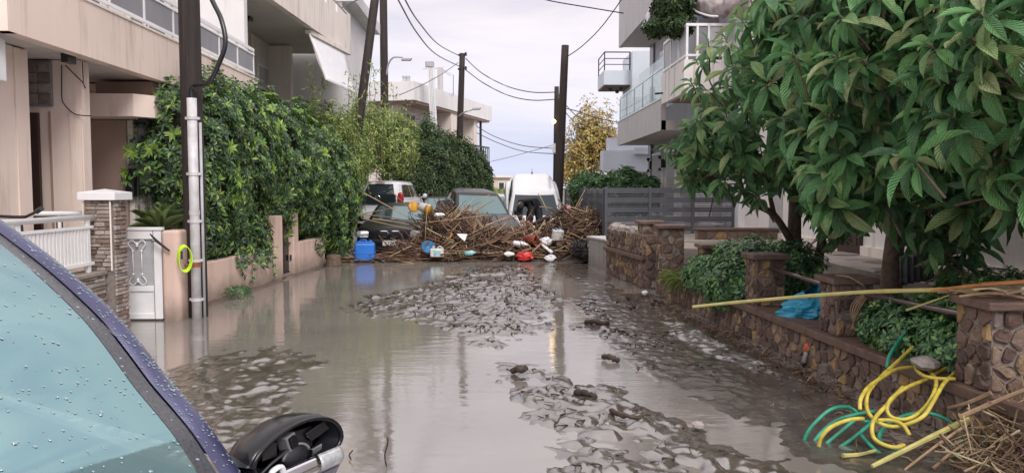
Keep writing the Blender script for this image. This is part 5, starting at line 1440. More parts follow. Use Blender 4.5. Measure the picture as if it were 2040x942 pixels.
def car(name, label, loc, rot, paint, L=4.4, W=1.74, H=1.40, hood=.92, belt=.93, wsb=.75, wst=.05, rwt=-1.15, rwb=-1.75, tail=.98, taper=.80, nose=.62, glass=None, sglass=None, rear_round=False):
    glass = glass or m_glass; sglass = sglass or m_glassc
    rt = thing(name, label, 'car', loc, rot=rot)
    f = L / 2; hw = W / 2
    st_ = [(f, hw * .72, .30, nose - .02), (f - .04, hw * .82, .22, nose + .02), (f - .16, hw * .93, .18, nose + .08), (f - .55, hw * .99, .17, hood - .09), (lerp(f - .55, wsb, .5), hw, .17, hood - .02), (wsb + .05, hw, .17, hood + .02),
           (wsb - .5, hw, .17, belt), (0, hw, .17, belt), (-.9, hw, .17, belt + .01), (rwb + .1, hw * .99, .18, tail), (lerp(rwb, -f, .6), hw * .96, .22, tail - .02), (-f + .08, hw * .9, .26, tail - .06), (-f, hw * .80, .34, tail - .14)]
    mb = MB(); vs = []; fs = []
    for (x, w_, zl, zt) in st_:
        cr_ = .02
        half = [(0, zl), (w_ * .8, zl), (w_ * .97, zl + .10), (w_, lerp(zl, zt, .40)), (w_ * .995, lerp(zl, zt, .70)), (w_ * .965, lerp(zl, zt, .92)), (w_ * .90, zt), (w_ * .5, zt + cr_), (0, zt + cr_ * 1.5)]
        ring = [(x, y, z) for y, z in half] + [(x, -y, z) for y, z in reversed(half[1:-1])]
        vs += ring
    n = 16
    for i in range(len(st_) - 1):
        for k in range(n): fs.append((i*n+k, (i+1)*n+k, (i+1)*n+(k+1) % n, i*n+(k+1) % n))
    fs.append(tuple(range(n))); fs.append(tuple((len(st_)-1)*n + k for k in reversed(range(n))))
    mb.add(vs, fs).build('body', paint, rt, local=True, smooth=True, sub=2)
    # greenhouse
    wb_, wr_ = hw * .90, hw * taper * .90
    z0 = belt - .03
    def G(side, s, t, off=0.0):
        """side 0 front,1 left,2 rear,3 right; s 0..1 along, t 0..1 up"""
        xf = lerp(wsb + .10, wst, t); xr = lerp(rwb - .02, rwt, t ** (1.0 if not rear_round else 1.6)); w_ = lerp(wb_, wr_, t ** 1.25); z = lerp(z0, H - .045, t)
        bul = .10 * (1 - t * .4)
        if side == 0: y = lerp(-w_, w_, s); p = Vector((xf - bul * (y / w_) ** 2, y, z)); nrm = Vector((.7, .15 * y / w_, .7))
        elif side == 2: y = lerp(w_, -w_, s); p = Vector((xr + bul * .8 * (y / w_) ** 2, y, z)); nrm = Vector((-.8, .15 * y / w_, .55))
        elif side == 1: x = lerp(xf - bul, xr + bul * .8, s); p = Vector((x, w_, z)); nrm = Vector((0, .95, .3))
        else: x = lerp(xr + bul * .8, xf - bul, s); p = Vector((x, -w_, z)); nrm = Vector((0, -.95, .3))
        qx = max(0.0, min(1.0, (xf - p.x) / (xf - xr)))
        p.y *= 1 - .13 * qx ** 2.2 - .16 * max(0.0, (qx - .78) / .22) ** 2 * t
        return p + nrm.normalized() * off
    gh = MB(); NT = 6; ring_n = []
    for j in range(NT + 1):
        t = j / NT; ring = []
        for sd, m_ in ((0, 8), (1, 10), (2, 8), (3, 10)):
            ring += [G(sd, i / m_, t) for i in range(m_)]
        ring_n.append(ring)
    m_ = len(ring_n[0]); V_ = [p for r in ring_n for p in r]; Fc = []
    for j in range(NT):
        for k in range(m_): Fc.append((j*m_+k, j*m_+(k+1) % m_, (j+1)*m_+(k+1) % m_, (j+1)*m_+k))
    # roof dome rings
    top = ring_n[-1]; ctr = sum(top, Vector()) / m_
    base_i = NT * m_
    for q, (sc, dz) in enumerate(((.93, .032), (.72, .062), (.35, .078))):
        for p in top: V_.append(Vector((lerp(ctr.x, p.x, sc), lerp(ctr.y, p.y, sc), p.z + dz)))
        for k in range(m_): Fc.append((base_i + k, base_i + (k+1) % m_, base_i + m_ + (k+1) % m_, base_i + m_ + k))
        base_i += m_
    Fc.append(tuple(base_i + k for k in range(m_)))
    gh.add(V_, Fc).build('cabin', paint, rt, local=True, smooth=True, sub=1)
    def pane(name, sd, s0, s1, t0, t1, mt, off=.006, cut=0.0):
        return MB().grid(lambda u, v: G(sd, lerp(s0, s1, u) + (cut * v if cut else 0), lerp(t0, t1, v), off), 8, 5).build(name, mt, rt, local=True, smooth=True)
    pane('windshield', 0, .07, .93, .08, .93, glass)
    pane('rear_window', 2, .09, .91, .15, .90, sglass)
    for sd, fr in ((1, ((.07, .45), (.48, .84))), (3, ((.55, .93), (.16, .52)))):
        for a, b_ in fr: pane('side_window', sd, a, b_, .12, .86, sglass)
    for s in (-1, 1):
        for x in (f - .78, -f + .82):
            wl = MB().lathe([(.20, -.09), (.29, -.10), (.315, -.06), (.315, .06), (.29, .10), (.20, .09)], (x, s * (hw - .09), .31), 18, axis=(0, 1, 0)).build('wheel', m_tyre, rt, local=True, smooth=True)
            MB().lathe([(.04, .095), (.20, .092), (.205, .07), (.19, .05), (.04, .06)] if s > 0 else [(.04, -.095), (.20, -.092), (.205, -.07), (.19, -.05), (.04, -.06)], (x, s * (hw - .09), .31), 14, axis=(0, 1, 0)).build('rim', m_rim, wl, local=True)
        mr = MB().lathe([(.02, -.07), (.075, -.04), (.085, 0), (.06, .05), (.02, .06)], (wsb - .05, s * (hw + .08), belt + .06), 10, axis=(1, 0, 0)).tube([(wsb - .05, s * (hw - .06), belt), (wsb - .05, s * (hw + .04), belt + .04)], .02, 6).build('mirror', paint, rt, local=True, smooth=True)
    return rt, f, hw
def patch_light(rt, name, c, sx, sy, sz, m, rz=0):
    """rounded lamp lens lying on the car surface"""
    mb = MB(); vs = []; fs = []; nl, no = 6, 14
    R_ = Matrix.Rotation(rz, 3, 'Z')
    for i in range(nl + 1):
        for j in range(no):
            th = PI * i / nl; ph = 2 * PI * j / no
            e = lambda v: math.copysign(abs(v) ** .6, v)
            vs.append(Vector(c) + R_ @ Vector((sx * e(math.sin(th)) * e(math.cos(ph)), sy * e(math.sin(th)) * e(math.sin(ph)), sz * e(math.cos(th)))))
    for i in range(nl):
        for j in range(no): fs.append((i*no+j, (i+1)*no+j, (i+1)*no+(j+1) % no, i*no+(j+1) % no))
    return mb.add(vs, fs).build(name, m, rt, local=True, smooth=True)
# ---- black saloon with twin grille
rt, f, hw = car('car', 'black saloon with twin kidney grille, front half buried in reeds by the hedge', (-2.60, 21.35, -.13), (0, math.radians(-1.0), math.radians(-90)), m_pblack, L=4.45, W=1.76, H=1.40, hood=.95, belt=.95, wsb=.70, wst=-.05, nose=.74)
for s in (-1, 1):
    h_ = patch_light(rt, 'headlight', (f - .07, s * .58, .640), .08, .265, .095, m_lens, rz=-s * .28)
    for q in (.10, -.07):
        MB().lathe([(.055, 0), (.062, .012), (.045, .02)], (f - .045 - .10 * 0, s * .57 + s * q * .9, .637), 12, axis=(1, 0, 0)).build('reflector', m_chrome, h_, local=True)
    k_ = patch_light(rt, 'kidney_grille', (f + .01, s * .145, .650), .035, .138, .088, m_chrome)
    MB().obox((f + .042, s * .145, .650), (.006, 0, 0), (0, .112, 0), (0, 0, .066)).build('grille_inset', m_grille, k_, local=True, bev=.02)
    for q in range(7):
        MB().obox((f + .050, s * .145 + (q - 3) * .030, .650), (.003, 0, 0), (0, .004, 0), (0, 0, .055)).build('grille_bar', m_dark, k_, local=True)
MB().lathe([(.001, 0), (.042, .003), (.042, .010), (.001, .014)], (f - .13, 0, .775), 14, axis=(.5, 0, .86)).build('hood_badge', m_chrome, rt, local=True)
bmp = patch_light(rt, 'bumper', (f - .14, 0, .40), .20, .85, .15, m_pblack)
MB().obox((f + .060, 0, .455), (.006, 0, 0), (0, .80, 0), (0, 0, .022)).build('trim_strip', m_grille, bmp, local=True)
MB().obox((f + .056, 0, .315), (.006, 0, 0), (0, .48, 0), (0, 0, .045)).build('air_intake', m_grille, bmp, local=True)
pl_ = MB().obox((f + .085, .02, .43), (.006, 0, 0), (0, .17, 0), (0, 0, .062)).build('number_plate', m_plate, rt, local=True)
tm = text_mesh('6396', .12, m_dark); to = linkmesh('plate_number', tm, pl_)
to.matrix_local = Matrix.Translation((f + .093, .02, .43)) @ Matrix(((0, 0, 1, 0), (1, 0, 0, 0), (0, 1, 0, 0), (0, 0, 0, 1)))
# ---- charcoal saloon
rt, f, hw = car('car', 'charcoal saloon with pale windscreen rising out of the middle of the reeds', (-.55, 21.75, .14), (math.radians(-2), math.radians(6.5), math.radians(-76)), m_pdgrey, L=4.4, W=1.72, H=1.44, hood=.95, belt=.97, wsb=.85, wst=.05, nose=.70)
for s in (-1, 1): patch_light(rt, 'headlight', (f - .10, s * .55, .66), .07, .2, .08, m_lens, rz=-s * .3)
patch_light(rt, 'bumper', (f - .12, 0, .40), .18, .82, .16, m_pdgrey)
MB().obox((f - .01, 0, .63), (.03, 0, 0), (0, .30, 0), (0, 0, .05)).build('grille', m_grille, rt, local=True, bev=.01)
# ---- white hatchback seen from behind
rt, f, hw = car('car', 'white hatchback seen from behind, round emblem on dark rear window', (-3.38, 25.8, .38), (0, math.radians(0), math.radians(84)), m_pwhite, L=3.8, W=1.64, H=1.54, hood=1.0, belt=1.0, wsb=1.0, wst=.35, rwt=-1.50, rwb=-1.86, tail=.98, taper=.84, glass=m_glassc, rear_round=True)
for s in (-1, 1): patch_light(rt, 'tail_lamp', (-f + .03, s * .70, 1.00), .07, .095, .19, m_redl)
pg = MB().obox((-f - .01, 0, .98), (.03, 0, 0), (0, .56, 0), (0, 0, .16)).build('hatch_panel', m_glassc, rt, local=True, bev=.03)
em = MB().tube([(-f - .045, .075 * math.cos(a), 1.02 + .075 * math.sin(a)) for a in np.linspace(0, 2 * PI, 21)[:-1]], .010, 6, closed=True)
em.tube([(-f - .045, -.045, 1.07), (-f - .045, -.02, 1.03), (-f - .045, 0, 1.06), (-f - .045, .02, 1.03), (-f - .045, .045, 1.07)], .008, 5)
em.tube([(-f - .045, -.055, 1.04), (-f - .045, -.03, .97), (-f - .045, 0, 1.01), (-f - .045, .03, .97), (-f - .045, .055, 1.04)], .008, 5)
em.build('emblem', m_chrome, rt, local=True)
patch_light(rt, 'rear_bumper', (-f + .08, 0, .50), .16, .80, .20, m_pwhite)
patch_light(rt, 'brake_lamp', (-1.60, 0, 1.50), .05, .16, .018, m_redl)
# ---- white car standing on its nose
rt, f, hw = car('car', 'white car pitched nose down against the debris, long roof showing', (1.17, 23.35, .34), (0, math.radians(20), math.radians(-90)), m_pwhite, L=4.1, W=1.74, H=1.45, hood=.96, belt=.95, wsb=1.05, wst=.35, rwt=-1.45, rwb=-1.95, tail=1.0, taper=.82, glass=m_glassc)
for s in (-1, 1): patch_light(rt, 'headlight', (f - .14, s * .60, .68), .08, .18, .10, m_lens, rz=-s * .4)
MB().tube([(-1.35, 0, 1.45), (-1.42, 0, 1.58)], [.012, .004], 6).build('antenna', m_black, rt, local=True)
MB().lathe([(.03, 0), (.03, .02), (.01, .035)], (-1.35, 0, 1.445), 8).build('antenna_base', m_black, rt, local=True)
patch_light(rt, 'bumper', (f - .12, 0, .42), .18, .84, .17, m_pwhite)
# ---- partly hidden ones
car('car', 'silver car partly hidden between charcoal saloon and white car', (-.05, 27.9, .05), (0, 0, math.radians(-88)), m_psilv, H=1.42)
car('car', 'dark car almost hidden behind the white hatchback', (-1.80, 27.4, .0), (0, 0, math.radians(-92)), m_pblack, H=1.42)
# ================================================================== debris dam
def mound(x, y):
    g = lambda cx, cy, sx, sy, h: h * np.exp(-((x - cx) / sx) ** 2 - ((y - cy) / sy) ** 2)
    z = g(-1.18, 19.7, .58, .75, .95) + g(-.5, 18.8, .75, .6, .36) + g(2.05, 19.2, .55, 1.1, .82) + g(2.35, 18.2, .35, .8, .55) + g(.6, 18.9, .9, .8, .34) + g(1.3, 19.6, .6, .9, .34) + g(-2.2, 18.2, .7, .4, .10) + g(-.1, 18.4, 2.2, .45, .12)
    return z + .03
m_deb = M('wet_debris', (0.048, 0.034, 0.027), 0.8, var=.5, scale=12, bumps=1, bscale=30)
gx_, gy_ = np.meshgrid(np.linspace(-3.3, 2.7, 90), np.linspace(17.3, 22.5, 70))
gz = mound(gx_, gy_) * .86 - .06 + (fbm(gx_ * 4, gy_ * 4, 3) - .5) * .12
ii = (np.arange(69)[:, None] * 90 + np.arange(89)[None, :]).ravel()
dm = linkmesh('debris_mound', arr_mesh('debris_mound', np.stack([gx_, gy_, gz], -1).reshape(-1, 3), quads=np.stack([ii, ii + 1, ii + 91, ii + 90], 1), m=m_deb, smooth=True))
tag(dm, 'dark sodden debris packed under the reed heap', 'debris', kind='stuff')
m_reed = islramp('broken_reeds', [(0.0, (0.034, 0.019, 0.014)), (0.35, (0.080, 0.042, 0.029)), (0.62, (0.145, 0.080, 0.050)), (0.80, (0.23, 0.14, 0.085)), (0.93, (0.37, 0.26, 0.155)), (1.0, (0.44, 0.36, 0.24))])
def reeds_mesh(P, D, Ln, Rr, bend, m, name):
    """many bent stalks: P start, D unit dir, bend offset vectors at the middle; 4-sided"""
    n = len(P); D = unit(D)
    s = unit(np.cross(D, np.array([.13, .21, 1.0]))); u = np.cross(s, D)
    rows = []
    for t, r in ((0, 1.0), (.5, .95), (1, .6)):
        c = P + D * (Ln * t)[:, None] + bend * (4 * t * (1 - t))
        for k in range(4):
            a = PI / 4 + k * PI / 2
            rows.append(c + (s * math.cos(a) + u * math.sin(a)) * (Rr * r)[:, None])
    V = np.stack(rows, 1)
    q = []
    for i in range(2):
        for k in range(4): q.append((i*4+k, i*4+(k+1) % 4, (i+1)*4+(k+1) % 4, (i+1)*4+k))
    q += [(3, 2, 1, 0), (8, 9, 10, 11)]
    Q = (np.array(q)[None] + (np.arange(n) * 12)[:, None, None]).reshape(-1, 4)
    return arr_mesh(name, V.reshape(-1, 3), quads=Q, m=m)
rs = np.random.RandomState(77)
def heap_reeds(n, x0, x1, y0, y1, lmin, lmax, r0, r1, up=.25, xb=1.6):
    x = rs.uniform(x0, x1, n); y = rs.uniform(y0, y1, n)
    z = mound(x, y); keep = (z > .08) & (rs.rand(n) < np.clip(z * 1.6 + .25, 0, 1))
    x, y, z = x[keep], y[keep], z[keep]; n = len(x)
    D = np.stack([rs.normal(0, xb, n), rs.normal(0, .8, n), rs.normal(.02, up, n)], 1)
    Ln = rs.uniform(lmin, lmax, n) * rs.uniform(.4, 1, n)
    P = np.stack([x, y, z + rs.uniform(-.05, .10, n)], 1) - unit(D) * (Ln * .5)[:, None]
    P[:, 2] = np.maximum(P[:, 2], .01)
    return P, D, Ln, rs.uniform(r0, r1, n), rs.normal(scale=.05, size=(n, 3))
a = heap_reeds(5000, -2.5, 2.6, 17.8, 21.2, .3, 1.7, .007, .022, up=.45)
b_ = heap_reeds(2200, 1.7, 2.75, 17.6, 20.5, .15, .5, .006, .013, up=.9, xb=.8)
c_ = heap_reeds(1500, -2.0, -.2, 18.2, 20.7, .3, 1.9, .007, .020, up=.8)
arrs = [np.concatenate(k) for k in zip(a, b_, c_)]
hp = linkmesh('reed_heap', reeds_mesh(*arrs, m_reed, 'reed_heap'))
tag(hp, 'tangled heap of broken brown reeds jammed against the cars', 'debris', kind='stuff')
# floating litter of stalks at the foot of the dam
n = 900
x = rs.uniform(-3.4, 2.2, n); y = 17.55 + np.abs(rs.normal(0, .35, n)) + .25 * (x > -2)
D = np.stack([rs.normal(0, 1, n), rs.normal(0, .25, n), rs.normal(0, .05, n)], 1)
Lf = rs.uniform(.1, .6, n)
fl = linkmesh('floating_stalks', reeds_mesh(np.stack([x, y, rs.uniform(.02, .13, n)], 1), D, Lf, rs.uniform(.006, .014, n), rs.normal(scale=.01, size=(n, 3)), m_reed, 'floating_stalks'))
tag(fl, 'mat of short floating stalks along the foot of the debris', 'debris', kind='stuff')
# single long reeds that stand out
m_reedl = objramp('dry_reed', [(0, (.22, .145, .085)), (.5, (.36, .25, .15)), (1, (.47, .37, .24))], bumps=.2)
def reed(label, pts, r, m=None, group=None, name='reed_stalk', cat='reed'):
    pts = [Vector(p) for p in pts]
    if len(pts) == 2: pts = [pts[0], pts[0].lerp(pts[1], .5) + Vector((0, 0, rnd.uniform(-.02, .03))), pts[1]]
    ps_ = smooth_path(pts, 5)
    rr_ = [r * (1 - .35 * i / (len(ps_) - 1)) * (1.12 if i % 4 == 0 else 1) for i in range(len(ps_))]
    return solo(MB().tube(ps_, rr_, 6), name, m or m_reedl, label, cat, group)
GL = 'long reeds sticking out of the debris heap'
for (a0, b0, Ya, Yb) in (((713, 378), (812, 432), 18.6, 18.6), ((700, 432), (790, 414), 18.5, 18.7), ((716, 428), (800, 437), 18.4, 18.6), ((722, 435), (828, 459), 18.2, 18.4), ((742, 436), (815, 447), 18.3, 18.5),
                         ((779, 381), (812, 412), 18.7, 18.7), ((843, 444), (975, 428), 18.4, 18.3), ((930, 470), (990, 440), 18.3, 18.2), ((955, 490), (1060, 455), 18.0, 18.2), ((900, 440), (945, 395), 18.6, 18.9),
                         ((905, 430), (958, 402), 18.7, 18.9), ((940, 425), (985, 398), 18.6, 18.9), ((1000, 440), (1045, 428), 18.5, 18.6), ((962, 450), (1012, 432), 18.3, 18.4), ((850, 455), (905, 480), 18.1, 18.1),
                         ((1010, 428), (1032, 478), 18.6, 18.4), ((1072, 385), (1090, 420), 19.2, 19.0), ((1075, 412), (1100, 415), 18.9, 19.0), ((870, 505), (975, 502), 17.8, 17.8), ((820, 490), (770, 515), 17.9, 17.7),
                         ((915, 500), (1000, 470), 18.0, 18.1), ((1105, 500), (1165, 470), 17.9, 18.1), ((1110, 490), (1150, 452), 18.0, 18.2), ((960, 395), (975, 388), 19, 19.2), ((1002, 445), (880, 500), 18.3, 17.9)):
    reed('long pale reed stalk poking out of the debris heap', [at(*a0, Ya), at(*b0, Yb)], .013, group=GL)
m_redst = M('reddish_stick', (.22, .07, .06), .6)
reed('long thin reddish stick slanting before the crouching person', [at(975, 487, 18.0), at(1010, 468, 18.1), at(1062, 443, 18.4)], .014, m_redst, name='stick', cat='stick')
reed('dark red stick lying below the red bucket', [at(1042, 472, 18.2), at(1070, 492, 17.95), at(1082, 500, 17.9)], .016, m_redst, name='stick', cat='stick')
solo(MB().tube(smooth_path([at(1060, 447, 19.0), at(1085, 437, 18.95), at(1110, 425, 18.9), at(1129, 411, 18.9)], 4), [.03, .04, .055, .06, .07, .07, .065, .06, .06, .055, .055, .05, .045], 8), 'log', m_twig, 'thick dark wet log slanting up beside the bent person', 'log', smooth=True)

# ---------------------------------------------- containers and litter
m_blue  = M('blue_plastic', (0.020, 0.16, 0.58), 0.4, var=.12)
m_blue2 = M('deep_blue_plastic', (0.03, 0.17, 0.38), 0.4, var=.2)
m_red   = M('red_plastic', (0.50, 0.025, 0.02), 0.4, var=.2)
m_brick = M('brick_red_plastic', (0.28, 0.055, 0.04), 0.45, var=.25)
m_yell  = M('yellow_plastic', (0.46, 0.24, 0.03), 0.5, var=.4)
m_cyan  = M('cyan_plastic', (0.26, 0.52, 0.55), 0.35, var=.2)
m_bag   = M('white_bag_plastic', (0.66, 0.66, 0.68), 0.4, var=.2, bumps=.6, bscale=30)
m_dirtp = M('muddy_white_plastic', (0.58, 0.56, 0.54), 0.5, var=.35, scale=14)
m_pinkp = M('pink_plastic', (0.62, 0.25, 0.27), .5)
def rbox(rt, name, c, s, m, rot=0, bev=.03, tilt=0):
    R_ = Matrix.Rotation(rot, 3, 'Z') @ Matrix.Rotation(tilt, 3, 'X')
    mb = MB().obox(c, R_ @ Vector((s[0] / 2, 0, 0)), R_ @ Vector((0, s[1] / 2, 0)), R_ @ Vector((0, 0, s[2] / 2)))
    return mb.build(name, m, rt, bev=bev)
# big blue jerrycan
p = at(727, 496, 17.75)
bc = thing('blue_canister', 'big blue plastic canister standing in the water before the black saloon', 'canister', (p.x, p.y, .0))
rbox(bc, 'body', (p.x, p.y, .215), (.46, .30, .45), m_blue, .08, .05)
rbox(bc, 'ridge', (p.x, p.y, .215), (.475, .31, .02), m_blue, .08, .006)
rbox(bc, 'shoulder', (p.x, p.y, .452), (.36, .22, .03), m_blue, .08, .012)
MB().tube(smooth_path([(p.x - .12, p.y, .455), (p.x - .10, p.y, .50), (p.x + .02, p.y, .50), (p.x + .04, p.y, .455)], 4), .015, 8).build('handle', m_blue, bc, smooth=True)
MB().lathe([(.035, .45), (.035, .50), (.03, .505)], (p.x + .13, p.y - .03, 0), 12).build('lid', m_blue2, bc)
def jug(name, label, px, py, Y, m, w_, h, capm, lab=None, rot=0, tilt=0):
    p = at(px, py, Y); rt = thing(name, label, 'canister', p)
    rbox(rt, 'body', p, (w_, w_ * .62, h), m, rot, .025, tilt)
    up_ = (Matrix.Rotation(rot, 3, 'Z') @ Matrix.Rotation(tilt, 3, 'X')) @ Vector((0, 0, 1))
    sd_ = Matrix.Rotation(rot, 3, 'Z') @ Vector((1, 0, 0))
    MB().lathe([(.022, 0), (.022, .03), (.028, .03), (.028, .055)], p + up_ * (h / 2 - .004) - sd_ * w_ * .28, 10, axis=up_).build('lid', capm, rt)
    MB().tube(smooth_path([p + up_ * h * .42 + sd_ * w_ * .0, p + up_ * (h / 2 + .045) + sd_ * w_ * .12, p + up_ * (h / 2 + .03) + sd_ * w_ * .33, p + up_ * h * .36 + sd_ * w_ * .42], 4), .012, 6).build('handle', capm, rt, smooth=True)
    if lab:
        fw_ = (Matrix.Rotation(rot, 3, 'Z') @ Matrix.Rotation(tilt, 3, 'X')) @ Vector((0, -1, 0))
        MB().obox(p + fw_ * (w_ * .31 + .003), sd_ * w_ * .28, fw_ * .002, up_ * h * .26).build('paper_label', lab, rt)
    return rt
jug('white_canister', 'white canister with blue label lying among floating stalks', 871, 503, 17.7, m_dirtp, .31, .19, m_dirtp, m_cyan)
jug('white_canister', 'white jug with dark blue handle mark on the right of the heap', 1111, 468, 18.05, m_dirtp, .25, .25, m_blue2, None, .35, .3)
rt = thing('blue_basin', 'crumpled blue plastic basin next to the labelled white canister', 'basin', at(853, 494, 17.85))
MB().lathe([(.10, -.05), (.15, .05), (.165, .055), (.14, .045), (.09, -.03)], at(853, 494, 17.85), 14, axis=(.2, -.7, .5)).build('bowl', m_blue2, rt, smooth=True)
rt = thing('cyan_bottle', 'pale cyan plastic bottle in the litter below the charcoal saloon', 'bottle', at(937, 504, 17.75))
MB().lathe([(.02, -.13), (.055, -.12), (.06, .04), (.03, .09), (.018, .10), (.018, .13)], at(937, 504, 17.75), 12, axis=(1, -.2, .15)).build('body', m_cyan, rt, smooth=True)
rt = thing('yellow_disc', 'round yellow plastic lid standing on top of the reed heap', 'lid', at(823, 412, 18.6))
MB().lathe([(.10, -.02), (.13, -.015), (.135, .02), (.12, .03), (.03, .035)], at(823, 412, 18.6), 18, axis=(.55, -.8, .25)).build('disc', m_yell, rt, smooth=True)
rt = thing('paint_bucket', 'tipped white and orange paint bucket on top of the heap', 'bucket', at(853, 418, 18.6))
MB().lathe([(.10, -.16), (.125, .10), (.13, .12), (.115, .12), (.09, -.12)], at(848, 415, 18.6), 14, axis=(.9, -.35, -.3)).build('body', m_cloths, rt, smooth=True)
MB().lathe([(.118, -.06), (.128, .05), (.121, .06)], at(853, 418, 18.56), 14, axis=(.9, -.35, -.3)).build('printed_band', m_yell, rt, smooth=True)
def crumple(name, label, cat, px, py, Y, sx, sy, sz, m, seed, floor=None):
    r2 = np.random.RandomState(seed); c = at(px, py, Y); mb = MB(); vs = []; fs = []; nl, no = 8, 14
    for i in range(nl + 1):
        for j in range(no):
            th = PI * i / nl; ph = 2 * PI * j / no; k = r2.uniform(.7, 1.15)
            v = c + Vector((sx * k * math.sin(th) * math.cos(ph), sy * k * math.sin(th) * math.sin(ph), sz * k * math.cos(th)))
            if floor is not None: v.z = max(v.z, floor)
            vs.append(v)
    for i in range(nl):
        for j in range(no): fs.append((i*no+j, (i+1)*no+j, (i+1)*no+(j+1) % no, i*no+(j+1) % no))
    return solo(mb.add(vs, fs), name, m, label, cat)
crumple('white_rag', 'white rag hanging on the heap right of the paint bucket', 'rag', 875, 428, 18.5, .14, .08, .05, m_bag, 1)
crumple('plastic_bag', 'crumpled white plastic bag right of the brick red bucket', 'bag', 1088, 481, 18.0, .16, .12, .11, m_bag, 2)
crumple('plastic_bag', 'crumpled red plastic bag at the water edge of the debris', 'bag', 1045, 510, 17.65, .22, .14, .11, m_red, 3)
crumple('polystyrene_lump', 'small white lump left of the red plastic bag', 'litter', 1014, 506, 17.7, .12, .08, .055, m_wplast, 4)
crumple('polystyrene_lump', 'dirty white lump right of the red plastic bag', 'litter', 1096, 514, 17.6, .13, .09, .08, m_bag, 5)
crumple('pink_rag', 'small pink scrap on top of the right end of the heap', 'rag', 1133, 414, 18.85, .06, .05, .06, m_pinkp, 6)
rt = thing('brick_red_bucket', 'brick red plastic bucket lying on its side below the person', 'bucket', at(1060, 478, 18.1))
MB().lathe([(.10, -.18), (.135, .12), (.145, .14), (.125, .14), (.09, -.12)], at(1060, 478, 18.1), 16, axis=(.75, -.6, -.05)).build('body', m_brick, rt, smooth=True)
MB().tube(smooth_path([at(1072, 470, 17.98), at(1080, 479, 17.9), at(1073, 487, 17.96)], 5), .006, 6).build('handle', m_dark, rt)
solo(MB().lathe([(.02, -.19), (.06, -.17), (.065, .06), (.03, .12), (.02, .17)], at(1038, 486, 17.95), 12, axis=(1, -.15, -.12)), 'white_bottle', m_wplast, 'long white plastic bottle lying left of the brick red bucket', 'bottle', smooth=True)
solo(MB().tube([at(1080, 488, 17.9), at(1100, 503, 17.7)], [.03, .04], 10), 'white_tube', m_wplast, 'white plastic tube sloping to the water below the white bag', 'tube', smooth=True)
solo(MB().ext([at(910, 466, 18.05), at(931, 467, 18.0), at(926, 481, 17.95), at(915, 472, 18.0)], (.0, -.02, .01)), 'white_shard', m_wplast, 'triangular white plastic shard in front of the charcoal saloon', 'litter')
solo(MB().tube([at(895, 475, 18.0), at(901, 465, 18.02)], [.02, .025], 8), 'yellow_scrap', m_yell, 'small yellow plastic scrap left of the white shard', 'litter')
nb = thing('black_netting_bundle', 'dark rounded bundle of black netting beside the cement pillar', 'netting', at(1152, 500, 17.5))
c = Vector((2.02, 17.45, .28)); mb = MB()
for k in range(34):
    n_ = Vector(unit(rs.normal(size=3))); u_ = n_.orthogonal().normalized(); v_ = n_.cross(u_); r = rs.uniform(.18, .29)
    mb.tube([c + (u_ * math.cos(a) * r * .8 + v_ * math.sin(a) * r) for a in np.linspace(0, 2 * PI, 19)[:-1]], .009, 4, closed=True)
o = mb.build('net_strands', m_black, nb); o['kind'] = 'stuff'

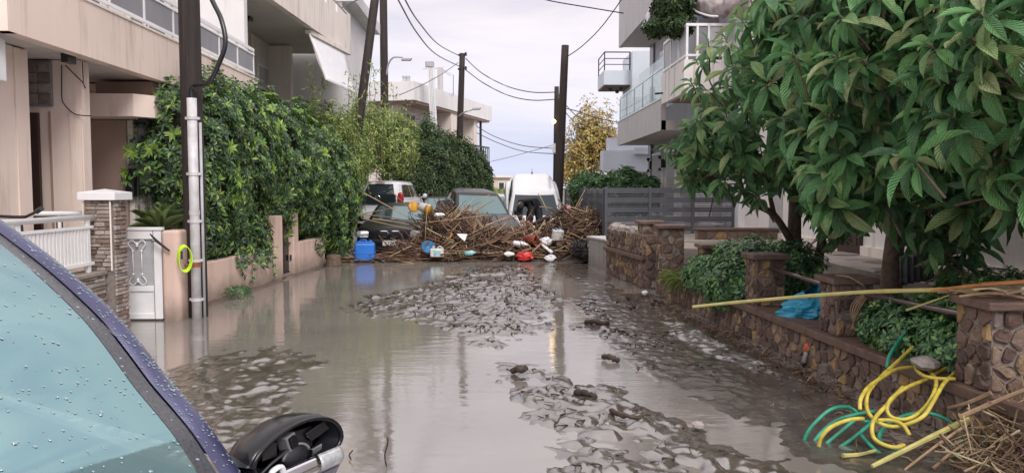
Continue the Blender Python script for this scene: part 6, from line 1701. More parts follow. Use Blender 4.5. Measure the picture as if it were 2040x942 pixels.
# ---------------------------------------------- bending person in black
def person():
    base = at(1062, 474, 20.2); base.z = .25
    rt = thing('person', 'person in black clothes bending over the debris before the white car', 'person', base)
    m_jack = M('black_jacket', (0.010, 0.010, 0.014), .8, var=.4); m_skin = M('skin', (.30, .17, .125), .55); m_hair = M('dark_hair', (.014, .010, .009), .7)
    m_trs = M('dark_trousers', (0.014, 0.014, 0.018), .85)
    # joints: x right in picture, y away, z up (pelvis first)
    J = {'pel': (.04, .05, .92), 'wst': (-.02, -.02, 1.06), 'chs': (-.17, -.17, 1.13), 'nck': (-.28, -.28, 1.10), 'hed': (-.33, -.34, 1.03),
         'lh': (-.06, .04, .86), 'lk': (-.12, -.10, .47), 'la': (-.10, .02, .07), 'lt': (-.13, -.14, .03), 'rh': (.14, .04, .86), 'rk': (.17, -.10, .47), 'ra': (.18, .02, .07), 'rt': (.19, -.14, .03),
         'ls': (-.34, -.12, 1.08), 'le': (-.38, -.22, .80), 'lw': (-.33, -.40, .60), 'rs': (-.06, -.27, 1.10), 're': (-.05, -.36, .82), 'rw': (-.14, -.48, .60)}
    E = [('pel','wst'),('wst','chs'),('chs','nck'),('pel','lh'),('lh','lk'),('lk','la'),('la','lt'),('pel','rh'),('rh','rk'),('rk','ra'),('ra','rt'),('chs','ls'),('ls','le'),('le','lw'),('chs','rs'),('rs','re'),('re','rw')]
    Rd = {'pel': .19, 'wst': .19, 'chs': .20, 'nck': .085, 'lh': .13, 'rh': .13, 'lk': .095, 'rk': .095, 'la': .07, 'ra': .07, 'lt': .055, 'rt': .055, 'ls': .10, 'rs': .10, 'le': .078, 're': .078, 'lw': .05, 'rw': .05}
    names = [k for k in J if k != 'hed']; ix = {k: i for i, k in enumerate(names)}
    me = bpy.data.meshes.new('body'); me.from_pydata([J[k] for k in names], [(ix[a], ix[b]) for a, b in E], [])
    me.materials.append(m_jack)
    o = linkmesh('body', me, rt)
    o.modifiers.new('skin', 'SKIN')
    for i, k in enumerate(names):
        me.skin_vertices[0].data[i].radius = (Rd[k], Rd[k]); me.skin_vertices[0].data[i].use_root = (k == 'pel')
    s = o.modifiers.new('sub', 'SUBSURF'); s.levels = 2; s.render_levels = 2
    # head with nose, ears, hair; looking down
    hc = Vector((-.345, -.385, .995)); ax = Vector((-.25, -.55, -.8)).normalized()      # neck-to-crown axis
    fwd_ = Vector((.05, -.82, .0)); fwd_ = (Vector((0, -.75, -.65)) - ax * Vector((0, -.75, -.65)).dot(ax)).normalized() * -1
    fwd_ = -fwd_ if fwd_.z > 0 else fwd_
    sd_ = ax.cross(fwd_)
    hb = MB(); vs = []; fs = []
    nl, no = 10, 16
    for i in range(nl + 1):
        for j in range(no):
            th = PI * i / nl; ph = 2 * PI * j / no
            fx = math.sin(th) * math.cos(ph); sy_ = math.sin(th) * math.sin(ph); az_ = math.cos(th)
            k = 1.0 - (.16 if az_ < -.3 else 0) * (-az_)
            nose = .022 if (abs(sy_) < .25 and fx > .8 and -.35 < az_ < .1) else 0
            vs.append(hc + fwd_ * (fx * .095 * k + nose) + sd_ * (sy_ * .075 * k) + ax * az_ * .115)
    for i in range(nl):
        for j in range(no): fs.append((i*no+j, (i+1)*no+j, (i+1)*no+(j+1) % no, i*no+(j+1) % no))
    hd_ = hb.add(vs, fs).build('head', m_skin, rt, local=True, smooth=True)
    hv = [hc + (v - hc) * 1.06 - fwd_ * .012 + ax * .008 for v in vs]
    hf = [f_ for f_ in fs if sum(((vs[q] - hc).dot(ax) > .035 or (vs[q] - hc).dot(fwd_) < -.02) for q in f_) >= 3]
    MB().add(hv, hf).build('hair', m_hair, hd_, local=True, smooth=True, solid=.012)
    for s_ in (-1, 1):
        MB().lathe([(.004, -.008), (.022, 0), (.016, .01)], hc + sd_ * s_ * .074, 8, axis=sd_ * s_).build('ear', m_skin, hd_, local=True)
    for w_, e_, sg in (('lw', 'le', 1), ('rw', 're', -1)):
        wv = Vector(J[w_]); dv = (wv - Vector(J[e_])).normalized(); sv = dv.cross(Vector((0, 1, 0))).normalized(); nv = dv.cross(sv)
        hm = MB().tube([wv - dv * .01, wv + dv * .04, wv + dv * .085], [.030, .038, .034], 8)
        for q in range(4):
            b2 = wv + dv * .08 + sv * (q - 1.5) * .019; l_ = (.06, .072, .068, .05)[q]
            hm.tube([b2, b2 + dv * l_ * .5 + nv * .008, b2 + dv * l_ * .8 + nv * .03, b2 + dv * l_ * .8 + nv * .05], [.0095, .009, .0085, .007], 6)
        b2 = wv + dv * .03 + sv * sg * .034
        hm.tube([b2, b2 + sv * sg * .025 + dv * .03, b2 + sv * sg * .02 + dv * .06 + nv * .02], [.012, .010, .008], 6)
        hm.build('hand', m_skin, rt, local=True, smooth=True)
person()

# ---------------------------------------------- loose wood and stones on the mud
m_wetwood = M('wet_brown_wood', (0.055, 0.032, 0.025), 0.6, var=.4, scale=16, bumps=.6)
def stick(label, pts, r, name='driftwood', m=None, cat='driftwood'):
    q_ = smooth_path(pts, 5); nq_ = len(q_)
    q_ = [v + Vector((rnd.uniform(-.3, .3) * r, rnd.uniform(-.3, .3) * r, rnd.uniform(-.2, .3) * r)) for v in q_]
    rr_ = [r * rnd.uniform(.6, 1.15) * (.55 if i in (0, nq_ - 1) else 1) for i in range(nq_)]
    return solo(MB().tube(q_, rr_, 7), name, m or m_wetwood, label, cat, smooth=True)
stick('knobbly brown driftwood lump in the mud right of centre', [gp(1168, 641, .03), gp(1182, 640, .06), gp(1198, 643, .04), gp(1214, 644, .03)], .038)
stick('short fat brown log lying in the mud by the right pool', [gp(1200, 710, .03), gp(1218, 713, .04), gp(1233, 716, .03)], .036)
stick('dark stick standing up out of the mud near the stone wall', [gp(1266, 611, .03), at(1258, 602, 11.3), at(1248, 591, 11.4)], .03, m=m_twig)
stick('broken brown stick leaning in the mud by the tilted dark stick', [gp(1258, 614, .02), at(1243, 608, 11.1), at(1227, 598, 11.2)], .028)
stick('thin bent twig in the mud far right of the pool', [gp(1205, 571, .02), at(1212, 566, 12.9), gp(1224, 572, .02)], .014, m=m_twig)
stick('thick brown wood chunk in the front mud ridge', [gp(1020, 738, .04), gp(1035, 735, .07), gp(1045, 738, .05)], .035)
stick('curved dark driftwood piece in the front mud', [gp(1145, 782, .03), gp(1168, 783, .05), gp(1188, 792, .03)], .028, m=m_twig)
stick('brown driftwood stick in the front right mud', [gp(1215, 818, .04), gp(1250, 828, .05), gp(1282, 832, .03)], .022)
stick('thin upright twig in the pool near the car mirror', [gp(770, 930, .0), at(767, 905, 4.5), at(773, 880, 4.5), at(771, 870, 4.52)], .005, m=m_twig)
stick('tiny twig standing in the pool beside the broken mirror', [gp(700, 915, 0), at(696, 905, 4.7), at(703, 896, 4.7)], .005, m=m_twig)
stick('dark root piece by the stone wall foot with the white stone', [gp(1300, 605, .05), at(1302, 596, 11.4), gp(1318, 602, .07)], .03)
o = rock('white_stone', gp(1285, 583, .06), .055, m_wplast, 3, .7); tag(o, 'round white stone lying at the stone wall foot', 'stone')
o = rock('pale_stone', gp(1390, 846, .05), .045, m_grst, 6, .6); tag(o, 'pale stone in the front right mud', 'stone')
o = rock('grey_rock', at(1845, 722, 5.25), .10, m_grst, 9, .5); tag(o, 'grey rock on the wall coping behind the hoses', 'rock')
# dark mud-soaked litter on the ridge
def mud_z(x, y):
    i = np.clip(np.searchsorted(ys, y), 0, ny_ - 1); j = np.clip(np.round((x + 4.75) / (8.1) * (nx_ - 1)).astype(int), 0, nx_ - 1)
    return Z[i, j]
px_ = np.concatenate([rs.uniform(-.3, 2.0, 800), rs.uniform(-2.6, 1.5, 2200)]); py_ = np.concatenate([rs.uniform(4.3, 9.0, 800), rs.uniform(8.3, 17, 2200)])
mz = mud_z(px_, py_); kp = mz > .008; px_, py_, mz = px_[kp], py_[kp], mz[kp]; n = len(px_)
lt = linkmesh('mud_litter', reeds_mesh(np.stack([px_, py_, mz + .004], 1), np.stack([rs.normal(0, 1, n), rs.normal(0, .7, n), rs.normal(0, .12, n)], 1), rs.uniform(.015, .09, n), rs.uniform(.002, .003 + .0009 * py_, n), rs.normal(scale=.008, size=(n, 3)), islramp('dark_litter', [(0, (.02, .014, .012)), (.7, (.06, .04, .03)), (1, (.14, .09, .06))]), 'mud_litter'))
tag(lt, 'fine dark plant litter scattered over the front mud ridge', 'litter', kind='stuff')
n = 1500
py_ = rs.uniform(4.4, 12.0, n); px_ = 2.6 + .07 * (11.9 - py_) - np.abs(rs.normal(0, .30, n)) - .03
lt = linkmesh('bank_litter', reeds_mesh(np.stack([px_, py_, mud_z(px_, py_) + rs.uniform(0, .02, n)], 1), np.stack([rs.normal(0, 1, n), rs.normal(0, 1, n), rs.normal(0, .25, n)], 1), rs.uniform(.02, .13, n), rs.uniform(.002, .005, n), rs.normal(scale=.01, size=(n, 3)), m_reed, 'bank_litter'))
tag(lt, 'dry stalk litter strewn along the foot of the low stone wall', 'litter', kind='stuff')

# ---------------------------------------------- hoses
def zp(x, y, Y=None, z=None):
    px, py = 1580 + x / 3.341, 660 + y / 3.341
    return gp(px, py, z) if Y is None else at(px, py, Y)
m_hosey = M('yellow_hose', (0.50, 0.41, 0.06), 0.5, var=.35, scale=13)
m_hoseg = M('green_hose', (0.02, 0.26, 0.17), 0.45, var=.4, scale=13)
yp = [(1120, 225, 5.2), (1000, 250, 5.25), (880, 320, 5.3), (760, 370, 5.2), (660, 440, 5.1), (625, 510, 5.05), (650, 565, 5.02), (730, 585, 5.0), (810, 560, 5.0), (890, 490, 5.05), (940, 400, 5.12), (950, 320, 5.2), (900, 255, 5.3), (835, 218, 5.35), (818, 250, 5.3), (870, 295, 5.2), (960, 312, 5.15), (1080, 315, 5.12)]
yp2 = [(800, 100, 5.5), (700, 195, 5.42), (600, 285, 5.3), (510, 390, 5.2), (488, 470, 5.12), (505, 545, 5.05), (570, 605, 5.0), (660, 632, 4.98), (770, 612, 4.96), (870, 560, 4.95), (930, 470, 5.0), (1000, 350, 5.1), (1060, 290, 5.18), (1125, 240, 5.25)]
yp3 = [(820, 235, 5.38), (690, 250, 5.35), (600, 300, 5.25), (500, 370, 5.16), (450, 450, 5.1), (445, 520, 5.06)]
yp4 = [(730, 370, 5.2), (640, 470, 5.1), (550, 570, 5.0), (525, 640, 4.95), (540, 710, 4.9), (600, 750, 4.86), (680, 770, 4.84), (740, 755, 4.86)]
yp5 = [(170, 765, 4.98), (190, 700, 4.98), (260, 630, 4.98), (380, 585, 4.98), (470, 580, 5.0)]
yp6 = [(560, 590, 5.0), (650, 590, 5.0), (730, 620, 4.95), (775, 690, 4.9)]
gps = [[(80, 805, 4.95), (75, 720, 4.97), (130, 625, 4.98), (240, 525, 5.02), (340, 500, 5.05), (410, 525, 5.05), (460, 590, 5.0), (520, 600, 5.0)],
       [(85, 812, 4.92), (160, 705, 4.95), (270, 600, 4.98), (400, 555, 5.0), (540, 530, 5.02)],
       [(170, 790, 4.9), (300, 680, 4.93), (420, 580, 4.97)],
       [(240, 806, 4.86), (370, 730, 4.88), (500, 625, 4.94), (560, 560, 5.0)],
       [(450, 685, 4.9), (550, 790, 4.75), (680, 880, 4.62), (820, 930, 4.56), (960, 928, 4.56), (1060, 880, 4.62), (1110, 800, 4.72), (1120, 710, 4.82), (1090, 640, 4.9), (1030, 590, 4.95), (950, 555, 5.0), (860, 540, 5.02), (740, 560, 5.0), (630, 615, 4.95), (575, 690, 4.87), (600, 750, 4.8), (680, 780, 4.76), (745, 770, 4.78)],
       [(625, 240, 5.45), (640, 165, 5.5), (690, 80, 5.6), (760, -10, 5.7)],
       [(920, 180, 5.4), (1000, 125, 5.45), (1060, 60, 5.5), (1135, 30, 5.55)]]
yh = thing('garden_hose', 'yellow garden hose coiled over the low wall beside the near post', 'hose', zp(700, 600, 5.0))
for q in (yp, yp2, yp3, yp4, yp5, yp6):
    MB().tube(smooth_path([zp(x, y, Y - .34 * min(1, max(0, (y - 255) / 140))) for x, y, Y in q], 6), .0125, 8).build('hose_loop', m_hosey, yh, smooth=True)
ghs = thing('garden_hose', 'green garden hose looping into the muddy water below the low wall', 'hose', zp(500, 700, 4.9))
for q in gps:
    MB().tube(smooth_path([zp(x, y, Y) for x, y, Y in q], 6), .0125, 8).build('hose_loop', m_hoseg, ghs, smooth=True)
hn = thing('hose_connector', 'hose connector with orange tip leaning on the low stone wall', 'hose connector', at(1598, 720, 7.15))
MB().lathe([(.018, 0), (.03, .015), (.03, .06), (.022, .075)], at(1607, 700, 7.1), 10, axis=(.12, 0, 1)).build('orange_tip', M('orange_plastic', (.62, .10, .04), .4), hn, smooth=True)
MB().lathe([(.022, 0), (.020, .09), (.026, .10)], at(1601, 722, 7.08), 10, axis=(.25, 0, 1)).build('grey_sleeve', m_shut, hn, smooth=True)
MB().lathe([(.024, 0), (.026, .04), (.02, .05)], at(1597, 731, 7.08), 10, axis=(.25, 0, 1)).build('black_nut', m_black, hn, smooth=True)
MB().tube(smooth_path([at(1597, 731, 7.08), at(1591, 745, 7.06), at(1585, 758, 7.05)], 4), .016, 8).build('hose_end', m_hosey, hn, smooth=True)

# blue bag behind the rail
def bag(name, label, c, m):
    r2 = np.random.RandomState(12); vs = []; fs = []; nl, no = 9, 18
    for i in range(nl + 1):
        t = i / nl
        for j in range(no):
            a = 2 * PI * j / no; r = (.17 + .09 * t) * (1 + .10 * math.sin(3 * a + 2 * t) + r2.uniform(-.06, .06))
            vs.append(Vector(c) + Vector((r * math.cos(a) * 1.15, r * math.sin(a) * .8, t * .25 + (.07 * math.cos(a - .5) * t) + r2.uniform(-.01, .01))))
    for i in range(nl):
        for j in range(no): fs.append((i*no+j, i*no+(j+1) % no, (i+1)*no+(j+1) % no, (i+1)*no+j))
    fs.append(tuple(reversed(range(no))))
    rt = thing(name, label, 'bag', c)
    MB().add(vs, fs).build('body', m, rt, smooth=True, solid=.006)
    rim = [vs[nl*no+j] for j in range(no)]
    MB().tube(rim, .012, 6, closed=True).build('rim', m, rt, smooth=True)
m_bluebag = M('sky_blue_woven_plastic', (0.03, 0.30, 0.48), .45, var=.25, scale=12, bumps=.6, bscale=40)
def slump(name, label, c, m):
    r2 = np.random.RandomState(23); vs = []; fs = []; nl, no = 12, 26
    for i in range(nl + 1):
        t = i / nl
        for j in range(no):
            a = 2 * PI * j / no
            r = .27 * math.sqrt(max(.0, 1 - (t * .96) ** 2.2)) * (1 + .16 * math.sin(4 * a + 5 * t) + .10 * math.sin(9 * a - 7 * t) + r2.uniform(-.06, .06)) + .012
            vs.append(Vector(c) + Vector((r * math.cos(a) * 1.0 + .06 * t, r * math.sin(a) * .8, t * .27 * (1 + .25 * math.cos(a - .6)) + r2.uniform(-.008, .008))))
    for i in range(nl):
        for j in range(no): fs.append((i*no+j, i*no+(j+1) % no, (i+1)*no+(j+1) % no, (i+1)*no+j))
    fs.append(tuple(reversed(range(no))))
    rt = thing(name, label, 'bag', c)
    MB().add(vs, fs).build('body', m, rt)
    MB().grid(lambda u, v: Vector(c) + Vector((.10 + .12 * u, -.02 + .03 * math.sin(5 * u + 3 * v), .22 + .13 * v * (1 - .4 * u) + .02 * math.sin(9 * u))), 8, 5).build('flap', m, rt, solid=.004)
slump('blue_bag', 'sky blue crumpled plastic bag slumped between two stone posts', (rwx(7.75) + .30, 7.75, .35), m_bluebag)
# corrugated dark sheet behind the rail
cs = MB().grid(lambda u, v: at(lerp(1795, 1862, u), lerp(570, 515, v) - 8 * u, 6.9 - .2 * v) + Vector((0, .03 * math.sin(u * 34), .02 * math.sin(v * 7 + u * 3))), 40, 8)
solo(cs, 'corrugated_scrap', m_gpanel, 'crumpled dark corrugated scrap sheet behind the tree trunk', 'scrap', smooth=True, solid=.006)

# ---------------------------------------------- reeds on the right
m_reedy = M('yellow_green_reed', (0.42, 0.38, 0.14), .5, var=.2, scale=12)
m_reedo = M('orange_reed', (0.42, 0.17, 0.06), .5, var=.25, scale=12)
reed('very long yellow green reed lying from the near post out over the road', [at(1380, 611, 6.3), at(1500, 599, 6.0), at(1700, 583, 5.5), at(1850, 578, 5.2), at(1950, 577, 5.0)][::-1], .017, m_reedy)
reed('orange brown reed on the near post cap beside the long yellow one', [at(2060, 560, 4.75), at(1950, 568, 4.9), at(1850, 580, 5.2)], .015, m_reedo)
GP_ = 'broken reeds lying on the near post cap'
for k in range(16):
    a = Vector((rwx(4.7) + rnd.uniform(.0, .4), rnd.uniform(4.68, 5.1), .965 + .012 * (k % 5)))
    an = rnd.uniform(-.5, .5) + (PI if k % 2 else 0); l_ = rnd.uniform(.2, .55)
    reed('broken reed piece lying on the near stone post cap', [a - Vector((math.cos(an), math.sin(an) * .6, .0)) * l_ * .5, a + Vector((math.cos(an), math.sin(an) * .6, rnd.uniform(0, .2))) * l_ * .5], rnd.uniform(.006, .012), group=GP_)
o = rock('white_stone', Vector((rwx(4.7) + .30, 4.85, 1.0)), .035, m_wplast, 13, .8); tag(o, 'small white stone among the reeds on the near post cap', 'stone')
reed('thick tan reed slanting down from the low wall to the water', [zp(1190, 565, 4.7), zp(860, 730, 4.5), zp(525, 895, 4.35)], .019, m_reedy)
reed('thin dark reed slanting to the water beside the thick tan one', [zp(1185, 600, 4.6), zp(950, 760, 4.5), zp(740, 920, 4.4)], .010)
reed('pale reed lying flat in the water left of the thick tan one', [zp(330, 825, None, .03), zp(550, 790, None, .04)], .014, m_reedy)
reed('tan reed pointing left from the reed pile to the wall', [zp(1320, 410, 4.6), zp(1150, 480, 4.7), zp(1030, 510, 4.8)], .015)
reed('long tan reed rising right across the corner pile', [zp(1110, 570, 4.55), zp(1340, 470, 4.45), zp(1560, 380, 4.35)], .016)
reed('pale reed low in the corner pile near the green loop', [zp(930, 910, 4.4), zp(1060, 800, 4.45), zp(1170, 730, 4.5)], .010)
reed('long pale stalk crossing in front of the dark shrub under the rail', [at(1805, 618, 5.5), at(1880, 592, 5.4), at(1935, 572, 5.3)], .008, m_reedy)
reed('thin pale stalk across the middle stone post top', [at(1665, 548, 6.6), at(1720, 568, 6.5)], .010)
for k in range(5):
    reed('dry leaf blade hanging from the long reed by the middle post', [at(1735 - k * 3, 582, 6.45), at(1715 - k * 5, 610, 6.4), at(1695 + k * 2, 655, 6.4)], .006, group='dry blades on the long reed', name='dry_blade', cat='blade')
# corner pile
n = 360
t_ = rs.rand(n); x = rs.uniform(2.74, 3.35, n); y = rs.uniform(3.9, 4.62, n)
hz_ = .04 + .44 * np.clip((x - 2.65) / .6, 0, 1) * np.exp(-((y - 4.35) / .6) ** 2)
P = np.stack([x, y, hz_ * rs.uniform(.1, 1.05, n)], 1)
D = np.stack([rs.normal(0, 1, n), rs.normal(0, .6, n), rs.normal(.0, .6, n)], 1); Ln = rs.uniform(.08, .45, n)
cpile = linkmesh('corner_reed_pile', reeds_mesh(P - unit(D) * (Ln / 2)[:, None], D, Ln, rs.uniform(.002, .008, n), rs.normal(scale=.03, size=(n, 3)), islramp('straw', [(0, (.07, .042, .028)), (.5, (.20, .13, .075)), (.85, (.36, .26, .15)), (1, (.46, .40, .26))]), 'corner_reed_pile'))
tag(cpile, 'tangled straw and reed pile in the lower right corner', 'debris', kind='stuff')
# ================================================================== dark blue car in the foreground (windscreen, pillar, broken mirror in view)
m_pblue, t, b, l = newmat('dark_blue_violet_paint')
l(ramp(t, noise(t, 9, 5), [(0.3, (0.030, 0.030, 0.090)), (0.7, (0.042, 0.042, 0.120))]), b.inputs['Base Color'])
b.inputs['Roughness'].default_value = 0.30; b.inputs['Metallic'].default_value = 0.25
b.inputs['Coat Weight'].default_value = 0.7; b.inputs['Coat Roughness'].default_value = 0.12
bump(t, noise(t, 260, 3, .6), 0.35, 0.0015, b)
m_frit, t, b, l = newmat('windscreen_frit')
l(ramp(t, noise(t, 120, 4), [(0.35, (0.050, 0.053, 0.062)), (0.7, (0.080, 0.084, 0.096))]), b.inputs['Base Color'])
b.inputs['Roughness'].default_value = 0.22; bump(t, noise(t, 180, 3), 0.4, 0.002, b)
m_wsg, t, b, l = newmat('windscreen_glass')
l(ramp(t, noise(t, 1.6, 4), [(0.3, (0.31, 0.54, 0.59)), (0.7, (0.40, 0.62, 0.66))]), b.inputs['Base Color'])
b.inputs['Metallic'].default_value = 0.78; b.inputs['Roughness'].default_value = 0.06
bump(t, noise(t, 26, 5, .7), 0.10, 0.002, b)
trn = nd(t, 'ShaderNodeBsdfTransparent'); trn.inputs['Color'].default_value = (.55, .72, .74, 1)
mx = nd(t, 'ShaderNodeMixShader'); mx.inputs[0].default_value = .42
l(b.outputs[0], mx.inputs[1]); l(trn.outputs[0], mx.inputs[2]); l(mx.outputs[0], t.nodes['Material Output'].inputs['Surface'])
m_drop, t, b, l = newmat('water_drop')
b.inputs['Base Color'].default_value = (.26, .35, .38, 1); b.inputs['Roughness'].default_value = 0.12
b.inputs['Metallic'].default_value = 0.5
hx, hy = .83, -.56; hl = math.hypot(hx, hy); hx /= hl; hy /= hl
lx, ly = -hy, hx
B0 = gp(462, 923, 1.0)
WB = .70
fo = Vector((B0.x - lx * WB, B0.y - ly * WB, 0))
fc = thing('car', 'dark blue car in the left foreground with wet windscreen and broken mirror', 'car', fo, rz=math.atan2(hy, hx))
Nn = np.array([lx, ly, .30])
loc = []
for q in ((-60, 420), (0, 449), (55, 487), (119, 535), (180, 587), (238, 642), (290, 705), (334, 762), (378, 811), (417, 857), (462, 923), (520, 1010)):
    d = ray(*q); tt = np.dot(Nn, np.array(B0) - _C) / np.dot(Nn, d); Pw = _C + d * tt
    v = Pw - np.array(B0)
    loc.append(Vector((v[0] * hx + v[1] * hy, WB + v[0] * lx + v[1] * ly, Pw[2])))
out = smooth_path(loc[::-1], 3)            # outer edge of the left pillar, base to roof
NO = len(out) - 1
def edge(t):
    f_ = t * NO; i = min(int(f_), NO - 1); return out[i].lerp(out[i + 1], f_ - i)
def ws(y_s, t, off=0.0):
    """windscreen surface: y_s -1..1 across, t 0..1 from cowl to roof"""
    e_ = edge(t); w_ = e_.y
    bul = .085 * (1 - y_s * y_s)
    return Vector((e_.x + bul * .55 + off * .5, w_ * y_s, e_.z + bul * .55 + off * .85))
PW = .926                                       # painted pillar outside this fraction
for s in (1, -1):
    def pf(u, v):
        a = ws(s * PW, v, .004); o_ = edge(v); bq = Vector((o_.x, s * o_.y, o_.z))
        p = a.lerp(bq, min(u * 1.25, 1)); p.z += .022 * math.sin(PI * min(u * 1.0, 1)) 
        if u > .8: p = bq + Vector((-.015, s * .012, -.05)) * ((u - .8) / .2)
        return p
    MB().grid(pf, 10, 44).build('pillar', m_pblue, fc, local=True, smooth=True)
    MB().grid(lambda u, v: ws(s * lerp(.855, PW - .006, u), v, .001), 4, 44).build('frit_band', m_frit, fc, local=True, smooth=True)
    MB().grid(lambda u, v: ws(s * lerp(PW - .006, PW, u), v, -.006), 1, 44).build('pillar_seal', m_black, fc, local=True, smooth=True)
MB().grid(lambda u, v: ws(lerp(-.855, .855, u), v), 24, 44).build('windscreen', m_wsg, fc, local=True, smooth=True)
top = edge(1.0)
# roof, sides, bonnet
def roof(u, v):
    y_s = lerp(-1, 1, u); w_ = lerp(top.y, .56, v); x = lerp(top.x, top.x - 1.9, v)
    z = top.z + .047 * (1 - y_s * y_s) + .05 * math.sin(PI * (v * .8 + .05)) - .008 - .20 * max(0, v - .6) ** 1.5
    return Vector((x + .047 * (1 - y_s * y_s) * (1 - v), w_ * y_s, z))
MB().grid(roof, 14, 14).build('roof', m_pblue, fc, local=True, smooth=True)
base = edge(0.0)
xw = base.x
body_st = [(xw + .98, .48, .30, .62), (xw + .94, .62, .24, .68), (xw + .80, .78, .2, .76), (xw + .5, .85, .18, .84), (xw + .1, .88, .18, .90), (xw - .5, .89, .18, .95), (xw - 1.6, .89, .18, .97), (xw - 2.6, .88, .2, .98), (xw - 3.0, .82, .26, .92), (xw - 3.1, .70, .34, .80)]
vs = []; fs = []
for (x, w_, zl, zt) in body_st:
    half = [(0, zl), (w_ * .8, zl), (w_ * .97, zl + .1), (w_, lerp(zl, zt, .4)), (w_ * .99, lerp(zl, zt, .7)), (w_ * .95, lerp(zl, zt, .93)), (w_ * .86, zt), (w_ * .5, zt + .02), (0, zt + .03)]
    vs += [(x, y, z) for y, z in half] + [(x, -y, z) for y, z in reversed(half[1:-1])]
for i in range(len(body_st) - 1):
    for k in range(16): fs.append((i*16+k, (i+1)*16+k, (i+1)*16+(k+1) % 16, i*16+(k+1) % 16))
fs.append(tuple(range(16))); fs.append(tuple((len(body_st)-1)*16 + k for k in reversed(range(16))))
MB().add(vs, fs).build('body', m_pblue, fc, local=True, smooth=True, sub=1)
for s in (-1, 1):
    def sw(u, v):
        p0 = edge(lerp(.12, 1.0, u) if u < .5 else 1.0); x = lerp(p0.x, top.x - 1.6, max(0, (u - .5) * 2)); zt = p0.z - .03 if u < .5 else top.z - .03
        yt = p0.y - .005 if u < .5 else lerp(top.y, .58, (u - .5) * 2)
        zb = .95; yb = .80
        return Vector((x, s * lerp(yb, yt, v), lerp(zb, max(zt, zb + .01), v)))
    MB().grid(sw, 20, 5).build('side_window', m_glassc, fc, local=True, smooth=True)
    for x in (xw + .35, xw - 2.35):
        wl = MB().lathe([(.20, -.1), (.29, -.105), (.315, -.06), (.315, .06), (.29, .105), (.20, .1)], (x, s * .79, .315), 18, axis=(0, 1, 0)).build('wheel', m_tyre, fc, local=True, smooth=True)
        MB().lathe([(.03, .09 * s), (.2, .095 * s), (.205, .07 * s), (.03, .05 * s)], (x, s * .79, .315), 14, axis=(0, 1, 0)).build('rim', m_rim, wl, local=True)
    patch_light(fc, 'headlight', (xw + .82, s * .60, .66), .10, .18, .09, m_lens, rz=-s * .5)
def rear(u, v):
    y_s = lerp(-1, 1, u); a = roof(u, 1.0); return a.lerp(Vector((xw - 2.95, .66 * y_s, .97)), v)
MB().grid(rear, 10, 6).build('rear_window', m_glassc, fc, local=True, smooth=True)
wp = MB()
for (y0, y1) in ((.55, -.05), (-.02, -.58)):
    wp.tube([ws(y0, .015, .02), ws((y0 + y1) / 2, .05, .03), ws(y1, .07, .03)], .010, 6)
wp.build('wiper', m_black, fc, local=True)
# cabin seen dimly through the windscreen
m_dash = M('dashboard_grey', (.09, .09, .095), .7); m_seat = M('seat_cloth', (.13, .13, .14), .9)
MB().grid(lambda u, v: Vector((lerp(xw - .12, xw - .75, v), lerp(-.66, .66, u), .93 + .045 * math.sin(PI * v) - .04 * v)), 10, 8).build('dashboard', m_dash, fc, local=True, smooth=True, solid=.02)
MB().obox((xw - .55, 0, .60), (.12, 0, 0), (0, .6, 0), (0, 0, .28)).build('console', m_dash, fc, local=True, bev=.03)
MB().tube([(xw - .95 - .07 * math.sin(a), .36 + .18 * math.cos(a), .86 + .17 * math.sin(a)) for a in np.linspace(0, 2 * PI, 25)[:-1]], .016, 8, closed=True).build('steering_wheel', m_black, fc, local=True, smooth=True)
for s in (-1, 1):
    MB().obox((xw - 1.55, s * .36, .80), (.07, 0, .02), (0, .24, 0), (-.08, 0, .36)).build('seat', m_seat, fc, local=True, bev=.06)
    MB().obox((xw - 1.66, s * .36, 1.25), (.05, 0, 0), (0, .13, 0), (-.01, 0, .09)).build('headrest', m_seat, fc, local=True, bev=.04)
MB().obox(ws(0, .93, -.09), (.02, 0, 0), (0, .12, 0), (0, 0, .032)).build('inner_mirror', m_black, fc, local=True, bev=.012)
MB().obox((xw - 1.4, 0, .36), (1.5, 0, 0), (0, .78, 0), (0, 0, .04)).build('cabin_floor', m_dash, fc, local=True)
# rain drops on glass, frit and pillar
r2 = np.random.RandomState(17); dr = MB(); 
def drop(c, n_, r, fl):
    n_ = n_.normalized(); u_ = n_.orthogonal().normalized(); v_ = n_.cross(u_); k = 7; an = r2.rand() * 6; el = r2.uniform(1, 1.8)
    ring = [c + (u_ * math.cos(a + an) * r * el + v_ * math.sin(a + an) * r) for a in np.linspace(0, 2 * PI, k + 1)[:-1]]
    ring2 = [c + (u_ * math.cos(a + an) * r * el + v_ * math.sin(a + an) * r) * .62 + n_ * r * fl * .8 for a in np.linspace(0, 2 * PI, k + 1)[:-1]]
    dr.add(ring + ring2 + [c + n_ * r * fl], [(i, (i+1) % k, k + (i+1) % k, k + i) for i in range(k)] + [(k + i, k + (i+1) % k, 2 * k) for i in range(k)])
nw = Vector((.5, 0, .85))
for k in range(560):
    ys_, t_ = r2.uniform(-.2, .9), r2.uniform(.05, 1)
    drop(ws(ys_, t_, .001), nw, r2.uniform(.0010, .0036) * (1.5 if r2.rand() < .1 else 1), .35)
for k in range(420):
    t_ = r2.rand(); u_ = r2.uniform(.05, .75)
    a = ws(PW, t_, .004); o_ = edge(t_); p = a.lerp(o_, u_ * 1.25 if u_ < .8 else 1); p.z += .022 * math.sin(PI * u_)
    drop(p, Vector((.35, .35, .85)), r2.uniform(.0012, .0034), .5)
o = dr.build('rain_drops', m_drop, fc, local=True, smooth=True); o['kind'] = 'stuff'

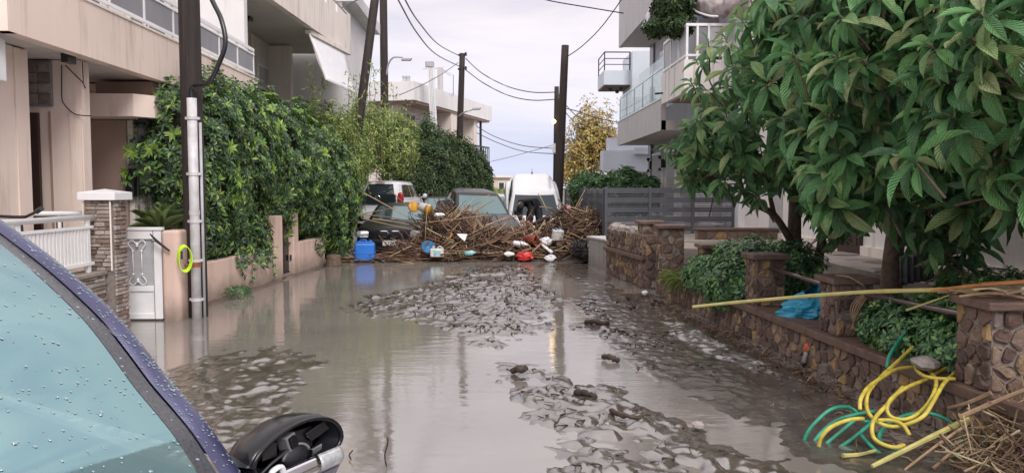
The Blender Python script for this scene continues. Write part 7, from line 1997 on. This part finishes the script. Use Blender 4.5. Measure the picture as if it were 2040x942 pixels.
# ---- broken door mirror: open shell, inner skeleton, indicator strip
mc = Vector((base.x - .13, WB + .235, .955))          # centre of the mirror head in car space
mirror_m = [mc]
def outline(a, kx=1.0):
    """D-shaped mirror outline in (y,z): flat-ish bottom, domed top, blunt outer end"""
    y = .150 * math.cos(a); z = .098 * math.sin(a)
    if z > 0: z *= 1.0 + .18 * math.cos(a - .4)
    else: z *= .72
    if y > 0: y *= 1.02
    return y * kx, z * kx
def mp_(a, k, dx): y, z = outline(a, k); return mc + Vector((dx, y, z))
NA = 36
As = [2 * PI * i / NA for i in range(NA)]
sh = MB(); rings = [(1.0, .035), (1.03, .0), (.98, -.05), (.82, -.085), (.45, -.10)]
vs = [mp_(a, k, dx) for k, dx in rings for a in As]; fs = []
for i in range(len(rings) - 1):
    for k in range(NA): fs.append((i*NA+k, i*NA+(k+1) % NA, (i+1)*NA+(k+1) % NA, (i+1)*NA+k))
fs.append(tuple((len(rings)-1)*NA + k for k in range(NA)))
shell = sh.add(vs, fs).build('mirror_shell', m_glossb, fc, local=True, smooth=True, solid=.006)
MB().tube([mp_(a, 1.0, .036) for a in As], .0075, 8, closed=True).build('rim', m_glossb, shell, local=True, smooth=True)
MB().add([mp_(a, .95, .034) for a in As if True] + [mp_(a, .80, -.02) for a in As], [(k, (k+1) % NA, NA + (k+1) % NA, NA + k) for k in range(NA)]).build('inner_lip', m_black, shell, local=True, smooth=True)
def mbx(c, s, name, m, rot=(0, 0, 0), bev=.003):
    R_ = Matrix.Rotation(rot[2], 3, 'Z') @ Matrix.Rotation(rot[1], 3, 'Y') @ Matrix.Rotation(rot[0], 3, 'X')
    return MB().obox(mc + Vector(c), R_ @ Vector((s[0], 0, 0)), R_ @ Vector((0, s[1], 0)), R_ @ Vector((0, 0, s[2]))).build(name, m, shell, local=True, bev=bev)
mbx((.0, -.085, .030), (.022, .024, .026), 'motor_block', m_black)
mbx((.012, -.02, .040), (.018, .020, .030), 'bracket', m_gpanel, (.3, 0, .2))
mbx((.020, -.02, .042), (.018, .013, .022), 'bracket_hole', m_glossb, (.3, 0, .2))
mbx((-.02, .03, .02), (.02, .05, .04), 'back_frame', m_black)
MB().lathe([(.020, 0), (.045, .01), (.048, .03), (.035, .04), (.012, .045)], mc + Vector((-.01, .0, -.02)), 16, axis=(1, 0, .1)).build('actuator', m_black, shell, local=True, smooth=True)
MB().tube([mc + Vector((.025, .045 * math.cos(a) + .0, -.02 + .045 * math.sin(a))) for a in np.linspace(.2, PI, 12)], .005, 6).build('actuator_ring', m_gpanel, shell, local=True, smooth=True)
MB().tube(smooth_path([mc + Vector((.02, -.13, -.05)), mc + Vector((.03, -.09, -.01)), mc + Vector((.03, -.05, .01)), mc + Vector((.02, .0, .03))], 4), .005, 6).build('wire', m_dark, shell, local=True, smooth=True)
MB().tube(smooth_path([mc + Vector((.045, -.105, -.05)), mc + Vector((.05, -.10, -.025)), mc + Vector((.05, -.075, -.02)), mc + Vector((.048, -.065, -.05))], 5), .009, 8).build('white_plug', m_wplast, shell, local=True, smooth=True)
mbx((.03, .065, -.022), (.004, .020, .022), 'reflector', m_chrome, (.2, .2, .1))
mbx((.012, .085, .040), (.004, .035, .020), 'inner_panel', m_glossb, (.5, .0, -.2))
def strip(u, v):
    y = lerp(-.16, .142, u); z = lerp(-.030, -.098, v) - .016 * (1 - u) + .006 * math.sin(PI * u)
    return mc + Vector((.040 + .014 * math.sin(PI * v) + .006 * math.sin(PI * u), y, z))
MB().grid(lambda u, v: strip(u * .70, v), 16, 5).build('silver_strip', m_chrome, shell, local=True, smooth=True, solid=.004)
MB().grid(lambda u, v: strip(.71 + .29 * u, v), 8, 5).build('indicator_lens', m_lens, shell, local=True, smooth=True, solid=.004)
MB().grid(lambda u, v: strip(u, 1.0) + Vector((-.02 * v, 0, -.045 * v)), 16, 4).build('lower_cover', m_pblue, shell, local=True, smooth=True, solid=.003)
MB().tube([mc + Vector((-.02, -.12, -.06)), mc + Vector((-.03, -.20, -.07))], [.03, .04], 10).build('mirror_foot', m_black, shell, local=True, smooth=True)

SZ = .74
shell.scale = (1, 1, SZ); shell.location = (0, 0, mc.z * (1 - SZ))
